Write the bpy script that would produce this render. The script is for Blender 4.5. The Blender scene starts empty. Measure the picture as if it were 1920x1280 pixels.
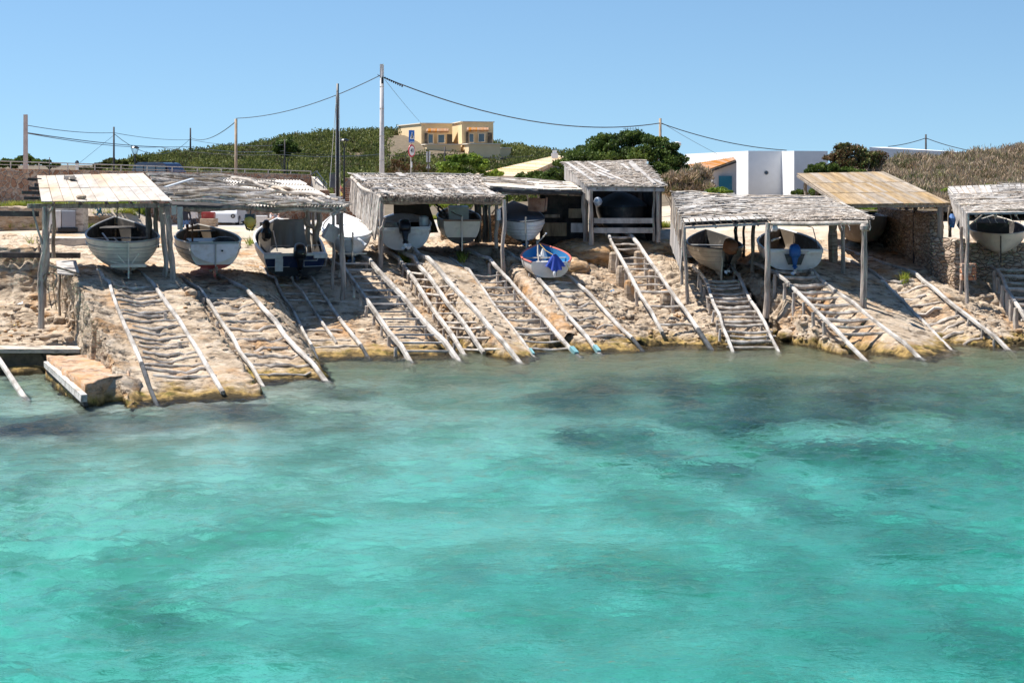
import bpy, math, random
import numpy as np
from mathutils import Vector, Matrix
from mathutils.bvhtree import BVHTree
random.seed(7); np.random.seed(7)
R = math.radians
# ------------------------------------------------------------------ camera, sky, sun, exposure
F, HY, H = 3000.0, 305.0, 5.8          # focal length and horizon row in photo pixels, eye height in metres
cam = bpy.data.cameras.new('camera'); camo = bpy.data.objects.new('camera', cam)
bpy.context.scene.collection.objects.link(camo)
camo.location = (0, 0, H); camo.rotation_euler = (R(90), 0, 0)
cam.sensor_width = 36; cam.lens = F/1920*36; cam.shift_y = -(640-HY)/1920; cam.clip_end = 3000; cam.clip_start = .2
S = bpy.context.scene; S.camera = camo
SUN_EL, SX, SY = R(62), -.955, .296      # towards the sun: left and behind the sheds
w = bpy.data.worlds.new('World'); S.world = w; w.use_nodes = True
nt = w.node_tree; nt.nodes.clear()
sky = nt.nodes.new('ShaderNodeTexSky'); sky.sky_type = 'NISHITA'; sky.sun_disc = False
sky.sun_elevation = SUN_EL; sky.sun_rotation = math.atan2(SX, SY); sky.air_density = 1.0; sky.dust_density = 0; sky.ozone_density = 2.5; sky.altitude = 10
bg = nt.nodes.new('ShaderNodeBackground'); bg.inputs[1].default_value = .076
_tc = nt.nodes.new('ShaderNodeTexCoord'); _vm = nt.nodes.new('ShaderNodeVectorMath'); _vm.operation = 'MULTIPLY_ADD'; _vm.inputs[1].default_value = (1, 1, .92); _vm.inputs[2].default_value = (0, 0, .11)
_nm = nt.nodes.new('ShaderNodeVectorMath'); _nm.operation = 'NORMALIZE'; nt.links.new(_tc.outputs['Generated'], _vm.inputs[0]); nt.links.new(_vm.outputs[0], _nm.inputs[0]); nt.links.new(_nm.outputs[0], sky.inputs[0])
ow = nt.nodes.new('ShaderNodeOutputWorld'); tn = nt.nodes.new('ShaderNodeMix'); tn.data_type = 'RGBA'; tn.blend_type = 'MULTIPLY'; tn.inputs[0].default_value = 1; tn.inputs[7].default_value = (.87, 1.02, 1.08, 1); nt.links.new(sky.outputs[0], tn.inputs[6]); nt.links.new(tn.outputs[2], bg.inputs[0]); nt.links.new(bg.outputs[0], ow.inputs[0])
sl = bpy.data.lights.new('sun', 'SUN'); sl.energy = 5.0; sl.angle = R(.5); sl.color = (1, .955, .89)
so = bpy.data.objects.new('sun', sl); S.collection.objects.link(so)
_d = Vector((SX*math.cos(SUN_EL), SY*math.cos(SUN_EL), math.sin(SUN_EL))); so.rotation_euler = _d.to_track_quat('Z', 'Y').to_euler(); so.location = (0, 0, 60)
S.view_settings.view_transform = 'Standard'; S.view_settings.look = 'None'; S.view_settings.exposure = .80; S.view_settings.gamma = 1
S.render.engine = 'CYCLES'; S.cycles.use_denoising = True; S.cycles.max_bounces = 8; S.cycles.transparent_max_bounces = 12
S.cycles.volume_bounces = 0; S.cycles.caustics_refractive = True; S.cycles.caustics_reflective = False; S.cycles.sample_clamp_indirect = 3; S.cycles.sample_clamp_direct = 1.7

def P(px, py, Y):  # photo pixel at distance Y
    return Vector(((px-960)/F*Y, Y, H-(py-HY)*Y/F))
def PZ(px, py, z):
    return P(px, py, (H-z)*F/(py-HY))

# ------------------------------------------------------------------ noise
def _h(ix, iy, iz, s):
    n = (ix*374761393 + iy*668265263 + iz*2147483647 + s*974634777) & 0xffffffff
    n = ((n ^ (n >> 13))*1274126177) & 0xffffffff
    return ((n ^ (n >> 16)) & 0xffff)/65535.0
def vn(x, y, z=0, s=0):
    x = np.asarray(x, float); y = np.asarray(y, float); z = np.zeros_like(x)+z
    ix, iy, iz = np.floor(x).astype(np.int64), np.floor(y).astype(np.int64), np.floor(z).astype(np.int64)
    fx, fy, fz = x-ix, y-iy, z-iz
    fx, fy, fz = fx*fx*(3-2*fx), fy*fy*(3-2*fy), fz*fz*(3-2*fz)
    r = 0
    for a in (0, 1):
        for b in (0, 1):
            for c in (0, 1):
                r = r + _h(ix+a, iy+b, iz+c, s)*(fx if a else 1-fx)*(fy if b else 1-fy)*(fz if c else 1-fz)
    return r*2-1
def fbm(x, y, z=0, o=4, s=0):
    r = 0; a = 1; t = 0
    for i in range(o):
        r = r + a*vn(np.asarray(x)*2**i, np.asarray(y)*2**i, np.asarray(z)*2**i, s+i); t += a; a *= .5
    return r/t

# ------------------------------------------------------------------ mesh helpers
class MB:
    def __init__(s): s.v = []; s.f = []; s.m = []
    def add(s, vs, fs, m=0):
        o = len(s.v); s.v += [tuple(v) for v in vs]; s.f += [tuple(i+o for i in f) for f in fs]; s.m += [m]*len(fs); return s
    def box(s, c, d, rot=None, m=0):  # centre, full dims
        vs = [Vector((x*d[0]/2, y*d[1]/2, z*d[2]/2)) for x in (-1, 1) for y in (-1, 1) for z in (-1, 1)]
        if rot is not None: vs = [rot @ v for v in vs]
        c = Vector(c)
        return s.add([v+c for v in vs], [(0,1,3,2),(4,6,7,5),(0,4,5,1),(2,3,7,6),(0,2,6,4),(1,5,7,3)], m)
    def beam(s, a, b, wd, ht, up=(0,0,1), m=0, taper=1, jit=0):
        a, b = Vector(a), Vector(b); t = (b-a).normalized(); u = Vector(up)
        sd = t.cross(u)
        if sd.length < 1e-4: sd = t.cross(Vector((1,0,0)))
        sd.normalize(); u = sd.cross(t).normalized()
        vs = []
        for p, k in ((a, 1), (b, taper)):
            for i, j in ((-1,-1),(1,-1),(1,1),(-1,1)):
                q = p+sd*i*wd/2*k+u*j*ht/2*k
                if jit: q = q+Vector((random.uniform(-jit,jit), random.uniform(-jit,jit), random.uniform(-jit,jit)))
                vs.append(q)
        return s.add(vs, [(0,3,2,1),(4,5,6,7),(0,1,5,4),(1,2,6,5),(2,3,7,6),(3,0,4,7)], m)
    def tube(s, pts, rad, n=6, m=0, cap=True, wob=0):
        pts = [Vector(p) for p in pts]; k = len(pts)
        if not hasattr(rad, '__len__'): rad = [rad]*k
        vs = []; ref = None
        for i, p in enumerate(pts):
            t = (pts[min(i+1, k-1)]-pts[max(i-1, 0)])
            t = t.normalized() if t.length > 1e-9 else Vector((0,0,1))
            if ref is None: ref = Vector((0,0,1)) if abs(t.z) < .9 else Vector((1,0,0))
            a = t.cross(ref)
            if a.length < 1e-4: a = t.cross(Vector((.3,.9,.2)))
            a.normalize(); b = t.cross(a).normalized(); ref = a.cross(t)*1.0
            for j in range(n):
                an = 2*math.pi*j/n; r = rad[i]*(1+(random.uniform(-wob, wob) if wob else 0))
                vs.append(p+a*math.cos(an)*r+b*math.sin(an)*r)
        fs = [(i*n+j, i*n+(j+1) % n, (i+1)*n+(j+1) % n, (i+1)*n+j) for i in range(k-1) for j in range(n)]
        if cap: fs += [tuple(range(n))[::-1], tuple(range((k-1)*n, k*n))]
        return s.add(vs, fs, m)
    def log(s, a, b, r0, r1=None, wob=.03, seg=7, n=7, m=0, bumps=.13):  # crooked weathered branch
        a, b = Vector(a), Vector(b); r1 = r0*.8 if r1 is None else r1
        L = (b-a).length; o1 = random.uniform(0, 50); pts = []; rr = []
        for i in range(seg+1):
            t = i/seg; e = math.sin(math.pi*t)*.6+.4
            d = Vector((math.sin(o1+t*5.1)+.5*math.sin(o1*2+t*11), math.cos(o1*1.7+t*4.3)+.5*math.sin(o1+t*9), math.sin(o1*3.1+t*4.7)))*wob*e
            if i in (0, seg): d *= .3
            pts.append(a.lerp(b, t)+d); rr.append((r0+(r1-r0)*t)*(1+random.uniform(-bumps, bumps)))
        return s.tube(pts, rr, n, m, wob=.08)
    def quad(s, a, b, c, d, th=0, m=0):
        a, b, c, d = map(Vector, (a, b, c, d))
        if not th: return s.add([a,b,c,d], [(0,1,2,3)], m)
        n = (b-a).cross(d-a).normalized()*th
        return s.add([a,b,c,d,a-n,b-n,c-n,d-n], [(0,1,2,3),(7,6,5,4),(0,4,5,1),(1,5,6,2),(2,6,7,3),(3,7,4,0)], m)
    def lathe(s, c, prof, n=14, m=0, M=None):  # prof: (r, z) list around z at c
        vs = []
        for r, z in prof:
            for j in range(n):
                q = Vector((r*math.cos(2*math.pi*j/n), r*math.sin(2*math.pi*j/n), z))
                if M is not None: q = M @ q
                vs.append(Vector(c)+q)
        k = len(prof)
        fs = [(i*n+j, i*n+(j+1) % n, (i+1)*n+(j+1) % n, (i+1)*n+j) for i in range(k-1) for j in range(n)]
        fs += [tuple(range(n))[::-1], tuple(range((k-1)*n, k*n))]
        return s.add(vs, fs, m)
    def build(s, name, mats, parent=None, smooth=False, label=None, local=False):
        me = bpy.data.meshes.new(name)
        off = Vector((0,0,0)) if (parent is None or local) else worldloc(parent)
        me.from_pydata([(v[0]-off.x, v[1]-off.y, v[2]-off.z) for v in s.v], [], s.f)
        if not isinstance(mats, (list, tuple)): mats = [mats]
        for m in mats: me.materials.append(m)
        if len(mats) > 1: me.polygons.foreach_set('material_index', s.m)
        if smooth: me.polygons.foreach_set('use_smooth', [True]*len(me.polygons))
        me.update()
        o = bpy.data.objects.new(name, me); S.collection.objects.link(o)
        if parent is not None: o.parent = parent
        if label: o['label'] = label
        return o
def worldloc(o):
    l = Vector((0,0,0))
    while o is not None: l += o.location; o = o.parent
    return l
def npmesh(name, V, Fq, mat, parent=None, smooth=False, mats=None, mi=None):
    """numpy verts Nx3, quads Mx4"""
    me = bpy.data.meshes.new(name); V = np.asarray(V, np.float32); Fq = np.asarray(Fq, np.int32); k = Fq.shape[1]
    if parent is not None: V = V-np.array(worldloc(parent), np.float32)
    me.vertices.add(len(V)); me.vertices.foreach_set('co', V.ravel())
    me.loops.add(Fq.size); me.loops.foreach_set('vertex_index', Fq.ravel())
    me.polygons.add(len(Fq)); me.polygons.foreach_set('loop_start', np.arange(0, Fq.size, k, dtype=np.int32))
    for m in (mats or [mat]): me.materials.append(m)
    if mi is not None: me.polygons.foreach_set('material_index', np.asarray(mi, np.int32))
    if smooth: me.polygons.foreach_set('use_smooth', np.ones(len(Fq), bool))
    me.update(calc_edges=True); me.validate()
    o = bpy.data.objects.new(name, me); S.collection.objects.link(o)
    if parent is not None: o.parent = parent
    return o
def tag(o, label=None, cat=None, group=None, kind=None):
    if label: o['label'] = label
    if cat: o['category'] = cat
    if group: o['group'] = group
    if kind: o['kind'] = kind
    return o
def thing(name, label, cat, loc=(0,0,0), group=None):
    o = bpy.data.objects.new(name, None); S.collection.objects.link(o); o.location = loc; o.empty_display_size = .2
    return tag(o, label, cat, group)
def copytree(o, parent=None):
    c = o.copy(); S.collection.objects.link(c); c.parent = parent
    for ch in list(o.children): copytree(ch, c)
    return c

# ------------------------------------------------------------------ materials
def mat(name, cols, scale=3, rough=.85, bump=.3, bscale=None, stretch=(1,1,1), island=0, metal=0, spec=.3, bdist=.02, stain=None, coord='Object', detail=6, contrast=1):
    """cols: list of colours spread through noise; island: per-piece brightness variation; stain: (colour, scale, amount)"""
    m = bpy.data.materials.new(name); m.use_nodes = True; n = m.node_tree; L = n.links.new
    p = n.nodes['Principled BSDF']; p.inputs['Roughness'].default_value = rough; p.inputs['Metallic'].default_value = metal
    p.inputs['Specular IOR Level'].default_value = spec
    tc = n.nodes.new('ShaderNodeTexCoord'); mp = n.nodes.new('ShaderNodeMapping'); L(tc.outputs[coord], mp.inputs[0]); mp.inputs['Scale'].default_value = stretch
    no = n.nodes.new('ShaderNodeTexNoise'); no.inputs['Scale'].default_value = scale; no.inputs['Detail'].default_value = detail; no.inputs['Roughness'].default_value = .62; L(mp.outputs[0], no.inputs[0])
    cr = n.nodes.new('ShaderNodeValToRGB'); e = cr.color_ramp.elements
    k = len(cols); lo, hi = .5-.18/contrast, .5+.18/contrast
    for i, c in enumerate(cols):
        pos = lo+(hi-lo)*(i/(k-1) if k > 1 else 0)
        if i < 2: e[i].position = pos; el = e[i]
        else: el = e.new(pos)
        el.color = (*c, 1)
    if k == 1: e[1].color = (*cols[0], 1); e[1].position = 1
    L(no.outputs[0], cr.inputs[0]); out = cr.outputs[0]
    if stain:
        n2 = n.nodes.new('ShaderNodeTexNoise'); n2.inputs['Scale'].default_value = stain[1]; n2.inputs['Detail'].default_value = 5; L(mp.outputs[0], n2.inputs[0])
        r2 = n.nodes.new('ShaderNodeMapRange'); r2.inputs[1].default_value = .52; r2.inputs[2].default_value = .68; r2.inputs[4].default_value = stain[2]; L(n2.outputs[0], r2.inputs[0])
        mx = n.nodes.new('ShaderNodeMix'); mx.data_type = 'RGBA'; L(r2.outputs[0], mx.inputs[0]); L(out, mx.inputs[6]); mx.inputs[7].default_value = (*stain[0], 1); out = mx.outputs[2]
    if island:
        g = n.nodes.new('ShaderNodeNewGeometry'); r = n.nodes.new('ShaderNodeMapRange'); r.inputs[3].default_value = 1-island; r.inputs[4].default_value = 1+island*.7; L(g.outputs['Random Per Island'], r.inputs[0])
        hs = n.nodes.new('ShaderNodeHueSaturation'); L(r.outputs[0], hs.inputs['Value']); L(out, hs.inputs['Color'])
        r3 = n.nodes.new('ShaderNodeMapRange'); r3.inputs[3].default_value = .6; r3.inputs[4].default_value = 1.3; ml = n.nodes.new('ShaderNodeMath'); ml.operation = 'FRACT'
        m7 = n.nodes.new('ShaderNodeMath'); m7.operation = 'MULTIPLY'; m7.inputs[1].default_value = 7.3; L(g.outputs['Random Per Island'], m7.inputs[0]); L(m7.outputs[0], ml.inputs[0]); L(ml.outputs[0], r3.inputs[0]); L(r3.outputs[0], hs.inputs['Saturation'])
        out = hs.outputs[0]
    L(out, p.inputs['Base Color'])
    if bump:
        b = n.nodes.new('ShaderNodeBump'); b.inputs['Strength'].default_value = bump; b.inputs['Distance'].default_value = bdist
        nb = n.nodes.new('ShaderNodeTexNoise'); nb.inputs['Scale'].default_value = bscale or scale*4; nb.inputs['Detail'].default_value = 6; nb.inputs['Roughness'].default_value = .7; L(mp.outputs[0], nb.inputs[0]); L(nb.outputs[0], b.inputs['Height']); L(b.outputs[0], p.inputs['Normal'])
    return m
M = {}
M['drift'] = mat('driftwood', [(.20,.155,.12),(.47,.395,.32),(.63,.56,.48)], 3.5, bump=.6, bscale=14, stretch=(1,1,.35), island=.22)
M['stick'] = mat('weathered_sticks', [(.22,.18,.15),(.52,.46,.40),(.66,.61,.55)], 5, bump=.5, bscale=20, island=.45)
M['brush'] = mat('brush_thatch', [(.13,.10,.08),(.36,.30,.25),(.50,.44,.38)], 6, bump=.5, bscale=24, island=.55)
M['plank'] = mat('pale_planks', [(.36,.31,.26),(.52,.455,.39),(.60,.54,.475)], 2.2, bump=.3, bscale=12, stretch=(1.6,.35,1), island=.12, stain=((.48,.30,.13), 1.1, .35))
M['tan'] = mat('tan_planks', [(.23,.165,.10),(.33,.245,.155),(.38,.29,.19)], 2.5, bump=.3, bscale=12, stretch=(3,.4,1), island=.16, stain=((.20,.155,.12), .6, .4))
M['greyplank'] = mat('grey_planks', [(.22,.20,.18),(.40,.37,.345),(.52,.49,.46)], 3, bump=.5, bscale=14, stretch=(1,1,.4), island=.2)
M['rail'] = mat('bleached_rail_wood', [(.20,.17,.14),(.46,.415,.365),(.62,.58,.53)], 3, bump=.5, bscale=14, stretch=(1,.4,1), island=.08, stain=((.17,.14,.11), 2.2, .65))
M['raildark'] = mat('wet_rail_wood', [(.02,.022,.025),(.06,.065,.07),(.12,.12,.13)], 4, bump=.5, bscale=14, island=.1)
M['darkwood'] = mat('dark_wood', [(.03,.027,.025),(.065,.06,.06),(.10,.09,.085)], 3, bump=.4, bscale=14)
M['bleach'] = mat('bleached_boards', [(.48,.41,.33),(.66,.59,.50),(.72,.67,.60)], 2.4, bump=.4, bscale=14, island=.1)
M['bleachstick'] = mat('bleached_shingles', [(.28,.24,.20),(.52,.47,.42),(.66,.62,.57)], 4, bump=.4, bscale=14, island=.35)
M['post'] = mat('grey_post_wood', [(.15,.11,.085),(.37,.29,.23),(.57,.48,.40)], 3.5, bump=.6, bscale=12, stretch=(2,2,.25), island=.1)
M['oldpost'] = mat('brown_post_wood', [(.12,.09,.065),(.27,.21,.15),(.38,.31,.23)], 3.5, bump=.6, bscale=12, stretch=(2,2,.25), island=.1)
def rockmat(name, cols, orange=.5, wet=True, bd=.05, sc=1.0, dark=.7):
    m = bpy.data.materials.new(name); m.use_nodes = True; n = m.node_tree; L = n.links.new; N = n.nodes.new
    p = n.nodes['Principled BSDF']; p.inputs['Roughness'].default_value = .95; p.inputs['Specular IOR Level'].default_value = .15
    g = N('ShaderNodeNewGeometry'); pos = g.outputs['Position']
    def noise(s, d=6, stretch=(1,1,1), r=.62):
        mp = N('ShaderNodeMapping'); L(pos, mp.inputs[0]); mp.inputs['Scale'].default_value = stretch
        o = N('ShaderNodeTexNoise'); o.inputs['Scale'].default_value = s; o.inputs['Detail'].default_value = d; o.inputs['Roughness'].default_value = r; L(mp.outputs[0], o.inputs[0]); return o.outputs[0]
    def rng(x, a, b, c=0, d=1):
        o = N('ShaderNodeMapRange'); o.inputs[1].default_value = a; o.inputs[2].default_value = b; o.inputs[3].default_value = c; o.inputs[4].default_value = d; L(x, o.inputs[0]); return o.outputs[0]
    def mix(f, a, b):
        o = N('ShaderNodeMix'); o.data_type = 'RGBA'; L(f, o.inputs[0])
        for i, v in ((6, a), (7, b)):
            if isinstance(v, tuple): o.inputs[i].default_value = (*v, 1)
            else: L(v, o.inputs[i])
        return o.outputs[2]
    def mul(a, b):
        o = N('ShaderNodeMath'); o.operation = 'MULTIPLY'; L(a, o.inputs[0]); L(b, o.inputs[1]); return o.outputs[0]
    c = mix(rng(noise(1.1*sc, 8), .38, .62), cols[0], cols[1])
    c = mix(rng(noise(4.5*sc, 6, (.6,.6,2.2)), .50, .66, 0, .75), c, cols[2])
    if orange: c = mix(rng(noise(.55*sc, 5), .53, .66, 0, orange), c, (.50,.255,.09))
    c = mix(rng(noise(2.3*sc, 9, (.5,.9,2.5), .72), .515, .60, 0, dark), c, (.12,.09,.065))
    c = mix(rng(noise(12*sc, 5, (.7,1,2)), .58, .72, 0, dark*.8), c, (.10,.08,.065))
    if wet:
        sp = N('ShaderNodeSeparateXYZ'); L(pos, sp.inputs[0])
        ad = N('ShaderNodeMath'); ad.operation = 'MULTIPLY_ADD'; ad.inputs[1].default_value = -.75; L(noise(1.3, 5), ad.inputs[0]); L(sp.outputs[2], ad.inputs[2])
        z = ad.outputs[0]   # z - .75*noise, about z-.37
        yel = mix(rng(noise(6, 6), .4, .62), (.46,.31,.11), (.22,.145,.06))
        c = mix(rng(z, -.08, -.26), c, yel)
        c = mix(mul(rng(z, -.16, -.32), rng(noise(2.6, 4), .53, .66, 0, .8)), c, (.15,.15,.025))
        dk = mix(rng(noise(7, 6), .4, .6), (.045,.032,.016), (.13,.095,.045))
        c = mix(mul(rng(z, -.22, -.36), rng(noise(2.0, 6), .44, .54)), c, dk)
        c = mix(rng(z, -.30, -.40), c, (.055,.042,.022))
        c = mix(rng(sp.outputs[2], -.05, -.5), c, (.13,.12,.075))
    L(c, p.inputs['Base Color'])
    b1 = N('ShaderNodeBump'); b1.inputs['Strength'].default_value = .9; b1.inputs['Distance'].default_value = bd; L(noise(6*sc, 8, (.7,1,2.2), .7), b1.inputs['Height'])
    b2 = N('ShaderNodeBump'); b2.inputs['Strength'].default_value = .8; b2.inputs['Distance'].default_value = bd*.4; L(noise(26*sc, 5), b2.inputs['Height']); L(b1.outputs[0], b2.inputs['Normal']); L(b2.outputs[0], p.inputs['Normal'])
    return m
M['rock'] = rockmat('shore_rock', [(.57,.455,.335),(.40,.30,.205),(.66,.565,.455)], .6, bd=.08, dark=.85)
M['rubble'] = rockmat('rubble_stone', [(.52,.40,.29),(.42,.30,.20),(.60,.50,.40)], .8, wet=False, bd=.06, sc=1.6)
M['boulder'] = rockmat('boulder_stone', [(.50,.40,.30),(.44,.33,.23),(.58,.50,.42)], .9, wet=True, bd=.05, sc=1.8)
M['outcrop'] = rockmat('orange_outcrop', [(.62,.43,.26),(.55,.34,.17),(.68,.57,.44)], .5, wet=False, bd=.08, sc=1.4)
M['earth'] = rockmat('dry_earth', [(.56,.47,.37),(.46,.37,.28),(.60,.53,.44)], .3, wet=False, bd=.03, dark=.35)
M['concrete'] = rockmat('worn_concrete', [(.56,.50,.43),(.48,.42,.36),(.60,.55,.49)], .15, wet=True, bd=.02, sc=1.2, dark=.6)

def stonewall(name, cols, sc, mortar=(.45,.38,.31), mw=.06, bd=.04, flat=1):
    m = bpy.data.materials.new(name); m.use_nodes = True; n = m.node_tree; L = n.links.new; N = n.nodes.new
    p = n.nodes['Principled BSDF']; p.inputs['Roughness'].default_value = .9; p.inputs['Specular IOR Level'].default_value = .2
    g = N('ShaderNodeNewGeometry'); nz = N('ShaderNodeTexNoise'); nz.inputs['Scale'].default_value = 3; L(g.outputs['Position'], nz.inputs[0])
    mx = N('ShaderNodeMix'); mx.data_type = 'VECTOR'; mx.inputs[0].default_value = .12; L(g.outputs['Position'], mx.inputs[4]); L(nz.outputs['Color'], mx.inputs[5])
    fl_ = N('ShaderNodeVectorMath'); fl_.operation = 'MULTIPLY'; fl_.inputs[1].default_value = (1, 1, flat); L(mx.outputs[1], fl_.inputs[0])
    v1 = N('ShaderNodeTexVoronoi'); v1.inputs['Scale'].default_value = sc; L(fl_.outputs[0], v1.inputs[0])
    v2 = N('ShaderNodeTexVoronoi'); v2.feature = 'DISTANCE_TO_EDGE'; v2.inputs['Scale'].default_value = sc; L(fl_.outputs[0], v2.inputs[0])
    cr = N('ShaderNodeValToRGB'); e = cr.color_ramp.elements; cr.color_ramp.interpolation = 'LINEAR'
    for i, c in enumerate(cols):
        pos = i/(len(cols)-1)
        if i < 2: e[i].position = pos; el = e[i]
        else: el = e.new(pos)
        el.color = (*c, 1)
    sr = N('ShaderNodeSeparateColor'); L(v1.outputs['Color'], sr.inputs[0]); L(sr.outputs[0], cr.inputs[0])
    n2 = N('ShaderNodeTexNoise'); n2.inputs['Scale'].default_value = 9; n2.inputs['Detail'].default_value = 5; L(g.outputs['Position'], n2.inputs[0])
    hs = N('ShaderNodeHueSaturation'); L(cr.outputs[0], hs.inputs['Color']); r0 = N('ShaderNodeMapRange'); r0.inputs[3].default_value = .5; r0.inputs[4].default_value = 1.5; L(n2.outputs[0], r0.inputs[0]); L(r0.outputs[0], hs.inputs['Value'])
    r = N('ShaderNodeMapRange'); r.inputs[1].default_value = mw*.3; r.inputs[2].default_value = mw; L(v2.outputs['Distance'], r.inputs[0])
    mm = N('ShaderNodeMix'); mm.data_type = 'RGBA'; L(r.outputs[0], mm.inputs[0]); mm.inputs[6].default_value = (*mortar, 1); L(hs.outputs[0], mm.inputs[7]); L(mm.outputs[2], p.inputs['Base Color'])
    r2 = N('ShaderNodeMapRange'); r2.inputs[2].default_value = .18; L(v2.outputs['Distance'], r2.inputs[0])
    ad = N('ShaderNodeMath'); ad.operation = 'MULTIPLY_ADD'; ad.inputs[1].default_value = .5; L(n2.outputs[0], ad.inputs[0]); L(r2.outputs[0], ad.inputs[2])
    b = N('ShaderNodeBump'); b.inputs['Strength'].default_value = 1; b.inputs['Distance'].default_value = bd; L(ad.outputs[0], b.inputs['Height']); L(b.outputs[0], p.inputs['Normal'])
    return m
M['wallstone'] = stonewall('pink_rubble_masonry', [(.24,.12,.075),(.36,.21,.14),(.44,.29,.21),(.30,.16,.10),(.56,.42,.32)], 3.9, (.50,.40,.32), .09, .06)
M['drystone'] = stonewall('dry_stone', [(.34,.24,.17),(.50,.39,.30),(.42,.30,.20),(.56,.47,.38)], 4.2, (.15,.11,.08), .05, .06, 2.1)
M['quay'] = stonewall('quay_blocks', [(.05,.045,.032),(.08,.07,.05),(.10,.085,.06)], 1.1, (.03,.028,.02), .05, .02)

def leafmat(name, cols, trans=.25, sc=.9):
    m = bpy.data.materials.new(name); m.use_nodes = True; n = m.node_tree; L = n.links.new; N = n.nodes.new
    p = n.nodes['Principled BSDF']; p.inputs['Roughness'].default_value = .6; p.inputs['Specular IOR Level'].default_value = .25
    g = N('ShaderNodeNewGeometry'); nz = N('ShaderNodeTexNoise'); nz.inputs['Scale'].default_value = sc; nz.inputs['Detail'].default_value = 3; L(g.outputs['Position'], nz.inputs[0])
    ad = N('ShaderNodeMath'); ad.operation = 'MULTIPLY_ADD'; ad.inputs[1].default_value = .28; L(g.outputs['Random Per Island'], ad.inputs[0]); L(nz.outputs[0], ad.inputs[2])
    cr = N('ShaderNodeValToRGB'); e = cr.color_ramp.elements
    for i, c in enumerate(cols):
        pos = .42+.42*i/(len(cols)-1)
        if i < 2: e[i].position = pos; el = e[i]
        else: el = e.new(pos)
        el.color = (*c, 1)
    L(ad.outputs[0], cr.inputs[0]); L(cr.outputs[0], p.inputs['Base Color'])
    t = N('ShaderNodeBsdfTranslucent'); L(cr.outputs[0], t.inputs[0]); mx = N('ShaderNodeMixShader'); mx.inputs[0].default_value = trans
    L(p.outputs[0], mx.inputs[1]); L(t.outputs[0], mx.inputs[2]); L(mx.outputs[0], n.nodes['Material Output'].inputs[0])
    return m
M['leafhill'] = leafmat('scrub_leaves', [(.13,.105,.055),(.075,.10,.025),(.14,.16,.04),(.22,.23,.07)], .3, .16)
M['leafjun'] = leafmat('juniper_leaves', [(0.039,0.062,0.019),(0.078,0.124,0.023),(0.155,0.202,0.039)], .25, .8)
M['leafgreen'] = leafmat('fresh_leaves', [(0.062,0.109,0.019),(0.139,0.217,0.031),(0.310,0.388,0.062)], .35, .8)
M['leafred'] = leafmat('reddish_leaves', [(.12,.06,.03),(.17,.10,.05),(.10,.12,.035),(.15,.17,.05)], .25, .6)
M['leafdry'] = leafmat('dry_scrub_twigs', [(.10,.12,.035),(.20,.17,.09),(.38,.27,.18),(.48,.37,.27),(.22,.22,.09)], .25, .3)
M['grass'] = leafmat('grass_blades', [(0.124,0.171,0.031),(0.264,0.326,0.046),(0.465,0.465,0.093)], .35, 1.5)
M['twig'] = mat('bare_twigs', [(.18,.14,.11),(.32,.27,.22)], 4, bump=0, island=.3)
M['bark'] = mat('bark', [(.10,.08,.06),(.24,.20,.16)], 6, bump=.6)

# ------------------------------------------------------------------ shore: a lofted rock slope with the line of every slipway rail in it
SC = .30
def railpts(bx, by, tx, ty):
    Yb = H*F/(by-HY); Y = (H+SC*Yb)/((ty-HY)/F+SC)
    return P(bx, by, Yb), P(tx, ty, Y)
RAIL = {'1L':(295,757,205,530),'1R':(412,722,288,530),'2L':(492,719,375,543),'2R':(612,712,458,540),'3L':(597,673,515,522),'3R':(693,673,585,522),
 '4L':(772,678,645,502),'4R':(862,675,692,487),'5L':(870,662,749,482),'5R':(975,677,805,482),'6L':(1002,667,880,507),'6R':(1083,665,917,485),
 '7L':(1125,662,980,487),'7R':(1207,657,1072,520),'8L':(1261,655,1140,440),'8R':(1337,655,1184,440),'9L':(1375,658,1320,520),'9R':(1460,658,1377,504),
 '10L':(1625,675,1458,511),'10R':(1728,672,1524,509),'11L':(1785,655,1640,512),'11R':(1895,657,1714,512),'12L':(1955,655,1870,507)}
RB = {k: railpts(*v) for k, v in RAIL.items()}
RB['1R'] = (P(412, 722, 39.8), P(288, 530, 47.4))
def col(B, T, gb, gt, sh=0, amp=1.0, back=66, zb=2.95):
    """six knots of one terrain column; gb/gt how far the ground lies under the rail line"""
    d = (T-B); d2 = Vector((d.x, d.y, 0)); L = d2.length; u = d2/L; s = d.z/L
    n = Vector((u.y, -u.x, 0))*sh
    K2 = B+n-Vector((0,0,gb)); K3 = T+n-Vector((0,0,gt))
    K1 = K2-u*1.3-Vector((0,0,.62)); K0 = K1-u*1.6-Vector((0,0,3.4))
    K4 = K3+u*2.2+Vector((0,0,.25+gt*.5)); K4.z = min(K4.z, zb-.05)
    ex = (back-K4.y)/u.y; K5 = Vector((K4.x+u.x*ex, back, zb))
    return [K0, K1, K2, K3, K4, K5], amp
def rc(k, gb, gt, sh=0, amp=1): return col(RB[k][0], RB[k][1], gb, gt, sh, amp)
def px(bx, by, tx, ty, gb=0, gt=0, sh=0, amp=1): b, t = railpts(bx, by, tx, ty); return col(b, t, gb, gt, sh, amp)
def qcol(x, k1=None):
    k = [PZ(x, 700, -3), PZ(x, 662, -.9), PZ(x, 652, .55), P(x, 562, 50.4), P(x+2, 462, 51.3), P(x, 440, 66)]
    k[0].y = 43.6; k[0].x = (x-960)/F*45-.1; k[1].y = 44.75; k[2].y = 45
    k[1].x = k[2].x = (x-960)/F*45
    return k, 1.3
bank = px(245, 768, 152, 540, amp=1.2)
bk = [v.copy() for v in bank[0]]
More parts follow.
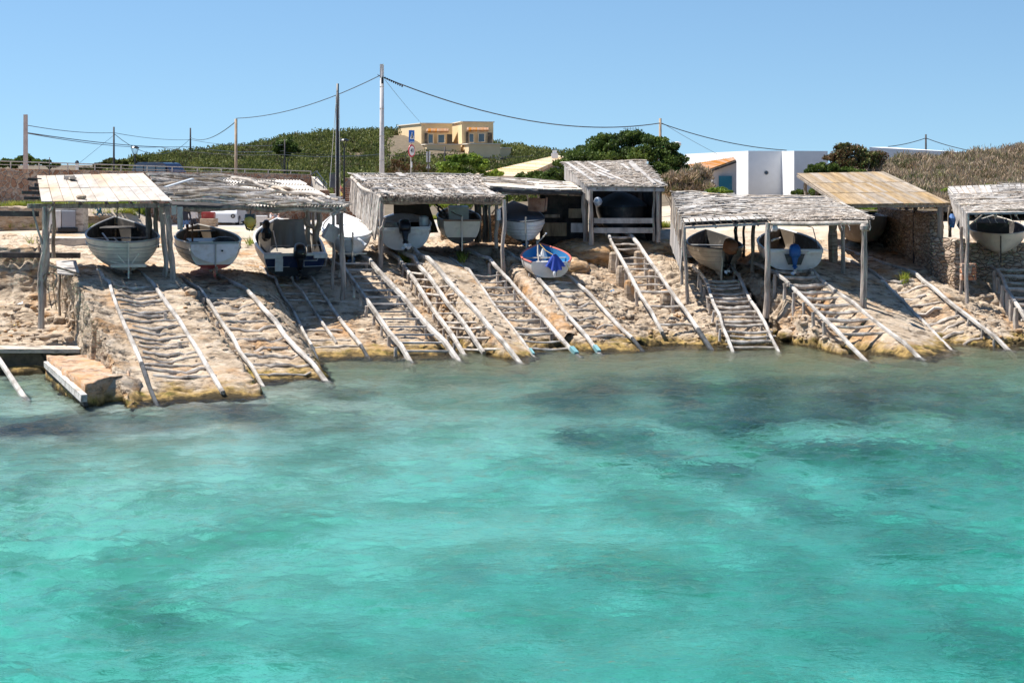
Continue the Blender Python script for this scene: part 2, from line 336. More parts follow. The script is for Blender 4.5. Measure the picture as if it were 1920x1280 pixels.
def onbank(Y, dz=0):
    a, b = bk[2], bk[3]; t = (Y-a.y)/(b.y-a.y); return Vector((a.x+(b.x-a.x)*t-.12, Y, dz))
foot = [onbank(43.6, -3), onbank(44.75, -.9), onbank(45, .55), onbank(47.2, 1.45)+Vector((-.05,0,0)), onbank(51.3, 2.35), Vector((bk[5].x-.2, 66, 2.95))]
foot[3].y = 49.4; foot[3].x = onbank(48.3).x-.35
COLS = [qcol(-420), qcol(-160), qcol(-20), qcol(70), (foot, 1.2), bank,
 rc('1L', .06, .06, -.25, .9), rc('1L', .07, .07, .12, .55), (lambda a, b: ([ (p+q)/2-Vector((0,0,.06)) for p, q in zip(a, b)], .7))(rc('1L',.1,.1)[0], rc('1R',.1,.1)[0]),
 rc('1R', .08, .08, -.12, .5), rc('1R', .06, .06, .45, .6), rc('1R', .10, .10, .95, 1.1), rc('1R', .50, .50, 1.12, 1.4),
 rc('2L', .14, .14, -.1), rc('2L', .14, .14, .25, .85), rc('2R', .16, .14, -.35, .85), rc('2R', .10, .10, .1), rc('2R', .34, .15, .4, 1.2),
 rc('3L', .12, .12, 0, .55), rc('3R', .12, .10, 0, .6), rc('4L', .45, .32, 0, .7), rc('4R', .45, .32, 0, .7), rc('5L', .35, .30, -.1, 1.5), rc('5L', .42, .42, .3, 1.7), rc('5R', .40, .35, -.2, 1.5),
 rc('5R', .10, .07, -.06, .3), rc('6L', .06, .04, 0, .3), rc('6L', .35, .45, .14, 1.7), rc('6R', .4, .55, 0, 1.9), rc('7L', .25, .85, -.42, 1.6), rc('7L', .14, .10, -.30, 1.3), rc('7L', .12, .10, .1, 1),
 rc('7R', .12, .10, 0, 1), rc('7R', .2, .30, .5, 1.8), rc('8L', .30, 1.0, 0, 1.7), rc('8R', .25, .9, 0, 1.7), rc('9L', .35, .45, -.25, 1.9), rc('9L', .45, .6, .3, 1.9), rc('9R', .5, .6, .15, 1.9),
 rc('9R', .75, 1.2, .7, 1.8), rc('10L', 1.15, 1.3, -.4, 1.5), rc('10L', .36, .6, -.08, 1.3), (lambda a, b: ([ (p+q)/2-Vector((0,0,.34)) for p, q in zip(a, b)], 1.5))(rc('10L',.3,.5)[0], rc('10R',.2,.2)[0]),
 rc('10R', .12, .06, -.12, .6), rc('10R', .04, .04, .05, .4), rc('11L', .0, .03, 0, .5), rc('11L', .03, .06, .14, .6), rc('11L', .85, .14, .26, 1.2), rc('11R', .35, .12, -.1, 1.2), rc('11R', .2, .12, .1, 1.3),
 rc('12L', .5, .8, -.2, 1.7), rc('12L', .5, .8, .8, 1.7), px(2200, 652, 2120, 507, .3, .4), px(2700, 652, 2650, 507, .3, .4)]
def loft():
    rows = [10, 26, 240, 60, 40]; tt = []
    for i, r in enumerate(rows): tt += [i+j/r for j in range(r)]
    tt.append(5.0); tt = np.array(tt); ii = np.minimum(tt.astype(int), 4); fr = tt-ii
    A = [np.array([list(k) for k in c[0]]) for c in COLS]; am = [c[1] for c in COLS]
    V = []; AM = []
    for a, b, x, y in zip(A[:-1], A[1:], am[:-1], am[1:]):
        wd = max(np.linalg.norm(a[2]-b[2]), np.linalg.norm(a[3]-b[3])); n = max(2, int(min(wd, 9)/.055))
        for j in range(n):
            t = j/n; c = a*(1-t)+b*t
            V.append(c[ii]*(1-fr)[:, None]+c[ii+1]*fr[:, None]); AM.append(np.full(len(tt), x*(1-t)+y*t))
    V = np.array(V); AM = np.array(AM); X, Y, Z = V[..., 0], V[..., 1], V[..., 2]
    # slope coordinates: stretch along the shore, tight along the slope, to get ledges
    q = fbm(X*.9, Y*2.0, Z*3, 5, 3); l = fbm(X*.55, Y*4.2, Z*2, 3, 11); f = fbm(X*5, Y*7, Z*7, 4, 23)
    led = np.abs(l)**.7*np.sign(l)
    big = fbm(X*.5, Y*.5, 0, 2, 41)
    cr = np.maximum(0, .12-np.abs(fbm(X*1.6, Y*1.6, 0, 3, 61)))/.12
    wq = Y/.42+X*.10+fbm(X*.7, Y*.7, 0, 3, 71)*2.6; fr_ = wq-np.floor(wq); stp = np.where(fr_ < .86, fr_/.86, (1-fr_)/.14)-.5
    wq2 = Y/.17-X*.25+fbm(X*1.3, Y*1.3, 0, 3, 91)*3.0; fr2 = wq2-np.floor(wq2); st2 = np.where(fr2 < .8, fr2/.8, (1-fr2)/.2)-.5
    pk = np.clip(fbm(X*.8, Y*.8, 0, 3, 81)*2.5+.6, 0, 1); hole = np.maximum(0, fbm(X*2.2, Y*3.4, 0, 3, 131)-.22)
    D = (q*.065+led*.035+f*.030+big*.05-cr*.05+(stp*.085+st2*.034)*pk-hole*.35)*AM
    N = np.zeros_like(V); 
    du = np.gradient(V, axis=1); dv = np.gradient(V, axis=0); N = np.cross(dv, du); ln = np.linalg.norm(N, axis=2, keepdims=True)+1e-9; N /= ln
    N[N[..., 2] < -.2] *= -1
    V = V+N*D[..., None]*.9
    nv, nu = V.shape[:2]; idx = np.arange(nv*nu).reshape(nv, nu)
    Fq = np.stack([idx[:-1, :-1], idx[1:, :-1], idx[1:, 1:], idx[:-1, 1:]], -1).reshape(-1, 4)
    return V.reshape(-1, 3), Fq
TV, TF = loft()
shore = npmesh('rocky_shore', TV, TF, M['rock'], smooth=True); tag(shore, kind='structure')
bvh = BVHTree.FromPolygons([tuple(v) for v in TV.tolist()], TF.tolist())
def gz(x, y, d=2.6, top=20):
    h = bvh.ray_cast(Vector((x, y, top)), Vector((0, 0, -1)))
    return h[0].z if h[0] is not None else d
def GP(pxx, pyy):  # photo pixel on the shore
    d = P(pxx, pyy, 1)-Vector((0, 0, H)); h = bvh.ray_cast(Vector((0, 0, H)), d.normalized())
    return h[0] if h[0] is not None else PZ(pxx, pyy, 2.5)

# yard, road and land behind, one sheet to the horizon
def yz(x, y):
    x = np.asarray(x, float); y = np.asarray(y, float)
    z = 3.0-np.clip((64.6-y)/1.2, 0, 1)*.6-np.clip((y-66)/18, 0, 1)*.55
    left = np.clip((-.216*y-x)/1.5, 0, 1); 
    z = z+np.clip((y-66.4)/.4, 0, 1)*left*.95*np.clip((95-y)/12, 0, 1)
    z = z+np.clip((x-2)/8, 0, 1)*np.clip((y-64)/10, 0, 1)*.75
    z = z+np.clip((y-96)/30, 0, 1)*1.1
    pxs = [-400,60,150,220,300,400,480,560,660,760,850,940,1000,1090,1200,1500,2600]; zs = [4.1,4.1,4.3,5.0,6.6,7.2,7.7,8.9,9.2,9.4,8.8,7.8,7.2,6.2,5.0,4.3,4.1]
    h = (np.interp(x, [(q-960)/F*180 for q in pxs], zs)-4.0)*np.exp(-((y-182)/27.0)**2)
    return z+h
def sheet():
    xs = np.concatenate([np.linspace(-900, -90, 14)[:-1], np.linspace(-90, 90, 361), np.linspace(90, 900, 14)[1:]])
    ys = np.concatenate([np.linspace(60, 100, 161)[:-1], np.linspace(100, 240, 120)[:-1], np.linspace(240, 1500, 14)])
    X, Y = np.meshgrid(xs, ys); Z = yz(X, Y)+fbm(X*.6, Y*.6, 0, 4, 5)*.07
    Z = np.where(Y < 63.5, Z-.12, Z)
    V = np.stack([X, Y, Z], -1).reshape(-1, 3); a, b = X.shape; idx = np.arange(a*b).reshape(a, b)
    Fq = np.stack([idx[:-1, :-1], idx[:-1, 1:], idx[1:, 1:], idx[1:, :-1]], -1).reshape(-1, 4)
    return npmesh('ground', V, Fq, M['earth'], smooth=True)
tag(sheet(), kind='structure')

# ------------------------------------------------------------------ seabed and water
def seabed():
    xs = np.linspace(-60, 60, 401); ys = np.linspace(-40, 58, 501); X, Y = np.meshgrid(xs, ys)
    sh = []
    for a, b in zip(COLS[:-1], COLS[1:]): sh += [np.array(a[0][2].lerp(b[0][2], t)) for t in np.linspace(0, 1, 9)]
    dist = np.full(X.shape, 1e9)
    for p in sh: dist = np.minimum(dist, np.hypot(X-p[0], Y-p[1]))
    dist = np.where(Y > np.interp(X, sorted([p[0] for p in sh]), [p[1] for p in sorted(sh, key=lambda q: q[0])]), 0, dist)
    Z = -.22-2.5*np.clip((dist-.3+fbm(X*.3, Y*.3, 0, 2, 77)*1.6)/26, 0, 1)**.95+fbm(X*.25, Y*.25, 0, 4, 9)*.16
    # seagrass and stone patches: photo position, size in pixels, strength
    spots = [(1500,1150,330,80,.42),(1780,1200,260,70,.5),(1620,1010,240,36,.42),(1250,1180,240,50,.4),(420,1180,260,50,.3),(950,1190,200,40,.35),(1210,735,190,38,1),(1080,745,90,22,.8),(1330,765,160,34,.9),(1500,740,170,45,.85),(1700,730,200,38,.8),(1860,760,150,40,.8),(1130,815,130,22,.75),(1220,845,70,12,.7),
     (1340,882,90,20,1.1),(1420,905,70,22,.7),(1490,950,70,26,.75),(1640,850,190,30,.7),(1730,905,160,26,.75),(1860,905,120,34,.7),(1650,960,120,18,.35),(1250,1080,70,22,.5),(880,1075,90,28,.5),(1090,1090,110,28,.5),
     (730,1185,110,26,.4),(200,1110,110,26,.45),(290,1150,80,18,.5),(60,1190,70,18,.35),(950,1250,200,40,.35),(1290,1240,150,26,.3),(1500,1060,140,24,.3),(1750,1130,150,40,.25),(90,800,160,26,.9),(250,795,120,14,.9),(440,770,120,16,.9),(640,735,70,14,.7),(600,790,150,22,.5),(700,790,90,16,.4),(900,705,140,16,.35),(1000,870,40,8,.3),(30,900,80,40,.25)]
    G = np.zeros_like(X); n1 = fbm(X*.9, Y*.55, 0, 4, 15); n2 = fbm(X*.35, Y*.3, 0, 3, 31)
    for sx, sy, rx, ry, st in spots:
        if sy > 1000: st *= .85
        dep = 1.0; Y0 = H*F/(sy-HY); tr_ = math.tan(math.asin(math.sin(math.atan2(Y0, H))/1.33))
        for _ in range(4):
            yy = Y0+dep*tr_; xx = (sx-960)/F*Y0*(yy/Y0); dep = -float(Z[int(np.clip((yy+40)/98*500, 0, 500)), int(np.clip((xx+60)/120*400, 0, 400))])
        c = Vector((xx, yy, -dep)); a = rx/F*yy; b = max(.35, Y0-H*F/(sy+ry-HY))
        d = np.sqrt(((X-c.x)/a)**2+((Y-c.y)/b)**2)+n1*.55
        G = np.maximum(G, min(1, st*1.15)*np.clip((1.2-d)/.35, 0, 1)*np.clip(.85+.6*n2+.5*n1, .2, 1))
    G = np.clip(G, 0, 1); Z = Z+G*.25*(fbm(X*2.5, Y*2.5, 0, 3, 19)+.5)
    V = np.stack([X, Y, Z], -1).reshape(-1, 3); a, b = X.shape; idx = np.arange(a*b).reshape(a, b)
    Fq = np.stack([idx[:-1, :-1], idx[:-1, 1:], idx[1:, 1:], idx[1:, :-1]], -1).reshape(-1, 4)
    m = bpy.data.materials.new('sand_and_seagrass'); m.use_nodes = True; n = m.node_tree; L = n.links.new; N = n.nodes.new
    p = n.nodes['Principled BSDF']; p.inputs['Roughness'].default_value = 1; p.inputs['Specular IOR Level'].default_value = 0
    at = N('ShaderNodeAttribute'); at.attribute_name = 'seagrass'; g = N('ShaderNodeNewGeometry')
    nz = N('ShaderNodeTexNoise'); nz.inputs['Scale'].default_value = .5; nz.inputs['Detail'].default_value = 7; L(g.outputs['Position'], nz.inputs[0])
    cr = N('ShaderNodeValToRGB'); cr.color_ramp.elements[0].position = .40; cr.color_ramp.elements[1].position = .60; cr.color_ramp.elements[0].color = (.36,.43,.34,1); cr.color_ramp.elements[1].color = (.84,.85,.76,1); nf = N('ShaderNodeTexNoise'); nf.inputs['Scale'].default_value = 2.6; nf.inputs['Detail'].default_value = 5; nf.inputs['Roughness'].default_value = .65; L(g.outputs['Position'], nf.inputs[0])
    cmb = N('ShaderNodeMath'); cmb.operation = 'MULTIPLY_ADD'; cmb.inputs[1].default_value = .75; L(nf.outputs[0], cmb.inputs[0]); sb_ = N('ShaderNodeMath'); sb_.operation = 'SUBTRACT'; sb_.inputs[1].default_value = .375; L(nz.outputs[0], sb_.inputs[0]); L(sb_.outputs[0], cmb.inputs[2]); L(cmb.outputs[0], cr.inputs[0])  # fine mottling as weed litter, also paints ripple light into the sand colour
    nz2 = N('ShaderNodeTexNoise'); nz2.inputs['Scale'].default_value = 4; nz2.inputs['Detail'].default_value = 5; L(g.outputs['Position'], nz2.inputs[0])
    c2 = N('ShaderNodeValToRGB'); c2.color_ramp.elements[0].position = .4; c2.color_ramp.elements[1].position = .62; c2.color_ramp.elements[0].color = (.018,.028,.034,1); c2.color_ramp.elements[1].color = (.075,.075,.065,1); L(nz2.outputs[0], c2.inputs[0])
    mx = N('ShaderNodeMix'); mx.data_type = 'RGBA'; L(at.outputs['Fac'], mx.inputs[0]); L(cr.outputs[0], mx.inputs[6]); L(c2.outputs[0], mx.inputs[7])
    sp = N('ShaderNodeSeparateXYZ'); L(g.outputs['Position'], sp.inputs[0]); r = N('ShaderNodeMapRange'); r.inputs[1].default_value = 35; r.inputs[2].default_value = 46; r.inputs[4].default_value = .95; L(sp.outputs[1], r.inputs[0])
    m3 = N('ShaderNodeMix'); m3.data_type = 'RGBA'; L(r.outputs[0], m3.inputs[0]); L(mx.outputs[2], m3.inputs[6])
    m4 = N('ShaderNodeMix'); m4.data_type = 'RGBA'; L(at.outputs['Fac'], m4.inputs[0]); m4.inputs[6].default_value = (.27,.235,.14,1); m4.inputs[7].default_value = (.12,.09,.06,1); L(m4.outputs[2], m3.inputs[7]); L(m3.outputs[2], p.inputs['Base Color'])
    o = npmesh('seabed', V, Fq, m, smooth=True)
    a_ = o.data.attributes.new('seagrass', 'FLOAT', 'POINT'); a_.data.foreach_set('value', G.ravel().astype(np.float32))
    return tag(o, kind='structure')
seabed()
def water():
    xs = np.concatenate([np.linspace(-75, -17, 30)[:-1], np.linspace(-17, 17, 801), np.linspace(17, 75, 30)[1:]])
    ys = np.concatenate([np.linspace(-55, 12.5, 40)[:-1], 12.5+38.5*np.linspace(0, 1, 1301)**1.15, np.linspace(51.0, 57, 8)[1:]])
    if (len(xs)+len(ys)) % 2: ys = ys[:-1]
    X, Y = np.meshgrid(xs, ys); w1 = fbm(X*.55, Y*.8, 0, 2, 201); w2 = vn(X*1.7+w1*.8, Y*2.6+w1, 0, 205); w3 = vn(X*3.1-Y*.9, Y*4.6+X*.5, 0, 209); w4 = vn(X*6.5+Y*1.3, Y*9.0, 0, 213)
    gust = np.clip(.75+.9*fbm(X*.12, Y*.12, 0, 3, 221), .25, 1.5); gust *= np.clip((51-Y)/14+.35, .35, 1)
    Z = (w1*.045+w2*.048*gust+w3*.042*gust+w4*.016*gust)*np.clip((Y-11)/2, 0, 1)*np.clip((17-np.abs(X))/1.0, 0, 1)*np.clip((51-Y)/1.0, 0, 1)
    a, b = X.shape; idx = np.arange(a*b).reshape(a, b); Fq = np.stack([idx[:-1,:-1], idx[:-1,1:], idx[1:,1:], idx[1:,:-1]], -1).reshape(-1,4)
    bd = list(idx[0,:])+list(idx[1:,-1])+list(idx[-1,-2::-1])+list(idx[-2:0:-1,0]); V = np.stack([X, Y, Z], -1).reshape(-1,3); low = V[bd].copy(); low[:,2] = -8; n0 = len(V); k = len(bd); V = np.concatenate([V, low, [[0,0,-8]]]); bd = np.array(bd); i_ = np.arange(k); nx_ = (i_+1) % k
    side = np.stack([bd[nx_], bd[i_], n0+i_, n0+nx_], -1); j_ = np.arange(0, k-1, 2); bot = np.stack([n0+(j_+2) % k, n0+j_+1, n0+j_, np.full(len(j_), n0+k)], -1); WV, WF = V, np.concatenate([Fq, side, bot])
    m = bpy.data.materials.new('clear_sea_water'); m.use_nodes = True; n = m.node_tree; n.nodes.clear(); L = n.links.new; N = n.nodes.new
    g = N('ShaderNodeNewGeometry')
    def noise(s, st, d=3, off=0):
        mp = N('ShaderNodeMapping'); L(g.outputs['Position'], mp.inputs[0]); mp.inputs['Scale'].default_value = st; mp.inputs['Rotation'].default_value = (0, 0, off); mp.inputs['Location'].default_value = (off*7, 3, 0)
        o = N('ShaderNodeTexNoise'); o.inputs['Scale'].default_value = s; o.inputs['Detail'].default_value = d; o.inputs['Roughness'].default_value = .55; o.inputs['Distortion'].default_value = .4; L(mp.outputs[0], o.inputs[0]); return o.outputs[0]
    prev = None
    for s, st, d, off, dist, stg in ((10.0, (.7,1,1), 2, -.2, .032, 1),):
        b = N('ShaderNodeBump'); b.inputs['Strength'].default_value = stg; b.inputs['Distance'].default_value = dist; L(noise(s, st, d, off), b.inputs['Height'])
        if prev: L(prev.outputs[0], b.inputs['Normal'])
        prev = b
    gl = N('ShaderNodeBsdfGlossy'); gl.inputs["Roughness"].default_value = .03; L(prev.outputs[0], gl.inputs['Normal'])
    rf = N('ShaderNodeBsdfRefraction'); rf.inputs['IOR'].default_value = 1.33; rf.inputs['Roughness'].default_value = 0; L(prev.outputs[0], rf.inputs['Normal'])
    tr = N('ShaderNodeBsdfTransparent')
    m1 = N('ShaderNodeMixShader'); m1.inputs[0].default_value = .74; L(tr.outputs[0], m1.inputs[1]); L(rf.outputs[0], m1.inputs[2])
    fr = N('ShaderNodeFresnel'); fr.inputs['IOR'].default_value = 1.33; L(prev.outputs[0], fr.inputs['Normal'])
    mr = N('ShaderNodeMath'); mr.operation = 'MULTIPLY'; mr.inputs[1].default_value = 1.0; L(fr.outputs[0], mr.inputs[0])
    m2 = N('ShaderNodeMixShader'); L(mr.outputs[0], m2.inputs[0]); L(m1.outputs[0], m2.inputs[1]); L(gl.outputs[0], m2.inputs[2])
    va = N('ShaderNodeVolumeAbsorption'); va.inputs['Color'].default_value = (.20, .90, .872, 1); va.inputs['Density'].default_value = .42
    ou = N('ShaderNodeOutputMaterial'); L(m2.outputs[0], ou.inputs[0]); L(va.outputs[0], ou.inputs[1])
    return tag(npmesh('sea_water', WV, WF, m, smooth=True), kind='structure')
water()
M['tape'] = mat('turquoise_tape', [(.14,.30,.32),(.22,.40,.42)], 4, rough=.4, bump=0)
# ------------------------------------------------------------------ slipways
def railline(k, ext=2.6, rise=0):
    B, T = RB[k]; pts = [B.copy()]
    for t in (.15,.3,.45,.6,.75,.9,1): pts.append(B.lerp(T, t)+Vector((0,0,.055 if t > .1 else 0)))
    u = (T-B); u.z = 0; u.normalize()
    for e in (ext*.35, ext*.7, ext):
        q = T+u*e; q.z = max(gz(q.x, q.y)+.06, T.z+e*.1) if rise == 0 else T.z+e*rise; pts.append(q)
    for i in range(1, len(pts)-1): pts[i] = pts[i]+Vector((random.uniform(-.045,.045), 0, random.uniform(-.03,.03)))
    return pts
def railmesh(pts, wd, ht, par, mt='rail', tip=0, name='rail', tipm='raildark'):
    pts = list(pts); 
    def strip(ps, m, nm):
        mb = MB(); c = []
        # bevelled timber run swept along the points
        for i, p in enumerate(ps):
            t = (ps[min(i+1, len(ps)-1)]-ps[max(0, i-1)]).normalized(); sd = t.cross(Vector((0,0,1))).normalized(); up = sd.cross(t).normalized()
            w2 = wd/2*(1+random.uniform(-.18,.15)); h2 = ht/2; b = .18*wd; j = random.uniform(-.012,.012)
            c.append([p+sd*(x+j)+up*(z-h2) for x, z in ((-w2+b,-h2),(w2-b,-h2),(w2,-h2+b),(w2,h2-b),(w2-b,h2),(-w2+b,h2),(-w2,h2-b),(-w2,-h2+b))])
        vs = [v for r in c for v in r]; n = 8
        fs = [(i*n+j, i*n+(j+1) % n, (i+1)*n+(j+1) % n, (i+1)*n+j) for i in range(len(c)-1) for j in range(n)]+[tuple(range(n))[::-1], tuple(range((len(c)-1)*n, len(c)*n))]
        mb.add(vs, fs); return mb.build(nm, M[m], par)
    if tip:
        i = 1+tip; strip(pts[i-1:], mt, name); a = pts[:i]; a = [p-Vector((0,0,.012)) for p in a]
        u = (pts[0]-pts[1]).normalized(); a = [a[0]+u*.12-Vector((0,0,.03))]+a; o = strip(a, tipm, 'rail_tip'); return o
    u = (pts[0]-pts[1]).normalized(); pts = [pts[0]+u*.35]+pts
    return strip(pts, mt, name)
def samerow(c, d, p):  # point of the rail c-d level with p as seen across the slope
    r = (H-p.z)/p.y; lo, hi = -.3, 1.4
    for _ in range(30):
        m = (lo+hi)/2; v = c.lerp(d, m)
        if (H-v.z)/v.y > r: lo = m
        else: hi = m
    return c.lerp(d, lo)
def sleepers(k1, k2, n, t0, t1, par, r=.035, over=.10, sag=.03, mt='drift', lift=.0, clean=False, skip=()):
    a, b = RB[k1]; c, d = RB[k2]
    for i in range(n):
        if i in skip: continue
        t = t0+(t1-t0)*(i+random.uniform(-.2,.2)*(0 if clean else 1))/max(1, n-1)
        p = a.lerp(b, t); q = samerow(c, d, p); e = (q-p).normalized()*over; mb = MB()
        if clean:
            mb.beam(p-e-Vector((0,0,.07)), q+e-Vector((0,0,.07)), .07, .055, jit=.008)
        else:
            p = p-e*random.uniform(-.6,1); q = q+e*random.uniform(-.6,1); k = 9; pts = []; rr = []; o = random.uniform(0, 9)
            r0 = r*random.uniform(.75,1.35)
            for j in range(k+1):
                x = j/k; v = p.lerp(q, x); v.z = (v.z-.10-sag*math.sin(math.pi*x) if lift else gz(v.x, v.y)+.028)+.012*math.sin(o+x*8); v.y += .03*math.sin(o*2+x*5)
                pts.append(v); rr.append(r0*(.75+.25*math.sin(math.pi*x))*random.uniform(.85,1.15))
            mb.tube(pts, rr, 6, wob=.12)
        mb.build('sleeper', M[mt], par)
def props(k, ts, par, mt='drift', r=.055, side=0, lean=.04, up=0.0):
    a, b = RB[k]
    for t in ts:
        p = a.lerp(b, t)+Vector((side+random.uniform(-.02,.02), random.uniform(-.05,.05), 0)); g = gz(p.x, p.y); mb = MB()
        mb.log((p.x+random.uniform(-lean, lean), p.y, g-.12), (p.x, p.y, max(p.z-.06+up, g+.12+up)), r*random.uniform(.85,1.2), r*.8, wob=.01, seg=4); mb.build('support_post', M[mt], par)
def slip(label, rails, wd=.12, ht=.10):
    rails = [(r[0], (r[1] or wd)*.86)+tuple(r[2:]) for r in rails]
    p0 = RB[rails[0][0]][0]; t = thing('slipway', label, 'boat slipway', (p0.x, p0.y, 0), 'timber boat slipways')
    for r in rails:
        if r[0] in ('6L', '6R', '7L'):
            a, b = RB[r[0]]; tb = MB(); tb.beam(a.lerp(b, .01), a.lerp(b, .06)+Vector((0,0,.01)), r[1]*1.15, .12); tb.build('blue_tape', M['tape'], t)
        railmesh(railline(r[0], r[3] if len(r) > 3 else 2.6), r[1] if len(r) > 1 and r[1] else wd, ht, t, tip=r[2] if len(r) > 2 else 0)
    return t
def fr(a, b, n): return [a+(b-a)*i/(n-1) for i in range(n)]
t = slip('slipway beside the orange stone block, its left rail ending in a dark strip', [('1L', .11, 2), ('1R', .12)]); sleepers('1L','1R', 18, .22, .98, t, .042, -.22)
for x, y in ((310,598),(337,652)):
    q = GP(x, y); mb = MB(); mb.log(q-Vector((0,0,.1)), q+Vector((0,0,.17)), .05, .05, .005, 3); mb.build('stump', M['drift'], t)
t = slip('slipway with a pinkish upper left rail, below the boat with a white transom', [('2L', .11), ('2R', .15)]); sleepers('2L','2R', 10, .12, .95, t, .045, -.2); props('2L', (.97,.88,.74,.62,.5), t, side=-.10, up=.05); props('2R', (.25,.62), t, side=.12)
# middle strip rail of slip 3 lies between its outer rails
RB['3M'] = ((RB['3L'][0]*.42+RB['3R'][0]*.58).lerp((RB['3L'][1]*.5+RB['3R'][1]*.5), .25), RB['3L'][1]*.55+RB['3R'][1]*.45)
t = slip('slipway of three thin rails below the blue motorboat', [('3L', .10, 1), ('3M', .08), ('3R', .11, 1)], ht=.09); sleepers('3L','3R', 8, .15, .95, t, .032, -.15); props('3L', (.6,.35), t, side=-.1)
t = slip('ladder-like slipway with square rungs, its upper end in the shade below the white covered boat', [('4L', .12, 0, 4.0), ('4R', .15, 0, 4.0)], ht=.17); sleepers('4L','4R', 13, .12, 1.08, t, over=.0, clean=True, mt='greyplank'); props('4L', fr(.05,1,10), t, side=-.10, r=.06); props('4R', fr(.3,1,8), t, side=-.12, r=.05)
RB['5M'] = (RB['5L'][0]*.55+RB['5R'][0]*.45, RB['5L'][1]*.52+RB['5R'][1]*.48); RB['5M'] = (RB['5M'][0].lerp(RB['5M'][1], .09), RB['5M'][1])
t = slip('slipway of three rails on crooked posts below the white motorboat with black outboard', [('5L', .13), ('5M', .12), ('5R', .15)], ht=.14); sleepers('5L','5R', 11, .08, .95, t, .045, .05, lift=.1); props('5L', fr(.1,.95,13), t, side=-.10, r=.055, up=.03); props('5M', (.3,.6,.8), t)
t = slip('slipway between the smooth concrete ramp and the porous orange stone wall', [('6L', .07), ('6R', .14, 0)], ht=.10); sleepers('6L','6R', 12, .1, .97, t, .04, .02, lift=.08); props('6R', fr(.25,.97,8), t, side=-.06, r=.06)
t = slip('slipway carrying the small dinghy with blue inside', [('7L', .12), ('7R', .11, 1)], ht=.10); sleepers('7L','7R', 10, .2, .92, t, .042, -.3); props('7L', fr(.35,.95,7), t, side=-.12, r=.05, up=.02)
RB8 = dict(RB); RB['8L'] = (RB['8L'][0].lerp(RB['8L'][1], .17), RB['8L'][1])
t = slip('tall slipway on stone blocks coming down from the open shed with the plank barrier', [('8L', .12, 0, 3.4), ('8R', .14, 1, 3.4)], ht=.12); sleepers('8L','8R', 13, .05, 1.0, t, .045, .12, lift=.25, sag=.0, skip=(1,3)); props('8L', (.42,.62,.8), t, r=.07); props('8R', (.45,.65,.8,.9), t, r=.07)
for k, ts in (('8L', (.5,.66,.82)), ('8R', (.5,.68,.86))):
    for tt in ts:
        p = RB[k][0].lerp(RB[k][1], tt); g = gz(p.x, p.y); mb = MB(); s_ = .17; hh = max(.25, p.z-g-.1)
        prof = [(s_*1.1, -.15),(s_*1.15, hh*.3),(s_, hh*.7),(s_*.95, hh*.93),(s_*.6, hh)]; mb.lathe((p.x-.1, p.y, g), [(r*random.uniform(.9,1.1), z) for r, z in prof], 9); mb.build('stone_pier', M['boulder'], t)
t = slip('narrow slipway of many crooked logs below the cream boat with a brown engine', [('9L', .11), ('9R', .11)], ht=.10); sleepers('9L','9R', 15, .1, 1.0, t, .05, .22, lift=.14); props('9L', fr(.3,1.1,8), t, side=-.12, r=.055); props('9R', fr(.3,1.1,7), t, side=.12, r=.055)
t = slip('slipway on crooked branch posts below the motorboat with the blue covered outboard', [('10L', .13), ('10R', .11)], ht=.11); sleepers('10L','10R', 10, .3, 1.05, t, .06, .05, lift=.14); props('10L', fr(.42,1,6), t, side=-.08, r=.07); props('10R', fr(.75,1.1,4), t, side=-.05, r=.08)
t = slip('slipway beside the pale stone ramp that leads up under the tan plank roof', [('11L', .10, 0, 6.5), ('11R', .13, 0, 6.5)], ht=.12); sleepers('11L','11R', 9, .25, .93, t, .05, -.35, sag=0); props('11R', fr(.15,.9,7), t, r=.05)
RB['12R'] = (RB['12L'][0]+Vector((1.5, .1, 0)), RB['12L'][1]+Vector((1.5, .3, 0)))
t = slip('slipway on leaning grey posts at the right edge of the shore', [('12L', .14), ('12R', .14)], ht=.12); sleepers('12L','12R', 9, .3, 1.05, t, .06, .1, lift=.2); props('12L', fr(.5,1.0,6), t, side=-.10, r=.085, up=.05)
# stray rail at the left edge
RB['0'] = (PZ(47, 745, -.02), PZ(-5, 655, .35)); RB['0'] = (RB['0'][0], P(-8, 660, 43.4))
t = thing('slipway', 'single white rail entering the water at the far left', 'boat slipway', (RB['0'][0].x, RB['0'][0].y, 0), 'timber boat slipways')
railmesh([RB['0'][0], RB['0'][0].lerp(RB['0'][1], .5), RB['0'][1], RB['0'][1]+(RB['0'][1]-RB['0'][0])*.6], .13, .12, t)
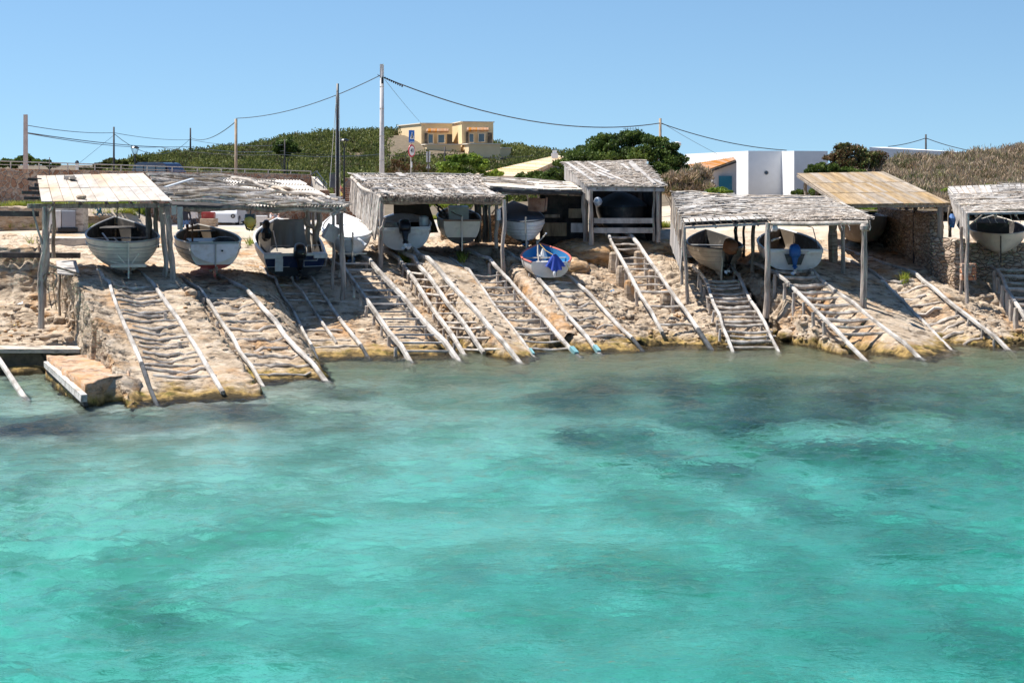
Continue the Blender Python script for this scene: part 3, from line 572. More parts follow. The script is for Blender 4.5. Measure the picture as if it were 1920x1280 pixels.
# ledge of rock under it
def rock(c, s, name='boulder', label=None, cat='boulder', group=None, mt='boulder', seed=None, flat=1.0, par=None, sub=5, rough=.28, yaw=0, boxy=0):
    sd = seed if seed is not None else random.randint(0, 9999); n = sub*4; m_ = sub*3; V = []
    for i in range(m_+1):
        th = math.pi*i/m_
        for j in range(n):
            ph = 2*math.pi*j/n; V.append((math.sin(th)*math.cos(ph), math.sin(th)*math.sin(ph), math.cos(th)))
    V = np.array(V)
    if boxy: V = V/np.max(np.abs(V), axis=1, keepdims=True)**boxy
    d = 1+rough*fbm(V[:,0]*1.5+sd, V[:,1]*1.5, V[:,2]*1.5, 4, sd % 97)+rough*.35*np.sign(fbm(V[:,0]*3, V[:,1]*3, V[:,2]*5+sd, 2, 3))*.4
    V = V*d[:, None]*np.array([s[0], s[1], s[2]*flat]); ca, sa = math.cos(yaw), math.sin(yaw)
    V = np.stack([V[:,0]*ca-V[:,1]*sa, V[:,0]*sa+V[:,1]*ca, V[:,2]], 1)+np.array(c)
    Fq = [(i*n+j, i*n+(j+1) % n, (i+1)*n+(j+1) % n, (i+1)*n+j) for i in range(m_) for j in range(n)]
    Fq = [f[::-1] for f in Fq]
    o = npmesh(name, V, np.array(Fq), M[mt], par, smooth=True)
    if label: tag(o, label, cat, group)
    return o
rock(PZ(40, 705, -.25)+Vector((-.3,.2,0)), (1.9, 1.5, .55), 'rock_ledge', 'wet rock ledge under the single white rail at the left edge', 'rock ledge', seed=3)
# orange stone block jutting into the water
def block():
    t = thing('stone_block', 'low orange-topped stone mooring block with a white timber edge, jutting into the water', 'mooring block', PZ(165, 770, 0)*1)
    a, b, c, d = P(87, 668, 43.2), P(160, 728, 37.9), P(243, 700, 39.7), P(236, 664, 44.2)
    N_ = 26; V = []; Fq = []
    top = lambda u, v: (a*(1-u)+d*u)*(1-v)+(b*(1-u)+c*u)*v
    xs = np.linspace(0, 1, N_)
    g = np.array([[list(top(u, v)) for v in np.linspace(0, 1, 60)] for u in xs]); q = fbm(g[...,0]*2.2, g[...,1]*2.2, 0, 5, 8); g[..., 2] = .56+q*.09
    # skirt down into the water
    ring = [(i, 0) for i in range(N_)]+[(N_-1, j) for j in range(1, 60)]+[(i, 59) for i in range(N_-2, -1, -1)]+[(0, j) for j in range(58, 0, -1)]
    idx = np.arange(N_*60).reshape(N_, 60); Fq = np.stack([idx[:-1,:-1], idx[1:,:-1], idx[1:,1:], idx[:-1,1:]], -1).reshape(-1,4).tolist(); V = g.reshape(-1,3).tolist(); cen = np.mean(g.reshape(-1,3), 0)
    base = [i*60+j for i, j in ring]; K = 12
    for k in range(1, K+1):
        new = []
        for i in base:
            p = np.array(V[i]) if k == 1 else np.array(V[i]); o = g.reshape(-1,3)[base.index(i)] if False else None
            new.append(p)
        break
    rg = [np.array(V[i]) for i in base]; prev = base
    for k in range(1, K+1):
        zz = .56-(k/K)*1.6; cur = []
        for i, p in enumerate(rg):
            out = (p-cen); out[2] = 0; out /= np.linalg.norm(out)
            n_ = float(fbm(p[0]*2.5, p[1]*2.5, zz*3, 4, 12)); q_ = p+out*(n_*.12+.02*k*.6); V.append([q_[0], q_[1], zz]); cur.append(len(V)-1)
        L_ = len(cur); Fq += [[prev[i], cur[i], cur[(i+1) % L_], prev[(i+1) % L_]] for i in range(L_)]; prev = cur
    o = npmesh('stone_mass', np.array(V), np.array(Fq), None, t, smooth=True, mats=[M['blocktop']])
    mb = MB(); mb.beam(P(90, 683, 43.0)+Vector((-.04,0,.0)), P(163, 746, 37.6)+Vector((-.07,0,-.0)), .14, .17, jit=.01); mb.build('edge_timber', M['bleachstick'], t)
    mb = MB(); mb.beam(P(90, 694, 43.05)+Vector((.0,0,0)), P(162, 757, 37.75)+Vector((-.02,0,-.0)), .10, .10, jit=.01); mb.build('lower_timber', M['darkwood'], t)
    mb = MB(); mb.log(P(88, 690, 43.3), P(89, 712, 43.3), .02, .02); mb.build('iron_pin', M['darkwood'], t)
M['blocktop'] = rockmat('orange_stone', [(.52,.36,.25),(.50,.28,.15),(.56,.46,.37)], .6, bd=.05, sc=1.3)
block()
rock(PZ(212, 745, 0)+Vector((0,0,.05)), (.75, .9, .52), 'boulder', 'grey weathered rock against the end of the orange stone block', 'boulder', seed=21)
# dark block facing of the quay at the left
mb = MB(); V = []
mb.quad(P(-30, 690, 44.62)*1, P(150, 692, 44.62), P(150, 652, 44.62), P(-30, 652, 44.62)); 
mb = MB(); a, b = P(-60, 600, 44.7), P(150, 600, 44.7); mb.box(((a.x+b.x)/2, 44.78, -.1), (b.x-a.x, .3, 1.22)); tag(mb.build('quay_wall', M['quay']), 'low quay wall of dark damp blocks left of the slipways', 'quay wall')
mb = MB(); mb.box(((a.x+b.x)/2, 44.98, .555), (b.x-a.x+.06, .85, .11)); tag(mb.build('quay_coping', M['concrete']), 'pale concrete kerb along the top of the dark quay wall', 'kerb')
# stone wall of porous orange rubble beside the dinghy slip
def rubblewall():
    B, T = RB['7L']; u = (T-B); V = []; nu, nv = 90, 16
    for i in range(nu):
        t = .22+.76*i/(nu-1); p = B+u*t+Vector((-.34, 0, 0)); top = p.z-.05; g = gz(p.x-.25, p.y)-.25; th = .24*(1 if 0 < i < nu-1 else .5)
        for j in range(nv):
            an = math.pi*(1.25*j/(nv-1)-.18); x = -math.cos(an)*th*1.1; z = g+(top-g)*min(1, max(0, math.sin(max(0, min(an, math.pi-0))))**.35) if 0 < an < math.pi else g
            V.append((p.x+x, p.y, z))
    V = np.array(V); n1 = fbm(V[:,0]*5, V[:,1]*5, V[:,2]*5, 4, 4); n2 = fbm(V[:,0]*9+9, V[:,1]*9, V[:,2]*9, 3, 14)
    V[:,0] += (n1*.16+n2*.08); V[:,2] += n1*.10+n2*.06; V[:,1] += n2*.08
    idx = np.arange(nu*nv).reshape(nu, nv); Fq = np.stack([idx[:-1,:-1], idx[1:,:-1], idx[1:,1:], idx[:-1,1:]], -1).reshape(-1,4)
    o = npmesh('rubble_wall', V, Fq, M['rubble'], smooth=True); tag(o, 'porous orange rubble wall along the left side of the dinghy slipway', 'rubble wall')
rubblewall()
# ------------------------------------------------------------------ sheds
C0 = {'canvasbrown': mat('brown_sheet', [(.10,.08,.06),(.16,.13,.10)], 2, bump=.2)}
class Roof:
    def __init__(s, fl, fr_, br, bl, sag=0):
        s.fl, s.fr, s.br, s.bl = map(Vector, (fl, fr_, br, bl)); s.sag = sag
        s.n = (s.fr-s.fl).cross(s.bl-s.fl).normalized()
    def at(s, u, v, h=0):
        p = (s.fl*(1-u)+s.fr*u)*(1-v)+(s.bl*(1-u)+s.br*u)*v
        return p+s.n*h-Vector((0,0,s.sag*math.sin(math.pi*max(0,min(1,u)))*.7))
def deck(rf, par, m='brush', name='roof_deck', n=14, th=.04, h=0, u0=0, u1=1, v0=0, v1=1, wav=.0):
    mb = MB()
    for k in range(n):
        a, b = u0+(u1-u0)*k/n, u0+(u1-u0)*(k+1)/n; w = [random.uniform(-wav, wav) for _ in range(4)]
        mb.quad(rf.at(a, v0+w[0], h), rf.at(b, v0+w[0], h), rf.at(b, v1+w[1], h), rf.at(a, v1+w[1], h), th)
    return mb.build(name, M[m], par)
def planks(rf, n, rows, par, m='plank', th=.028, over=.06, name='roof_planks', gap=.03, h=.05, jit=.02):
    mb = MB()
    for r in range(rows):
        v0, v1 = r/rows, (r+1)/rows
        for k in range(n):
            a = k/n+gap/n; b = (k+1)/n-gap/n
            e = random.uniform(-jit, jit)*.5; hh = h+r*.002+random.uniform(0, .010)
            s0 = v0-(over/4 if r == 0 else .01)+e; s1 = v1+(.03 if r == rows-1 else .012)+random.uniform(-jit, jit)*.5
            mb.quad(rf.at(a, s0, hh+.012), rf.at(b, s0, hh+.012), rf.at(b, s1, hh), rf.at(a, s1, hh), th)
    return mb.build(name, M[m], par)
def sticks(rf, n, par, m='stick', r=(.015,.045), ln=(.15,.6), ang=.12, name='roof_sticks', h=(.05,.13), u=(0,1), v=(0,1), along='u', seg=4, wob=.03, nn=5):
    mb = MB(); W = (rf.fr-rf.fl).length; D = (rf.bl-rf.fl).length
    for k in range(n):
        l = random.uniform(*ln); c = random.uniform(u[0], u[1]); d = random.uniform(v[0], v[1]); a = random.gauss(0, ang); rr = random.uniform(*r)
        if along == 'u': du, dv = l*math.cos(a)/2, l*math.sin(a)/2*W/D
        else: du, dv = l*math.sin(a)/2*D/W, l*math.cos(a)/2
        u0, u1_ = max(u[0]-.03, c-du), min(u[1]+.03, c+du); v0_, v1_ = max(v[0]-.03, min(v[1]+.03, d-dv)), max(v[0]-.03, min(v[1]+.03, d+dv))
        hh = random.uniform(*h); mb.log(rf.at(u0, v0_, hh), rf.at(u1_, v1_, hh+random.uniform(-.02,.02)), rr, rr*random.uniform(.5,.95), wob, seg, nn)
    return mb.build(name, M[m], par)
def straws(rf, n, par, m='brush', ln=(.1,.35), w=(.01,.025), ang=.25, name='roof_brush', h=(.0,.07), u=(0,1), v=(0,1), along='v'):
    """thousands of thin twigs as numpy boxes (3-sided)"""
    rs = np.random.RandomState(random.randint(0, 99999)); W = (rf.fr-rf.fl).length; D = (rf.bl-rf.fl).length
    c = rs.uniform(u[0], u[1], n); d = rs.uniform(v[0]-.02, v[1]+.02, n); l = rs.uniform(*ln, n); a = rs.normal(0, ang, n); hh = rs.uniform(*h, n); ww = rs.uniform(*w, n)
    if along == 'v': dx, dy = np.sin(a), np.cos(a)
    else: dx, dy = np.cos(a), np.sin(a)
    fl, f2, bl, br = [np.array(q) for q in (rf.fl, rf.fr, rf.bl, rf.br)]; nn_ = np.array(rf.n)
    def at(u_, v_, h_): return (fl*(1-u_)[:,None]+f2*u_[:,None])*(1-v_)[:,None]+(bl*(1-u_)[:,None]+br*u_[:,None])*v_[:,None]+nn_*h_[:,None]-np.array([0,0,1])*(rf.sag*.7*np.sin(np.pi*np.clip(u_,0,1)))[:,None]
    p = at(c-dx*l/2/W, d-dy*l/2/D, hh); q = at(c+dx*l/2/W, d+dy*l/2/D, hh+rs.uniform(-.02,.04,n)); t = q-p; t /= np.linalg.norm(t, axis=1, keepdims=True)
    s_ = np.cross(t, nn_); s_ /= np.linalg.norm(s_, axis=1, keepdims=True); w3 = ww[:,None]
    V = np.stack([p-s_*w3, p+s_*w3, p+nn_*w3*1.3, q-s_*w3*.6, q+s_*w3*.6, q+nn_*w3], 1).reshape(-1,3); b = np.arange(n)[:,None]*6
    Fq = np.concatenate([b+np.array([0,3,5,2]), b+np.array([1,2,5,4]), b+np.array([0,1,4,3])], 0)
    return npmesh(name, V, Fq, M[m], par)
def post(par, top, bot, Y, r=.07, m='post', name='post', wob=.03, Yb=None, gnd=True):
    a = P(*top, Y); b = P(*bot, Yb or Y); mb = MB()
    mb.log(b-Vector((0,0,.25 if gnd else 0)), a, r*.90, r*.76, wob*.7, 11, 9, bumps=.10); return mb.build(name, M[m], par)
def beam(par, a, b, wd, ht, m='greyplank', name='beam', jit=.01):
    mb = MB(); mb.beam(a, b, wd, ht, jit=jit); return mb.build(name, M[m], par)
def pole(par, a, b, r, m='drift', name='beam', wob=.03):
    mb = MB(); mb.log(a, b, r, r*.8, wob, 10, 8); return mb.build(name, M[m], par)
def stickwall(par, a, b, c, d, n, m='stick', name='side_wall', r=(.02,.035), seg=3, jag=.04):
    """a,b top edge; d,c bottom edge"""
    mb = MB()
    for k in range(n):
        t = (k+.5)/n; p = Vector(a).lerp(b, t); q = Vector(d).lerp(c, t)
        rr = random.uniform(*r); off = Vector((random.uniform(-.015,.015), random.uniform(-.02,.02), 0))
        mb.log(q+off+Vector((0,0,random.uniform(-jag, jag))), p+off+Vector((0,0,random.uniform(0, jag))), rr, rr*.8, .012, seg, 5)
    return mb.build(name, M[m], par)
def shed(label, rf, cat='boat shed'):
    c = (rf.fl+rf.fr)/2; return thing('boat_shed', label, cat, (c.x, c.y, gz(c.x, c.y)), 'open timber boat sheds')
def rafters(par, rf, n, r=.05, m='oldpost'):
    for k in range(n):
        u = (k+.5)/n; mb = MB(); mb.log(rf.at(u, -.01, -.1), rf.at(u, 1, -.1), r, r*.8, .02, 5, 7); mb.build('rafter', M[m], par)

# 1 pale plank roof, far left
r1 = Roof(P(77, 381, 45.8), P(321, 379, 48.5), P(270, 329, 52.8), P(69, 334, 50.6))
s = shed('leftmost boat shed, with a flat roof of pale planks', r1); planks(r1, 12, 2, s, 'plank'); rafters(s, r1, 5)
beam(s, P(52, 386, 45.7), P(321, 385, 48.6), .10, .13, 'oldpost', 'front_beam')
for y, x0, x1, Y in ((336,52,75,49.9),(347,64,75,48.9),(353,54,78,48.4),(361,41,78,47.7),(371,45,80,46.7)): beam(s, P(x0, y, Y), P(x1+3, y-1, Y+.1)-Vector((0,0,.03)), .08, .09, 'darkwood', 'purlin')
post(s, (84,388), (77,600), 45.7, .10, wob=.10); post(s, (86,392), (80,560), 45.9, .13, wob=.06); mb = MB(); mb.log(P(80,470,45.7), P(62,392,45.7), .04, .03, .03); mb.log(P(84,420,45.7), P(98,388,45.7), .05, .04, .03); mb.build('forked_branch', M['post'], s)
mb = MB(); mb.log(P(83,466,45.9), P(97,420,46.1), .04, .025, .03); mb.build('forked_branch', M['post'], s)
post(s, (100,386), (101,468), 50.6, .075, 'oldpost'); post(s, (278,384), (280,440), 51.2, .12, 'oldpost'); post(s, (292,384), (294,450), 51.2, .09, 'oldpost')
post(s, (303,386), (309,520), 49.0, .09, wob=.08); post(s, (313,386), (322,556), 48.4, .11, wob=.10); mb = MB(); mb.log(P(322,470,47.9), P(308,400,47.7), .05, .04, .05); mb.build('forked_branch', M['post'], s)
mb = MB(); mb.quad(P(333,388,47.0), P(343,388,47.0), P(343,432,47.0), P(333,430,47.0), .03); mb.quad(P(322,386,47.0), P(331,386,47.0), P(331,402,47.0), P(322,404,47.0), .03); mb.build('hanging_board', M['greyplank'], s)
mb = MB(); mb.box(P(130, 333, 50.4), (.30, .2, .12)); mb.box(P(136, 334, 50.2), (.2, .3, .06), Matrix.Rotation(.4, 3, 'Z')); tag(mb.build('roof_weight', M['concrete']), 'flat stone weight near the back edge of the pale plank roof', 'stone')
rock(r1.at(.30, .06, .12), (.16, .12, .08), 'roof_weight', 'whitish stone weight at the front edge of the pale plank roof', 'stone', None, 'boulder', 5, sub=3)
# 2 stick and corrugated roof
r2 = Roof(P(322, 383, 48.7), P(648, 388, 52.5), P(573, 345, 57.5), P(283, 332, 53.4), sag=.06)
s = shed('second boat shed from the left, roofed with corrugated sheets under crooked branches', r2)
def corrug(rf, par, u0, u1, v0, v1, h=.03, wl=.075, amp=.02, m='fibro', name='corrugated_sheet'):
    W = (rf.fr-rf.fl).length; n = int(W*(u1-u0)/wl*6); mb = MB(); vs = []
    for i in range(n+1):
        u = u0+(u1-u0)*i/n; z = h+amp*math.sin(2*math.pi*i/6)
        vs += [rf.at(u, v0, z+.02), rf.at(u, v1, z)]
    mb.add(vs, [(2*i, 2*i+2, 2*i+3, 2*i+1) for i in range(n)]); return mb.build(name, M[m], par, smooth=True)
M['fibro'] = mat('cement_sheet', [(.42,.38,.33),(.62,.57,.51),(.68,.64,.58)], 2, bump=.2, bscale=20, stain=((.22,.18,.14), 1.6, .6))
deck(r2, s, 'darkwood', th=.02, h=-.03, u1=.5); deck(r2, s, 'fibro', th=.02, h=-.03, u0=.5, name='roof_sheet')  # dark sheet under the left branches paints the shade in their gaps
for i in range(5):
    corrug(r2, s, .42, 1-.012*i, i*.2-.02, i*.2+.19, .025+i*.025, .12, .03)
sticks(r2, 46, s, r=(.022,.055), ln=(.3,.8), ang=.08, u=(0,.62), h=(.08,.17), seg=7, wob=.06); sticks(r2, 45, s, r=(.02,.04), ln=(.12,.3), ang=.35, u=(.6,1), v=(0,.25), h=(.07,.14), seg=5)
sticks(r2, 16, s, 'drift', r=(.035,.065), ln=(.35,.8), ang=.12, u=(.0,.75), h=(.12,.2), seg=9, wob=.10, name='roof_branchwork')
mb = MB()
for a, b in (((.48,.98),(.74,.30)), ((.66,.75),(.80,.02)), ((.58,.9),(.72,.25)), ((.62,.7),(.93,.12)), ((.70,.55),(.98,.1)), ((.74,.2),(.86,-.03)), ((.55,.80),(.88,.25))): mb.log(r2.at(*a, .16), r2.at(*b, .16), .05, .05, .12, 10, 8)
mb.build('diagonal_branches', M['drift'], s)
mb = MB(); mb.beam(P(279,360,50.0), P(425,372,50.4), .10, .06); mb.beam(P(310,358,50.2)+Vector((0,0,.12)), P(361,344,51.8)+Vector((0,0,.15)), .12, .04); tag(mb.build('pipe', mat('pale_plastic', [(.42,.45,.48),(.55,.58,.60)], 3, rough=.4, bump=0)), 'two pale grey boards crossing at the left end of the branch roof', 'boards')
M['metalpale'] = bpy.data.materials['pale_plastic']
pole(s, P(335, 389, 48.9), P(520, 396, 51.0), .085, 'oldpost', 'front_beam', .08); pole(s, P(510, 397, 51.0), P(648, 392, 52.5), .075, 'drift', 'front_beam', .07); pole(s, P(622, 403, 52.3), P(654, 384, 52.4), .06, 'drift', 'beam'); beam(s, P(322, 384, 48.7)-Vector((0,0,.02)), P(560, 392, 51.5), .05, .07, 'darkwood', 'beam'); beam(s, P(560, 392, 51.5), P(650, 387, 52.5), .05, .06, 'greyplank', 'beam')
post(s, (625,400), (624,528), 52.7, .065, wob=.03); post(s, (640,398), (642,560), 52.2, .10, wob=.06); post(s, (576,395), (580,468), 56, .10, 'oldpost'); post(s, (597,396), (596,478), 56, .13, 'oldpost', wob=.08); post(s, (588,396), (590,470), 56.4, .07, 'oldpost'); mb = MB(); mb.log(P(572,410,56), P(596,440,56), .10, .06, .05); mb.build('brace', M['oldpost'], s)
rafters(s, r2, 6)
# 3 brush roof with stick side wall
r3 = Roof(P(713, 369, 55.8), P(944, 371, 56.8), P(898, 331, 62.1), P(659, 330, 61.1))
s = shed('third boat shed from the left, brush thatched with a tall stick side wall', r3)
deck(r3, s, 'darkwood', th=.07, wav=.0); straws(r3, 3600, s, 'brush', (.12,.35), (.008,.02), .35, h=(.0,.06)); straws(r3, 1500, s, 'stick', (.2,.5), (.008,.018), .5, h=(.04,.09), name='loose_twigs')  # dark sheet stands in for shade between the thatch twigs
for v in (.97,.72,.47,.24,.03): sticks(r3, 5, s, 'stick', (.018,.03), (.35,.8), .02, h=(.09,.11), v=(v-.01, v+.01), seg=6, name='batten')
mb = MB()
for u, v, l, w_ in ((.0,.62,.38,.17),(.03,.02,.30,.16),(.46,.04,.45,.22),(.67,.03,.42,.12),(.80,.05,.42,.12),(.90,.02,.3,.2),(.16,.33,.2,.12),(.35,.85,.2,.2)): 
    W = (r3.fr-r3.fl).length; mb.quad(r3.at(u, v, .12), r3.at(u+w_/W, v, .12), r3.at(u+w_/W, v+l, .11), r3.at(u, v+l, .11), .03)
for i in range(4): mb.quad(r3.at(.70, .08+i*.09, .10), r3.at(.86, .08+i*.09, .10), r3.at(.86, .11+i*.09, .10), r3.at(.70, .11+i*.09, .10), .02)
mb.build('roof_boards', M['greyplank'], s)
pole(s, P(713, 378, 55.9), P(940, 380, 56.8), .10, 'oldpost', 'front_beam', .02); straws(Roof(P(716, 374, 55.75), P(942, 376, 56.7), P(942, 371, 56.65), P(716, 369, 55.7)), 900, s, 'brush', (.06,.16), (.008,.016), .5, name='thatch_fringe')
stickwall(s, P(659, 333, 61.0), P(713, 371, 55.9), P(704, 448, 56.1), P(657, 392, 61.0), 78, 'stick', r=(.028,.05), jag=.08)
mb = MB(); mb.quad(P(738,440,60.4), P(822,436,60.6), P(800,372,60.6), P(738,372,60.4), .05); mb.build('back_sheet', C0['canvasbrown'], s)
mb = MB(); mb.log(P(659,333,60.9), P(714,372,55.7), .06, .06, .06, 10, 8); mb.build('roof_edge_log', M['drift'], s)
post(s, (717,372), (711,494), 55.9, .10, wob=.05); mb = MB(); mb.log(P(713,432,55.5), P(722,408,55.5), .06, .03, .02); mb.build('forked_branch', M['post'], s); post(s, (945,374), (944,514), 55.9, .085, wob=.05); post(s, (931,385), (931,453), 57.5, .09, 'oldpost')
for x, Y, r_ in ((893,60.5,.10),(906,59.6,.055),(918,59,.06),(911,60.3,.10),(899,60.2,.08)): post(s, (x,376), (x+1,442), Y, r_, 'oldpost')
rafters(s, r3, 5)
mb = MB(); mb.lathe(P(935, 413, 57.2), [(.07,0),(.075,.35),(.06,.4)], 10); tag(mb.build('canister', mat('white_plastic', [(.55,.55,.56),(.68,.68,.68)], 3, rough=.4, bump=0)), 'slim white canister tied to the post between the two middle sheds', 'canister')
M['white'] = bpy.data.materials['white_plastic']
# low link roof between third and tall shed
r4 = Roof(P(918, 350, 57.6), P(1092, 357, 60.2), P(1070, 343, 63.5), P(884, 331, 63), sag=.06)
s = shed('low sagging lean-to roof of pale worn boards joining the two middle sheds', r4)
deck(r4, s, 'plank', th=.05); sticks(r4, 10, s, 'drift', (.02,.035), (.3,.8), .05, h=(.05,.09)); planks(r4, 16, 3, s, 'bleach', jit=.06, h=.03) if 'bleach' in M else None
pole(s, P(925, 356, 57.7), P(1092, 363, 60.2), .09, 'darkwood', 'front_beam', .03); pole(s, P(940, 362, 57.9), P(1088, 366, 60.3), .05, 'oldpost', 'beam', .03)
for i in range(7): pole(s, P(940+i*21, 360, 58+i*.3)-Vector((0,0,.1)), P(905+i*25, 340, 62.8)-Vector((0,0,.12)), .04, 'darkwood', 'rafter')
post(s, (1094,362), (1098,442), 60.2, .10, wob=.04); post(s, (951,366), (950,392), 60, .04, 'oldpost')
# boards with a solid dark backing, added so the lean-to looks shaded inside
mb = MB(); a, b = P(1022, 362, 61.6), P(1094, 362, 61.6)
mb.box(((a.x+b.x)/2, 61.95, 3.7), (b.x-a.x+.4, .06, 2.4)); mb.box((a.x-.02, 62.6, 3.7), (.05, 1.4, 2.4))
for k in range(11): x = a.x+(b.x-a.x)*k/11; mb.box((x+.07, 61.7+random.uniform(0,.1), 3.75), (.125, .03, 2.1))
mb.build('dark_board_backing', M['darkwood'], s)
mb = MB(); mb.box(P(1035, 405, 61.3), (.6,.35,.12)); mb.box(P(1040,430,61.2), (.9,.4,.5)); mb.box(P(1078,400,61.2), (.5,.3,.35)); tag(mb.build('fish_crates', M['oldpost']), 'stack of brown crates in the dark under the lean-to', 'crates')
mb = MB(); q = P(1083, 427, 60.3); mb.box(q, (.5,.06,.35)); tag(mb.build('panel', M['greyplank']), 'grey panel leaning beside the left post of the tall shed', 'panel')
mb = MB(); Rm = Matrix.Rotation(.08, 3, 'Y'); c = P(1010, 384, 59.4); mb.box(c+Vector((-.08,0,0)), (.62,.06,.5), Rm); mb.box(c+Vector((.29,.25,.02)), (.06,.5,.5), Rm)
tag(mb.build('red_board_box', mat('red_boards', [(.20,.085,.05),(.36,.18,.11),(.44,.27,.19)], 3, bump=.3)), 'open box of faded red boards under the lean-to roof', 'box')
# 5 tall shed with barrier
r5 = Roof(P(1102, 349, 60), P(1245, 350, 60), P(1207, 304, 65.6), P(1058, 307, 65.6))
s = shed('tallest boat shed in the middle, grey brush roof and two barrier planks across the front', r5)
deck(r5, s, 'darkwood', th=.06); straws(r5, 2600, s, 'stick', (.15,.4), (.008,.018), .25, h=(.0,.05), along='u'); straws(r5, 1200, s, 'brush', (.15,.3), (.008,.018), .3, h=(.02,.07), along='u')  # dark under-sheet colours the gaps in the brush as shade
mb = MB(); W = (r5.fr-r5.fl).length
for u0, v0, u1_, v1 in ((.10,.06,.0,.95),(.22,.3,.12,1.0),(.55,.02,.30,.6),(.40,.5,.28,.95),(.86,.03,.80,.98),(.70,.6,.66,.85),(.38,.2,.25,.5),(.78,.5,.78,.9),(.06,.0,.30,.04),(.97,.0,.90,.2)): mb.quad(r5.at(u0, v0, .11), r5.at(u0+.045, v0, .11), r5.at(u1_+.045, v1, .10), r5.at(u1_, v1, .10), .03)
mb.build('roof_boards', M['greyplank'], s)
for v in (.03,.3,.62,.97): sticks(r5, 4, s, 'drift', (.018,.028), (.4,.8), .02, h=(.07,.09), v=(v-.01,v+.01), name='batten')
beam(s, P(1103, 355, 60), P(1246, 356, 60), .06, .12, 'greyplank', 'front_beam'); beam(s, P(1103, 351, 60.05), P(1240, 351, 60.05), .1, .05, 'drift', 'front_beam')
mb = MB()
for k in range(12):
    t0, t1 = k/12, (k+.9)/12; a, b = P(1058, 309, 65.5), P(1104, 353, 60.1); mb.quad(a.lerp(b, t0)-Vector((0,0,.6+.9*t0*0)), a.lerp(b, t1)-Vector((0,0,.6)), a.lerp(b, t1), a.lerp(b, t0), .03)
mb.build('side_wall', M['greyplank'], s)
for x0_, x1_, Y0_, Y1_ in ((1100,1066,60.9,65.3),(1238,1205,60.5,65.3)):  # dark side walls added to keep the inside of the tall shed shaded
    mb = MB()
    for k in range(10): a, b = P(x0_,350,Y0_), P(x1_,350,Y1_); p, q = a.lerp(b, k/10), a.lerp(b, (k+.94)/10); mb.quad((p.x,p.y,2.7), (q.x,q.y,2.7), (q.x,q.y,4.85), (p.x,p.y,4.85), .03)
    mb.build('side_wall', M['darkwood'], s)
post(s, (1108,356), (1108,447), 59.8, .10, wob=.02); post(s, (1234,356), (1234,442), 60.1, .10, wob=.02); post(s, (1226,356), (1226,440), 60.4, .06, 'drift'); post(s, (1100,356), (1099,438), 60.8, .07, 'oldpost')
post(s, (1215,356), (1215,430), 64.8, .1, 'darkwood')
for y0, y1 in ((409,419),(427,437)):
    mb = MB(); mb.quad(P(1113,y1,60.0), P(1224,y1,60.0), P(1224,y0,60.0), P(1113,y0,60.0), .05); mb.build('barrier_plank', M['greyplank'], s)
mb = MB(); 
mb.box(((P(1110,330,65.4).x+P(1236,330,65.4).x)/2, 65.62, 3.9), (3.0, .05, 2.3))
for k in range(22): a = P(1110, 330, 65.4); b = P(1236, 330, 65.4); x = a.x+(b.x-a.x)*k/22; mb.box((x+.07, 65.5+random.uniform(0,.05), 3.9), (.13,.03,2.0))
mb.build('dark_board_backing', M['darkwood'], s)
rafters(s, r5, 4)
# 4 right double shed
r6 = Roof(P(1282, 422, 54.3), P(1441, 415, 54.0), P(1378, 369, 59.4), P(1259, 361, 59.6))
s = shed('right-centre boat shed, ragged shingle and stick roof with a slatted left wall', r6)
deck(r6, s, 'darkwood', th=.03); sticks(r6, 90, s, 'stick', (.012,.03), (.15,.5), .12, h=(.03,.10), seg=5)  # dark under-sheet gives the gaps between shingles a painted shade
mb = MB()
for k in range(340):
    u, v = random.uniform(0,.97), random.uniform(0,.97); a_ = random.gauss(.0,.12); l, w_ = random.uniform(.15,.7), random.uniform(.04,.10); hh = random.uniform(.03,.10)
    p = r6.at(u, v, hh); x = (r6.fr-r6.fl).normalized(); y = (r6.bl-r6.fl).normalized(); d = x*math.cos(a_)+y*math.sin(a_); e = -x*math.sin(a_)+y*math.cos(a_); mb.quad(p, p+d*l, p+d*l+e*w_, p+e*w_, .018)
for k in range(14): mb.quad(r6.at(k/14+.01, -.01, .12), r6.at((k+.9)/14, -.01, .12), r6.at((k+.9)/14, .10, .11), r6.at(k/14+.01, .10, .11), .02)
mb.build('roof_shingles', M['bleachstick'] if 'bleachstick' in M else M['stick'], s)
sticks(r6, 9, s, 'drift', (.025,.04), (.5,.9), .10, h=(.10,.15), seg=8, wob=.06, name='roof_branchwork')
beam(s, P(1282, 427, 53.9), P(1441, 419, 53.2), .08, .07, 'greyplank', 'front_beam')
def slatwall(par, a, b, c, d, n, m='greyplank', name='side_wall', gap=.12, v=True):
    mb = MB()
    for k in range(n):
        t0, t1 = k/n, (k+1-gap)/n; j = random.uniform(-.05,.05)
        mb.quad(Vector(d).lerp(c, t0)+Vector((0,0,j)), Vector(d).lerp(c, t1)+Vector((0,0,j)), Vector(a).lerp(b, t1), Vector(a).lerp(b, t0), .025)
    return mb.build(name, M[m], par)
slatwall(s, P(1259,363,59.0), P(1283,424,54.0), P(1276,508,54.2), P(1256,458,59.0), 17)
stickwall(s, P(1259,363,58.9), P(1283,424,53.95), P(1279,470,54.1), P(1258,410,58.9), 22, 'drift', 'lean_sticks', r=(.02,.04))
post(s, (1283,426), (1289,556), 53.7, .07, wob=.03); post(s, (1276,430), (1278,520), 54.6, .06, wob=.03); post(s, (1441,418), (1436,582), 53.0, .115, wob=.05)
mb = MB(); mb.log(P(1446,452,53.0), P(1464,445,52.9), .035, .02, .02); mb.build('branch_stub', M['post'], s)
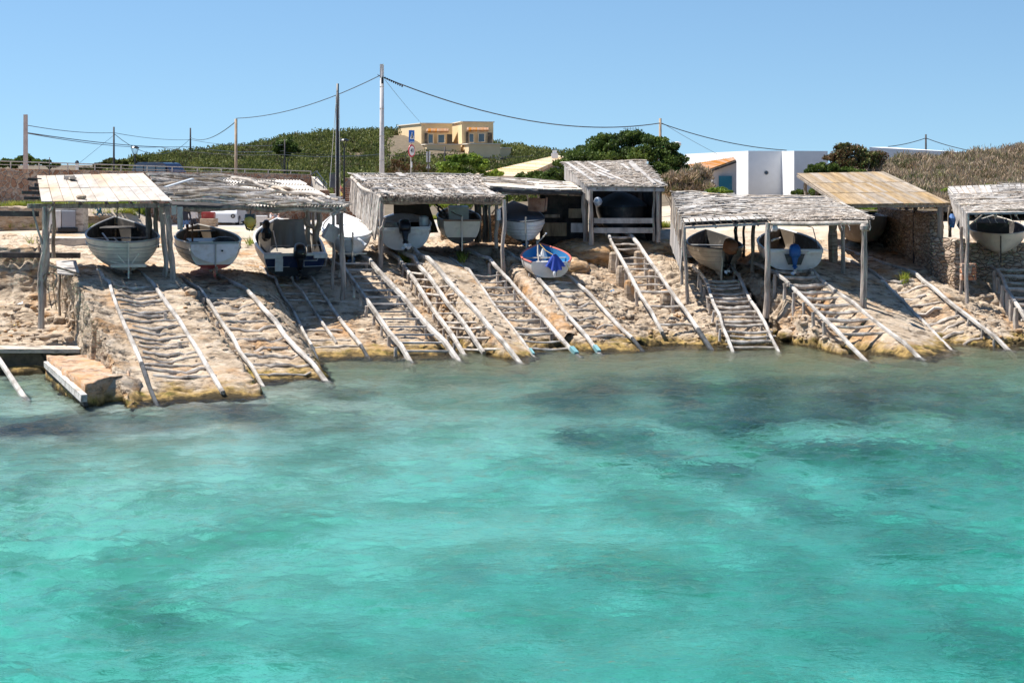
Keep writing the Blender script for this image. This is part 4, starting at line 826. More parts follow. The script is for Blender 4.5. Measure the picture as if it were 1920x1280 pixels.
post(s, (1414,418), (1408,546), 56.2, .085, 'oldpost'); post(s, (1381,416), (1380,450), 59, .08, 'darkwood'); post(s, (1396,416), (1394,470), 58.6, .06, 'darkwood')
rafters(s, r6, 4)
r7 = Roof(P(1445, 415, 54.0), P(1632, 411, 52.6), P(1549, 372, 58.6), P(1386, 370, 59.4))
s = shed('brush roofed boat shed with a thick round post at its right corner', r7)
deck(r7, s, 'darkwood', th=.04); straws(r7, 2300, s, 'stick', (.15,.5), (.007,.016), .25, h=(.0,.07), along='u'); sticks(r7, 90, s, 'stick', (.012,.028), (.15,.5), .06, h=(.05,.09)); straws(r7, 1200, s, 'brush', (.1,.3), (.008,.016), .8, h=(.02,.07), along='v', v=(-.02,.2))  # dark sheet below the brush, shade of its gaps put into the colour
for v in (.02,.2,.4,.6,.8,.98): sticks(r7, 4, s, 'drift', (.014,.022), (.5,.9), .01, h=(.08,.1), v=(v-.006,v+.006), name='batten')
beam(s, r7.at(1,0,.09), r7.at(1,1,.09), .05, .03, 'rail', 'edge_lath'); beam(s, P(1387,371,58.6), P(1546,373,58)+Vector((0,0,.03)), .08, .05, 'greyplank', 'back_beam')
pole(s, P(1446, 419, 53.3), P(1628, 418, 52.1), .08, 'drift', 'front_beam', .02); post(s, (1621,424), (1619,570), 51.7, .12, wob=.01); mb = MB(); mb.lathe(P(1621,433,51.6), [(.10,0),(.15,.05),(.155,.16),(.11,.24)], 12); mb.build('post_cap', M['post'], s)
post(s, (1581,420), (1580,528), 55.4, .09, wob=.02); post(s, (1631,414), (1631,432), 52.0, .02, 'rail', 'lath_end', gnd=False)
for x in (1578,1592): post(s, (x,420), (x+1,432), 52.1, .012, 'rail', 'lath_end', gnd=False)
post(s, (1562,420), (1562,520), 57.8, .2, 'boulder', 'stone_pillar', wob=.02)
rafters(s, r7, 4)
mb = MB(); mb.lathe(P(1453, 428, 53.3), [(.02,-.11),(.08,-.08),(.11,0),(.08,.08),(.02,.11)], 12, M=Matrix.Rotation(.5, 3, 'X')); tag(mb.build('float', M['white']), 'round white float hanging beside the grey branch post', 'fishing float')
# 6 tan plank roof
r8 = Roof(P(1577, 385, 56.2), P(1781, 383, 56.4), P(1660, 326, 64), P(1496, 329, 64))
s = shed('boat shed with the clean tan plank roof, standing behind the brush roofed one', r8)
planks(r8, 21, 3, s, 'tan', jit=.012, gap=.02); beam(s, P(1590,387,56.2), P(1778,386,56.4), .08, .09, 'tan', 'front_beam')
beam(s, r8.at(0,0,-.03), r8.at(0,1,-.03), .08, .10, 'oldpost', 'edge_rafter'); beam(s, P(1762,392,56.5), P(1777,386,56.4)-Vector((0,0,.1)), .1, .2, 'oldpost', 'corner_block')
post(s, (1763,387), (1762,506), 56.4, .13, 'oldpost', wob=.01); post(s, (1511,338), (1511,372), 63.6, .09, 'oldpost'); post(s, (1533,345), (1533,376), 62, .09, 'oldpost'); post(s, (1553,356), (1553,378), 60.2, .1, 'oldpost')
post(s, (1716,388), (1716,500), 59, .10, 'darkwood'); post(s, (1700,388), (1700,470), 62, .08, 'darkwood')
def stonepanel(name, label, a, b, z0, z1, th=.45, m='rubble', cat='stone wall', par=None, cap=None):
    """a, b: ground plan ends"""
    a, b = Vector((a[0], a[1], 0)), Vector((b[0], b[1], 0)); L = (b-a).length; u = (b-a)/L; n = Vector((-u.y, u.x, 0)); nx, nz_ = max(2, int(L/.08)), max(2, int((z1-z0)/.08)); V = []; Fq = []
    for sgn in (-1, 1):
        for i in range(nx+1):
            for j in range(nz_+1):
                V.append(list(a+u*L*i/nx+n*sgn*th/2+Vector((0,0,z0+(z1-z0)*j/nz_))))
    V = np.array(V); d = fbm(V[:,0]*3+V[:,1]*3, V[:,2]*4, 0, 4, 6)*.07; h = (nx+1)*(nz_+1); sg = np.where(np.arange(len(V)) < h, -1, 1); V[:,0] += n.x*d*sg; V[:,1] += n.y*d*sg; V[:,2] += fbm(V[:,0]*2, V[:,1]*2, 0, 3, 9)*.07
    idx = np.arange(h).reshape(nx+1, nz_+1); q = np.stack([idx[:-1,:-1], idx[1:,:-1], idx[1:,1:], idx[:-1,1:]], -1).reshape(-1,4); Fq = np.concatenate([q, q[:, ::-1]+h])
    ring = [(i, nz_) for i in range(nx+1)]; top = np.array([[idx[i,nz_], idx[i+1,nz_], idx[i+1,nz_]+h, idx[i,nz_]+h] for i in range(nx)]); e1 = np.array([[idx[0,j], idx[0,j+1], idx[0,j+1]+h, idx[0,j]+h] for j in range(nz_)]); e2 = np.array([[idx[nx,j+1], idx[nx,j], idx[nx,j]+h, idx[nx,j+1]+h] for j in range(nz_)])
    o = npmesh(name, V, np.concatenate([Fq, top, e1, e2]), M[m], par, smooth=False)
    if label: tag(o, label, cat)
    return o
q = lambda x, Y: ((x-960)/F*Y, Y)
stonepanel('stone_wall', 'shaded rough stone wall along the right side under the tan plank roof', q(1757, 57), q(1655, 63.8), 1.6, 4.0, m='drystone')
stonepanel('stone_wall', 'back wall of rough stone in the shade under the tan plank roof', q(1655, 63.9), q(1612, 64), 2.2, 3.7, m='drystone')
stonepanel('stone_wall', 'stepped stone wall between the tan plank roof and the rightmost shed', q(1757, 56.6), q(1800, 55.6), 1.0, 3.15, m='drystone')
stonepanel('stone_wall', 'low orange stone wall in the shade behind the rightmost shed', q(1790, 57.6), q(1990, 57.9), 1.2, 2.9, m='drystone')
stonepanel('shade_bank', 'rough stone bank added as a shady back behind the boats of the thatched shed', q(826, 63.2), q(1003, 63.6), 2.2, 3.75, m='drystone')  # added bank hides the bright yard so the shed interior looks dark
# 7 right shed
r9 = Roof(P(1812, 399, 54.2), P(1960, 397, 54.2), P(1960, 346, 60), P(1777, 353, 60))
s = shed('rightmost boat shed, plank and brush roof with a boarded left side', r9)
deck(r9, s, 'plank', th=.03); straws(r9, 1800, s, 'stick', (.15,.5), (.007,.016), .5, h=(.01,.05), along='u', v=(.05,.65)); sticks(r9, 45, s, 'stick', (.012,.025), (.15,.5), .35, h=(.04,.12), v=(.5,1), u=(.45,1))
mb = MB()
for k in range(16): mb.quad(r9.at(k/16+.004, .68, .07), r9.at((k+.9)/16, .68, .07), r9.at((k+.9)/16, 1.0, .07), r9.at(k/16+.004, 1.0, .07), .025)
for u0, v0 in ((.32,.45),(.45,.40),(.5,.32),(.6,.42),(.38,.52)): mb.quad(r9.at(u0, v0, .08), r9.at(u0+.25, v0, .08), r9.at(u0+.25, v0+.06, .08), r9.at(u0, v0+.06, .08), .02)
mb.build('roof_boards', M['greyplank'], s)
for v in (.03,.22,.42,.64): sticks(r9, 4, s, 'drift', (.016,.024), (.5,.9), .01, h=(.07,.09), v=(v-.006,v+.006), name='batten')
beam(s, P(1812,401,54.2), P(1960,399,54.2), .06, .07, 'greyplank', 'front_beam')
mb = MB()
for k in range(6):
    a, b = P(1777,354,60), P(1812,400,54.2); z0, z1 = k*.15, k*.15+.14
    e = a.lerp(b, min(1,.10*k)); mb.quad(a.lerp(b, .10*k*1.0)-Vector((0,0,z1)), b-Vector((0,0,z1)), b-Vector((0,0,z0)), a.lerp(b, .08*k)-Vector((0,0,z0)), .03)
mb.build('side_boards', M['greyplank'], s)
post(s, (1814,400), (1813,555), 54.0, .08, wob=.03); post(s, (1803,425), (1802,538), 54.9, .075, wob=.04); beam(s, P(1815,425,54.1), P(1842,403,54.1), .07, .05, 'oldpost', 'brace'); post(s, (1781,385), (1781,432), 58.5, .07, 'oldpost')
for x in (1848,1862,1877,1893,1905): mb = MB(); mb.log(P(x,402,54.3), P(x+9,418,54.3), .012, .008, .02); mb.build('hanging_twig', M['rail'], s)
rafters(s, r9, 4)
mb = MB()
for i in range(5):
    for j in range(3): mb.box(P(1806+j*9, 522-i*6.3, 54.6), (.16,.3,.10), m=0)
tag(mb.build('brick_pile', stonewall('brick', [(.42,.17,.09),(.50,.24,.14),(.55,.42,.33)], 5, (.45,.40,.34), .05)), 'small pile of red bricks behind the post of the rightmost shed', 'bricks')
mb = MB(); mb.lathe(P(1785,427,57.5), [(.08,0),(.12,.15),(.13,.35),(.05,.5)], 10); tag(mb.build('blue_jug', mat('blue_plastic', [(.06,.16,.42),(.10,.22,.50)], 3, rough=.5, bump=0)), 'pale blue jug hanging on the left of the rightmost shed', 'jug')
# ------------------------------------------------------------------ boats
def paint(name, col, rough=.35, dirt=(.35,.30,.25), amt=.35, sc=1.6):
    return mat(name, [tuple(c*.86 for c in col), col, tuple(min(1, c*1.06) for c in col)], sc, rough=rough, bump=.08, bscale=10, stain=(dirt, 3.5, amt), spec=.4)
C = {'white': paint('white_hull_paint', (.70,.69,.67)), 'cream': paint('cream_hull_paint', (.62,.56,.46)), 'blue': paint('navy_hull_paint', (.008,.026,.085), amt=.1), 'red': paint('red_antifouling', (.30,.03,.03), amt=.3),
 'bluebottom': paint('blue_antifouling', (.02,.10,.20), amt=.3), 'dark': paint('dark_antifouling', (.035,.04,.045), amt=.2), 'black': paint('black_plastic', (.012,.013,.016), rough=.3, amt=0), 'grey': paint('grey_deck_paint', (.32,.31,.29)),
 'brown': paint('brown_varnish', (.18,.10,.055)), 'sky': paint('bright_blue_paint', (.05,.25,.52), amt=.15), 'redrim': paint('faded_red_paint', (.55,.16,.13), amt=.15), 'canvas': paint('grey_canvas', (.20,.195,.185), rough=.9, amt=.1), 'greycover': paint('dark_cover', (.055,.065,.08), rough=.8, amt=0),
 'bluecover': paint('blue_cover', (.015,.10,.32), rough=.6, amt=0), 'rust': paint('rusty_cowl', (.20,.085,.04), rough=.7, amt=.4), 'metal': mat('brushed_metal', [(.45,.46,.48),(.6,.6,.62)], 5, rough=.35, metal=.8, bump=0), 'yellow': paint('yellow_plastic', (.62,.42,.08), amt=.2), 'plaster': paint('white_cover', (.80,.80,.80), rough=.5, amt=.08),
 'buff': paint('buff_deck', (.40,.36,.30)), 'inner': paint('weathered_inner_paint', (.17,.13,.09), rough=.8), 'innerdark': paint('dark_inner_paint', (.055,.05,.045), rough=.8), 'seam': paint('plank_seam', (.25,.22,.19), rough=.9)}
def TT(t): return (1-math.cos(math.pi*t))/2
class Hull:
    def __init__(s, L, B, D, kind='double', sheer=.28, ss=.08, dead=1.0, tw=.8, full=.55, bottom=.35, keel=.12):
        s.L, s.B, s.D, s.kind, s.sheer, s.ss, s.dead, s.tw, s.full, s.bottom, s.keel = L, B, D, kind, sheer, ss, dead, tw, full, bottom, keel
    def b(s, t):
        m = .42
        if s.kind == 'double' and t < m: return s.B/2*max(0, 1-(1-t/m)**2.3)**(s.full+.14)
        if t < m: return s.B/2*(s.tw+(1-s.tw)*math.sin(math.pi/2*t/m))
        return s.B/2*max(0, 1-((t-m)/(1-m))**2.3)
    def g(s, t): return s.D*(1+s.sheer*max(0, t-.3)**1.6/.56+s.ss*(1-t)**2*(1 if s.kind == 'double' else .3))
    def k(s, t):
        r = max(0, (t-.78)/.22)**2*.45*s.D
        if s.kind == 'double': r += max(0, (.14-t)/.14)**2*.12*s.D
        return r
    def pt(s, t, q, sgn=1, ins=0):
        b, g, k = s.b(t), s.g(t), s.k(t); th = q*math.pi/2
        y = max(0, b-ins)*math.sin(th)**s.dead; z = k+(g-k)*(1-math.cos(th)**(1.0 if s.kind == 'double' else .8))
        if q > .999: z = g
        if ins: z = max(z, k+ins*1.4) if q < .999 else g
        rake = .0 if s.kind == 'double' else -.10*s.D*(1-z/s.D)
        over = .25*s.D*(z/s.g(t))*max(0, (t-.7)/.3)**2 - (.12*s.D*(z/s.g(t))*max(0, (.2-t)/.2)**2 if s.kind == 'double' else 0)
        return Vector((sgn*y, s.L*t+over-rake, z))
    def mesh(s, par, top, bot, inner, rim=None, rimr=.03, nt=26, nq=12, ins=.045, floor=True, strake=None):
        mb = MB(); fb = MB()
        for sg in (-1, 1):
            vs = [s.pt(TT(i/nt), j/nq, sg) for i in range(nt+1) for j in range(nq+1)]; o = len(mb.v); mb.v += [tuple(v) for v in vs]
            for i in range(nt):
                for j in range(nq):
                    f = (o+i*(nq+1)+j, o+(i+1)*(nq+1)+j, o+(i+1)*(nq+1)+j+1, o+i*(nq+1)+j+1); mb.f.append(f if sg > 0 else f[::-1]); zz = (vs[i*(nq+1)+j].z+vs[i*(nq+1)+j+1].z)/2; mb.m.append(1 if zz < s.D*s.bottom else 0)
        if s.kind != 'double':
            nq2 = 24
            for j in range(nq2):
                a, b = s.pt(0, j/nq2, 1), s.pt(0, (j+1)/nq2, 1); a2, b2 = Vector((-a.x, a.y, a.z)), Vector((-b.x, b.y, b.z)); mb.add([a2, a, b, b2], [(0,1,2,3)], 1 if (a.z+b.z)/2 < s.D*s.bottom else 0)
        mb.beam((0, .03*s.L, -s.keel/2+.02), (0, .80*s.L, -s.keel/2+.02), .06, s.keel, m=1)
        mb.build('hull', [C[top], C[bot]], par, smooth=True, local=True)
        ib = MB()
        for sg in (-1, 1):
            vs = [s.pt(.02+.96*TT(i/nt), .30+.70*j/nq, sg, ins) for i in range(nt+1) for j in range(nq+1)]; o = len(ib.v); ib.v += [tuple(v) for v in vs]
            for i in range(nt):
                for j in range(nq):
                    f = (o+i*(nq+1)+j, o+(i+1)*(nq+1)+j, o+(i+1)*(nq+1)+j+1, o+i*(nq+1)+j+1); ib.f.append(f[::-1] if sg > 0 else f); ib.m.append(0)
        for i in range(nt):
            a, b = .02+.96*TT(i/nt), .02+.96*TT((i+1)/nt); ib.add([s.pt(a,.32,-1,ins), s.pt(a,.32,1,ins), s.pt(b,.32,1,ins), s.pt(b,.32,-1,ins)], [(0,1,2,3)])
        if s.kind != 'double':
            ib.add([s.pt(.02,.32,-1,ins), s.pt(.02,.32,1,ins), s.pt(.02,.999,1,ins), s.pt(.02,.999,-1,ins)], [(0,1,2,3)])
        ib.build('inner_hull', C[inner], par, smooth=True, local=True)
        if rim:
            rb = MB()
            for sg in (-1, 1): rb.tube([s.pt(TT(i/nt), 1, sg)+Vector((-.01*sg, 0, .005)) for i in range(nt+1)], [rimr]*(nt+1), 6)
            if s.kind != 'double' and rim != 'redrim': rb.beam(s.pt(0,1,-1), s.pt(0,1,1), rimr*2, rimr*2)
            rb.build('gunwale', C[rim], par, local=True)
        if strake:
            sb = MB()
            for sg in (-1, 1): sb.tube([s.pt(TT(i/nt), .86, sg)+Vector((.012*sg, 0, 0)) for i in range(nt+1)], [.018]*(nt+1), 5)
            sb.build('rubbing_strake', C[strake], par, local=True)
    def seams(s, par, qs, m='seam', r=.007, nt=26):
        mb = MB()
        for q in qs:
            for sg in (-1, 1): mb.tube([s.pt(TT(i/nt), q, sg) for i in range(nt+1)], [r]*(nt+1), 4)
        mb.build('plank_seams', C[m], par, local=True)
    def bench(s, par, t, w=.2, m='inner', z=.75, name='bench'):
        mb = MB(); b = s.b(t)-.05; mb.box((0, s.L*t, s.g(t)*z), (2*b*.98, w, .035)); mb.build(name, C[m], par, local=True)
def boat(label, sp, Ys, bp, Hh, cat='fishing boat', roll=0, name='boat', zoff=0, zs=1):
    """sp: photo pixel of the keel at the stern; bp: photo pixel of the bow top"""
    a = P(*sp, Ys); L = Hh.L; gb = Hh.g(1)*zs
    Yb = Ys+L*.97
    for _ in range(4): b = P(*bp, Yb); Yb = Ys+math.sqrt(max(.1, (L*1.03)**2-(b.x-a.x)**2-(b.z-a.z-gb)**2))
    b = P(*bp, Yb); dx, dy, dz = b.x-a.x, b.y-a.y, b.z-a.z-gb
    o = thing(name, label, cat, a+Vector((0,0,zoff)), 'boats drawn up on the slipways'); o.rotation_euler = (math.atan2(dz, math.hypot(dx, dy)), roll, math.atan2(-dx, dy)); o.scale = (1, 1, zs); bpy.context.view_layer.update(); return o
def prop(par, c, r, m='brown', n=3, name='propeller'):
    mb = MB(); mb.lathe(c, [(.03,-.05),(.035,0),(.02,.06)], 8, M=Matrix.Rotation(R(90), 3, 'X'))
    for k in range(n):
        a = 2*math.pi*k/n+.5; M3 = Matrix.Rotation(a, 3, 'Y'); vs = [M3 @ Vector((r*.12*math.cos(t)*3, .02*math.sin(t*2), r*.55+r*.45*math.sin(t))) for t in [i*math.pi/4 for i in range(8)]]
        vs2 = [v+M3 @ Vector((0,.012,0)) for v in vs]; mb.add([v+Vector(c) for v in vs+vs2], [tuple(range(8)), tuple(range(15,7,-1))]+[(i, (i+1)%8, (i+1)%8+8, i+8) for i in range(8)])
    mb.build(name, C[m], par, local=True)
def rudder(par, y, h, w=.30, m='white', z0=-.1, top=.0, tiller=None):
    mb = MB(); mb.add([(sx, y-a, z) for sx in (-.02,.02) for a, z in ((0, h+top), (.10, h+top), (.09, h*.55), (w, h*.28), (w*.9, z0), (0, z0))], [tuple(range(5,-1,-1)), tuple(range(6,12))]+[(i, (i+1)%6, (i+1)%6+6, i+6) for i in range(6)]); mb.build('rudder', C[m], par, local=True)
    if tiller: mb = MB(); mb.log((0, y-.05, h+top), (tiller, y+.75, h+top+.12), .025, .02, .01); mb.build('tiller', C['brown'], par, local=True)
def outboard(par, x, y, z, s=1.0, cowl='black', leg='black', tilt=.15, yaw=0, prm='black'):
    Rm = Matrix.Rotation(yaw, 3, 'Z') @ Matrix.Rotation(-tilt, 3, 'X'); c = Vector((x, y, z))
    def rb(prof, nm, m):  # prof: (z, half width, half depth, y centre)
        mb = MB(); vs = []; n = 16
        for zz, hw, hd, yc in prof:
            for j in range(n):
                a = 2*math.pi*j/n; ca, sa = math.cos(a), math.sin(a); e = .65
                vs.append(c+Rm @ Vector((hw*s*math.copysign(abs(ca)**e, ca), yc*s+hd*s*math.copysign(abs(sa)**e, sa), zz*s)))
        k = len(prof); mb.add(vs, [(i*n+j, i*n+(j+1)%n, (i+1)*n+(j+1)%n, (i+1)*n+j) for i in range(k-1) for j in range(n)]+[tuple(range(n))[::-1], tuple(range((k-1)*n, k*n))]); return mb.build(nm, C[m], par, smooth=True, local=True)
    rb([(0,.13,.20,-.05),(.04,.17,.26,-.05),(.22,.185,.29,-.06),(.40,.17,.27,-.05),(.50,.13,.20,-.02),(.535,.06,.12,0)], 'engine_cowl', cowl)
    rb([(-.42,.055,.11,-.04),(-.25,.075,.13,-.04),(-.05,.11,.17,-.05),(.01,.13,.19,-.05)], 'engine_leg', leg)
    rb([(-.82,.01,.05,-.10),(-.74,.02,.10,-.08),(-.70,.05,.17,-.02),(-.65,.05,.18,-.02),(-.60,.03,.10,-.04),(-.50,.04,.10,-.04),(-.44,.09,.17,-.08),(-.42,.06,.12,-.04)], 'gear_case', leg)
    mb = MB(); pc = c+Rm @ Vector((0,-.20*s,-.675*s)); mb.lathe(pc, [(.04*s,-.05*s),(.04*s,.05*s)], 8, M=Matrix.Rotation(R(90), 3, 'X'))
    for k in range(3):
        M3 = Rm @ Matrix.Rotation(2.09*k, 3, 'Y'); mb.add([pc+M3 @ Vector(v) for v in ((-.03*s,0,.02*s),(.03*s,.02*s,.02*s),(.07*s,.03*s,.11*s),(0,0,.15*s),(-.07*s,-.03*s,.11*s))], [(0,1,2,3,4)]); 
    mb.build('propeller', C[prm], par, local=True)
    mb = MB(); mb.box(c+Vector((0,.22*s,-.08*s)), (.16*s,.16*s,.26*s)); mb.build('engine_bracket', C[leg], par, local=True)

# 1
h = Hull(5.2, 2.22, 1.08, 'double', sheer=.35, full=.46, dead=1.0, bottom=.02, keel=.14); o = boat('cream wooden boat with round stern and rudder bracket under the pale plank roof', (240,514), 47.9, (216,407), h, zs=0.83)
h.mesh(o, 'cream', 'dark', 'innerdark', 'grey', .035, strake='cream'); rudder(o, -.10, 1.05, .16, 'cream', -.12, .12)
mb = MB(); mb.beam((-.52,-.16,.33), (.52,-.16,.33), .10, .10); mb.beam((-.52,-.14,.50), (-.03,-.14,.34), .03, .03); mb.beam((.04,-.16,.32), (.30,-.12,.75), .03, .03); mb.beam((-.04,-.16,.32), (-.34,-.12,.75), .03, .03); mb.build('stern_bracket', C['cream'], o, local=True)
h.seams(o, (.42,.52,.62,.72,.80,.88)); prop(o, (0,-.14,.12), .17, 'brown'); h.bench(o, .35, m='grey'); h.bench(o, .62, m='grey'); h.bench(o, .82, .7, 'innerdark', .9, 'foredeck'); mb = MB(); mb.beam((-.3,.9,.75), (-.55,3.2,1.1), .05, .03); mb.beam((.1,.6,.7), (-.25,2.6,1.0), .035, .035); mb.build('oar', C['buff'], o, local=True)
mb = MB(); mb.box((0,2.3,.55), (.75,.9,.42)); mb.build('engine_box', C['innerdark'], o, local=True)
mb = MB(); mb.beam((0,4.6,1.3), (0,4.6,2.25), .04, .04); mb.beam((-.05,4.6,2.0), (.75,4.5,1.98), .10, .16); mb.beam((.7,4.5,1.95), (.7,4.5,1.5), .04, .04); mb.build('bow_frame', C['dark'], o, local=True)
mb = MB(); p = P(186, 396, 51.5)
for k in range(9):
    for j in range(3): mb.box(p+Vector((k*.018-.07+.05*math.sin(j*2+k), .03*math.sin(k), .09*(j-1)+.06*math.sin(k*.8))), (.02,.03,.09), Matrix.Rotation(.3*math.sin(k+j), 3, 'Y'))
tag(mb.build('cloth', paint('light_blue_cloth', (.10,.42,.62), rough=.9, amt=0)), 'small light blue rag hanging above the cream round-sterned boat', 'rag')
# 2
h = Hull(4.9, 2.06, .98, 'transom', sheer=.30, dead=.7, tw=.72, bottom=.16, keel=.15); o = boat('grey boat with a scuffed white transom and red bottom, second from left', (402,505), 49.8, (372,421), h, zs=0.82)
h.mesh(o, 'white', 'red', 'inner', 'buff', .035, strake='grey'); mb = MB()
pr = [(-.72,.97),(.72,.97),(.74,.80),(.62,.52),(.35,.36),(.0,.22),(-.35,.36),(-.62,.52),(-.74,.80)]; vs = [(x,-.12,z) for x, z in pr]+[(x,-.06,z) for x, z in pr]; n = len(pr); mb.add(vs, [tuple(range(n)), tuple(range(2*n-1,n-1,-1))]+[(i,(i+1)%n,(i+1)%n+n,i+n) for i in range(n)][::1]); mb.build('transom', paint('scuffed_white_paint', (.62,.59,.62), amt=.55, dirt=(.40,.33,.30)), o, local=True)
mb = MB(); mb.box((.02,-.15,.55), (.035,.05,.85)); mb.build('stern_post', C['grey'], o, local=True); mb = MB(); mb.lathe((.22,-.14,.72), [(.035,-.02),(.035,.02)], 10, M=Matrix.Rotation(R(90),3,'X')); mb.build('drain_hole', C['black'], o, local=True)
h.seams(o, (.5,.62,.75,.87)); prop(o, (0,-.10,-.02), .16, 'inner'); mb = MB(); mb.box((0,0,-.12), (.05,.3,.3)); mb.build('skeg', C['red'], o, local=True)
h.bench(o, .30, .25, 'grey', .8); h.bench(o, .62, .25, 'buff'); h.bench(o, .85, .6, 'inner', .93, 'foredeck'); mb = MB(); mb.box((-.15,2.2,.75), (.95,1.3,.35)); mb.build('engine_box', C['grey'], o, local=True); mb = MB(); mb.box((-.1,1.4,.86), (.5,.35,.12)); mb.build('box_lid', C['yellow'], o, local=True)
mb = MB(); mb.log((-.78,1.4,.5), (-.62,2.4,1.5), .05, .04, .03); mb.log((-.55,1.5,.6), (-.50,1.9,1.6), .03, .03, .01); mb.build('oar', C['rust'], o, local=True)
rock((0,0,0), (.35,.3,.15), 'net_pile', None, mt='earth', seed=6, par=None, sub=4); nb = bpy.data.objects['net_pile']; nb.data.materials[0] = C['dark']; nb.location = o.matrix_basis @ Vector((.45,1.2,.95)); tag(nb, 'dark heap of net in the boat with the scuffed white transom', 'net')
# 3 blue motorboat
h = Hull(5.4, 2.28, .98, 'transom', sheer=.22, dead=.62, tw=.88, bottom=.45, keel=.05); o = boat('navy blue motorboat with black outboard and grey canvas cover, third from left', (553,520), 53.6, (520,409), h, zs=0.78, cat='motorboat')
h.mesh(o, 'blue', 'dark', 'buff', 'white', .05, ins=.16)
mb = MB(); mb.box((-.74,.10,.94), (.62,.42,.16)); mb.box((.84,.10,.94), (.46,.42,.16)); mb.box((.02,.30,.80), (1.0,.1,.25)); mb.box((-.55,-.10,.58), (.26,.05,.55)); mb.build('stern_deck', C['white'], o, local=True)
mb = MB()
for pl in ([(-1.02,.93),(-1.0,.50),(-.2,.50)], [(.28,.50),(1.0,.52),(1.04,.95)], [(.28,.50),(.28,.76),(.72,.76),(.76,.93)]): mb.tube([(x,-.11,z) for x, z in pl], .012, 4)
mb.build('hull_lining', C['white'], o, local=True)
outboard(o, .12, -.20, .92, 1.15, tilt=.05); h.bench(o, .2, .35, 'buff', .7)
mb = MB(); V = []; nn = 14
for i in range(nn+1):
    for j in range(9):
        u, v = i/nn*2-1, j/8; x = u*(.52+.10*(1-v))+.05*math.sin(9*u+v*3)*(1-v); V.append((x+.05, 2.3-.35*(1-v)+.22*abs(u)**2+.06*math.sin(11*u)*(1-v), .75+v*1.22-.06*(u*u)*v))
for i in range(nn+1): V.append((V[i*9+8][0]*.8, 3.3, 1.65))
k9 = (nn+1)*9; mb.add(V, [(i*9+j, (i+1)*9+j, (i+1)*9+j+1, i*9+j+1) for i in range(nn) for j in range(8)]+[(i*9+8, (i+1)*9+8, k9+i+1, k9+i) for i in range(nn)]); mb.build('canvas_cover', C['canvas'], o, smooth=True, local=True)
mb = MB(); mb.tube([(-.82,.25,1.0),(-.80,.22,1.30),(-.70,.2,1.34),(-.15,.2,1.34)], .016, 5); mb.tube([(.42,.2,1.0),(.42,.2,1.34),(.88,.22,1.34),(.95,.25,1.0)], .016, 5); mb.tube([(-.5,.9,.9),(-.62,1.2,1.75)], .018, 5); mb.build('stern_rail', C['metal'], o, local=True)
mb = MB(); mb.lathe((-.75,2.3,1.0), [(.08,0),(.18,.15),(.20,.4),(.12,.6),(.15,.8),(.06,.95)], 10); mb.build('dark_bundle', C['black'], o, local=True)
# 4 white covered boat in the sun
h = Hull(4.8, 1.72, .95, 'double', sheer=.25, full=.42, dead=.85, bottom=.18, keel=.14); o = boat('white boat under a white cover with blue bottom, half in the sun', (660,487), 55.3, (636,398), h, zs=0.78)
h.mesh(o, 'white', 'bluebottom', 'inner', 'white', .03); mb = MB(); nt = 22
vs = [];
for i in range(nt+1):
    t = TT(i/nt); b = h.b(t)+.03; g = h.g(t)
    for j in range(9):
        u = j/4-1; vs.append((u*b, h.pt(t,1).y, g+.02+(1-abs(u)**1.4)*.10*math.sin(math.pi*min(1,max(.12,t)))+ (0 if 0 < j < 8 else -.14)))
mb.add(vs, [(i*9+j, (i+1)*9+j, (i+1)*9+j+1, i*9+j+1) for i in range(nt) for j in range(8)]+[tuple(range(8,-1,-1))]); mb.build('cover', C['plaster'], o, smooth=True, local=True)
rudder(o, -.08, .95, .2, 'buff', -.15, .05); mb = MB(); mb.log((0,-.12,.7),(0,-.12,1.25),.03,.03,.01); mb.build('rudder_head', C['dark'], o, local=True); prop(o, (0,-.12,-.02), .17, 'bluebottom'); mb = MB(); mb.box((0,-.1,.30),(1.0,.12,.05)); mb.build('stern_bracket', C['cream'], o, local=True)
mb = MB(); mb.log((.15,-.25,1.0),(.42,-.35,.72),.06,.08,.01); mb.build('fender', C['plaster'], o, local=True)
c = P(621, 437, 52.4); mb = MB(); Rm = Matrix.Rotation(.5,3,'Y') @ Matrix.Rotation(.4,3,'Z'); mb.box(c, (.42,.3,.50), Rm); tag(mb.build('grey_box', M['greyplank']), 'tilted grey box hanging between two posts of the branch-roofed shed', 'box')
# 5 white motorboat with black outboard
h = Hull(5.2, 2.05, 1.02, 'transom', sheer=.25, dead=.75, tw=.86, bottom=.0, keel=.04); o = boat('white motorboat with tilted black outboard under the brush thatched roof', (760,470), 57.2, (752,398), h, zs=0.77, cat='motorboat', roll=-.03)
h.mesh(o, 'white', 'white', 'grey', 'white', .05, ins=.14, strake='dark'); outboard(o, .0, -.22, .85, 1.2, tilt=.55, prm='white'); h.bench(o, .22, .5, 'white', .75, 'bench')
mb = MB(); mb.box((-.62,.1,.98),(.55,.4,.10)); mb.box((.70,.1,.98),(.42,.4,.10)); mb.build('stern_deck', C['white'], o, local=True)
mb = MB(); vs = [];
for i in range(9):
    t = i/8
    for j in range(9):
        u = j/4-1; b = h.b(.45+.5*t)*.98; vs.append((u*b, h.L*(.45+.5*t), h.g(.45+.5*t)+.03+(1-abs(u)**2.2)*.40*(1-t)**.6))
mb.add(vs, [(i*9+j,(i+1)*9+j,(i+1)*9+j+1,i*9+j+1) for i in range(8) for j in range(8)]+[tuple(range(9))]); mb.build('cuddy', C['white'], o, smooth=True, local=True)
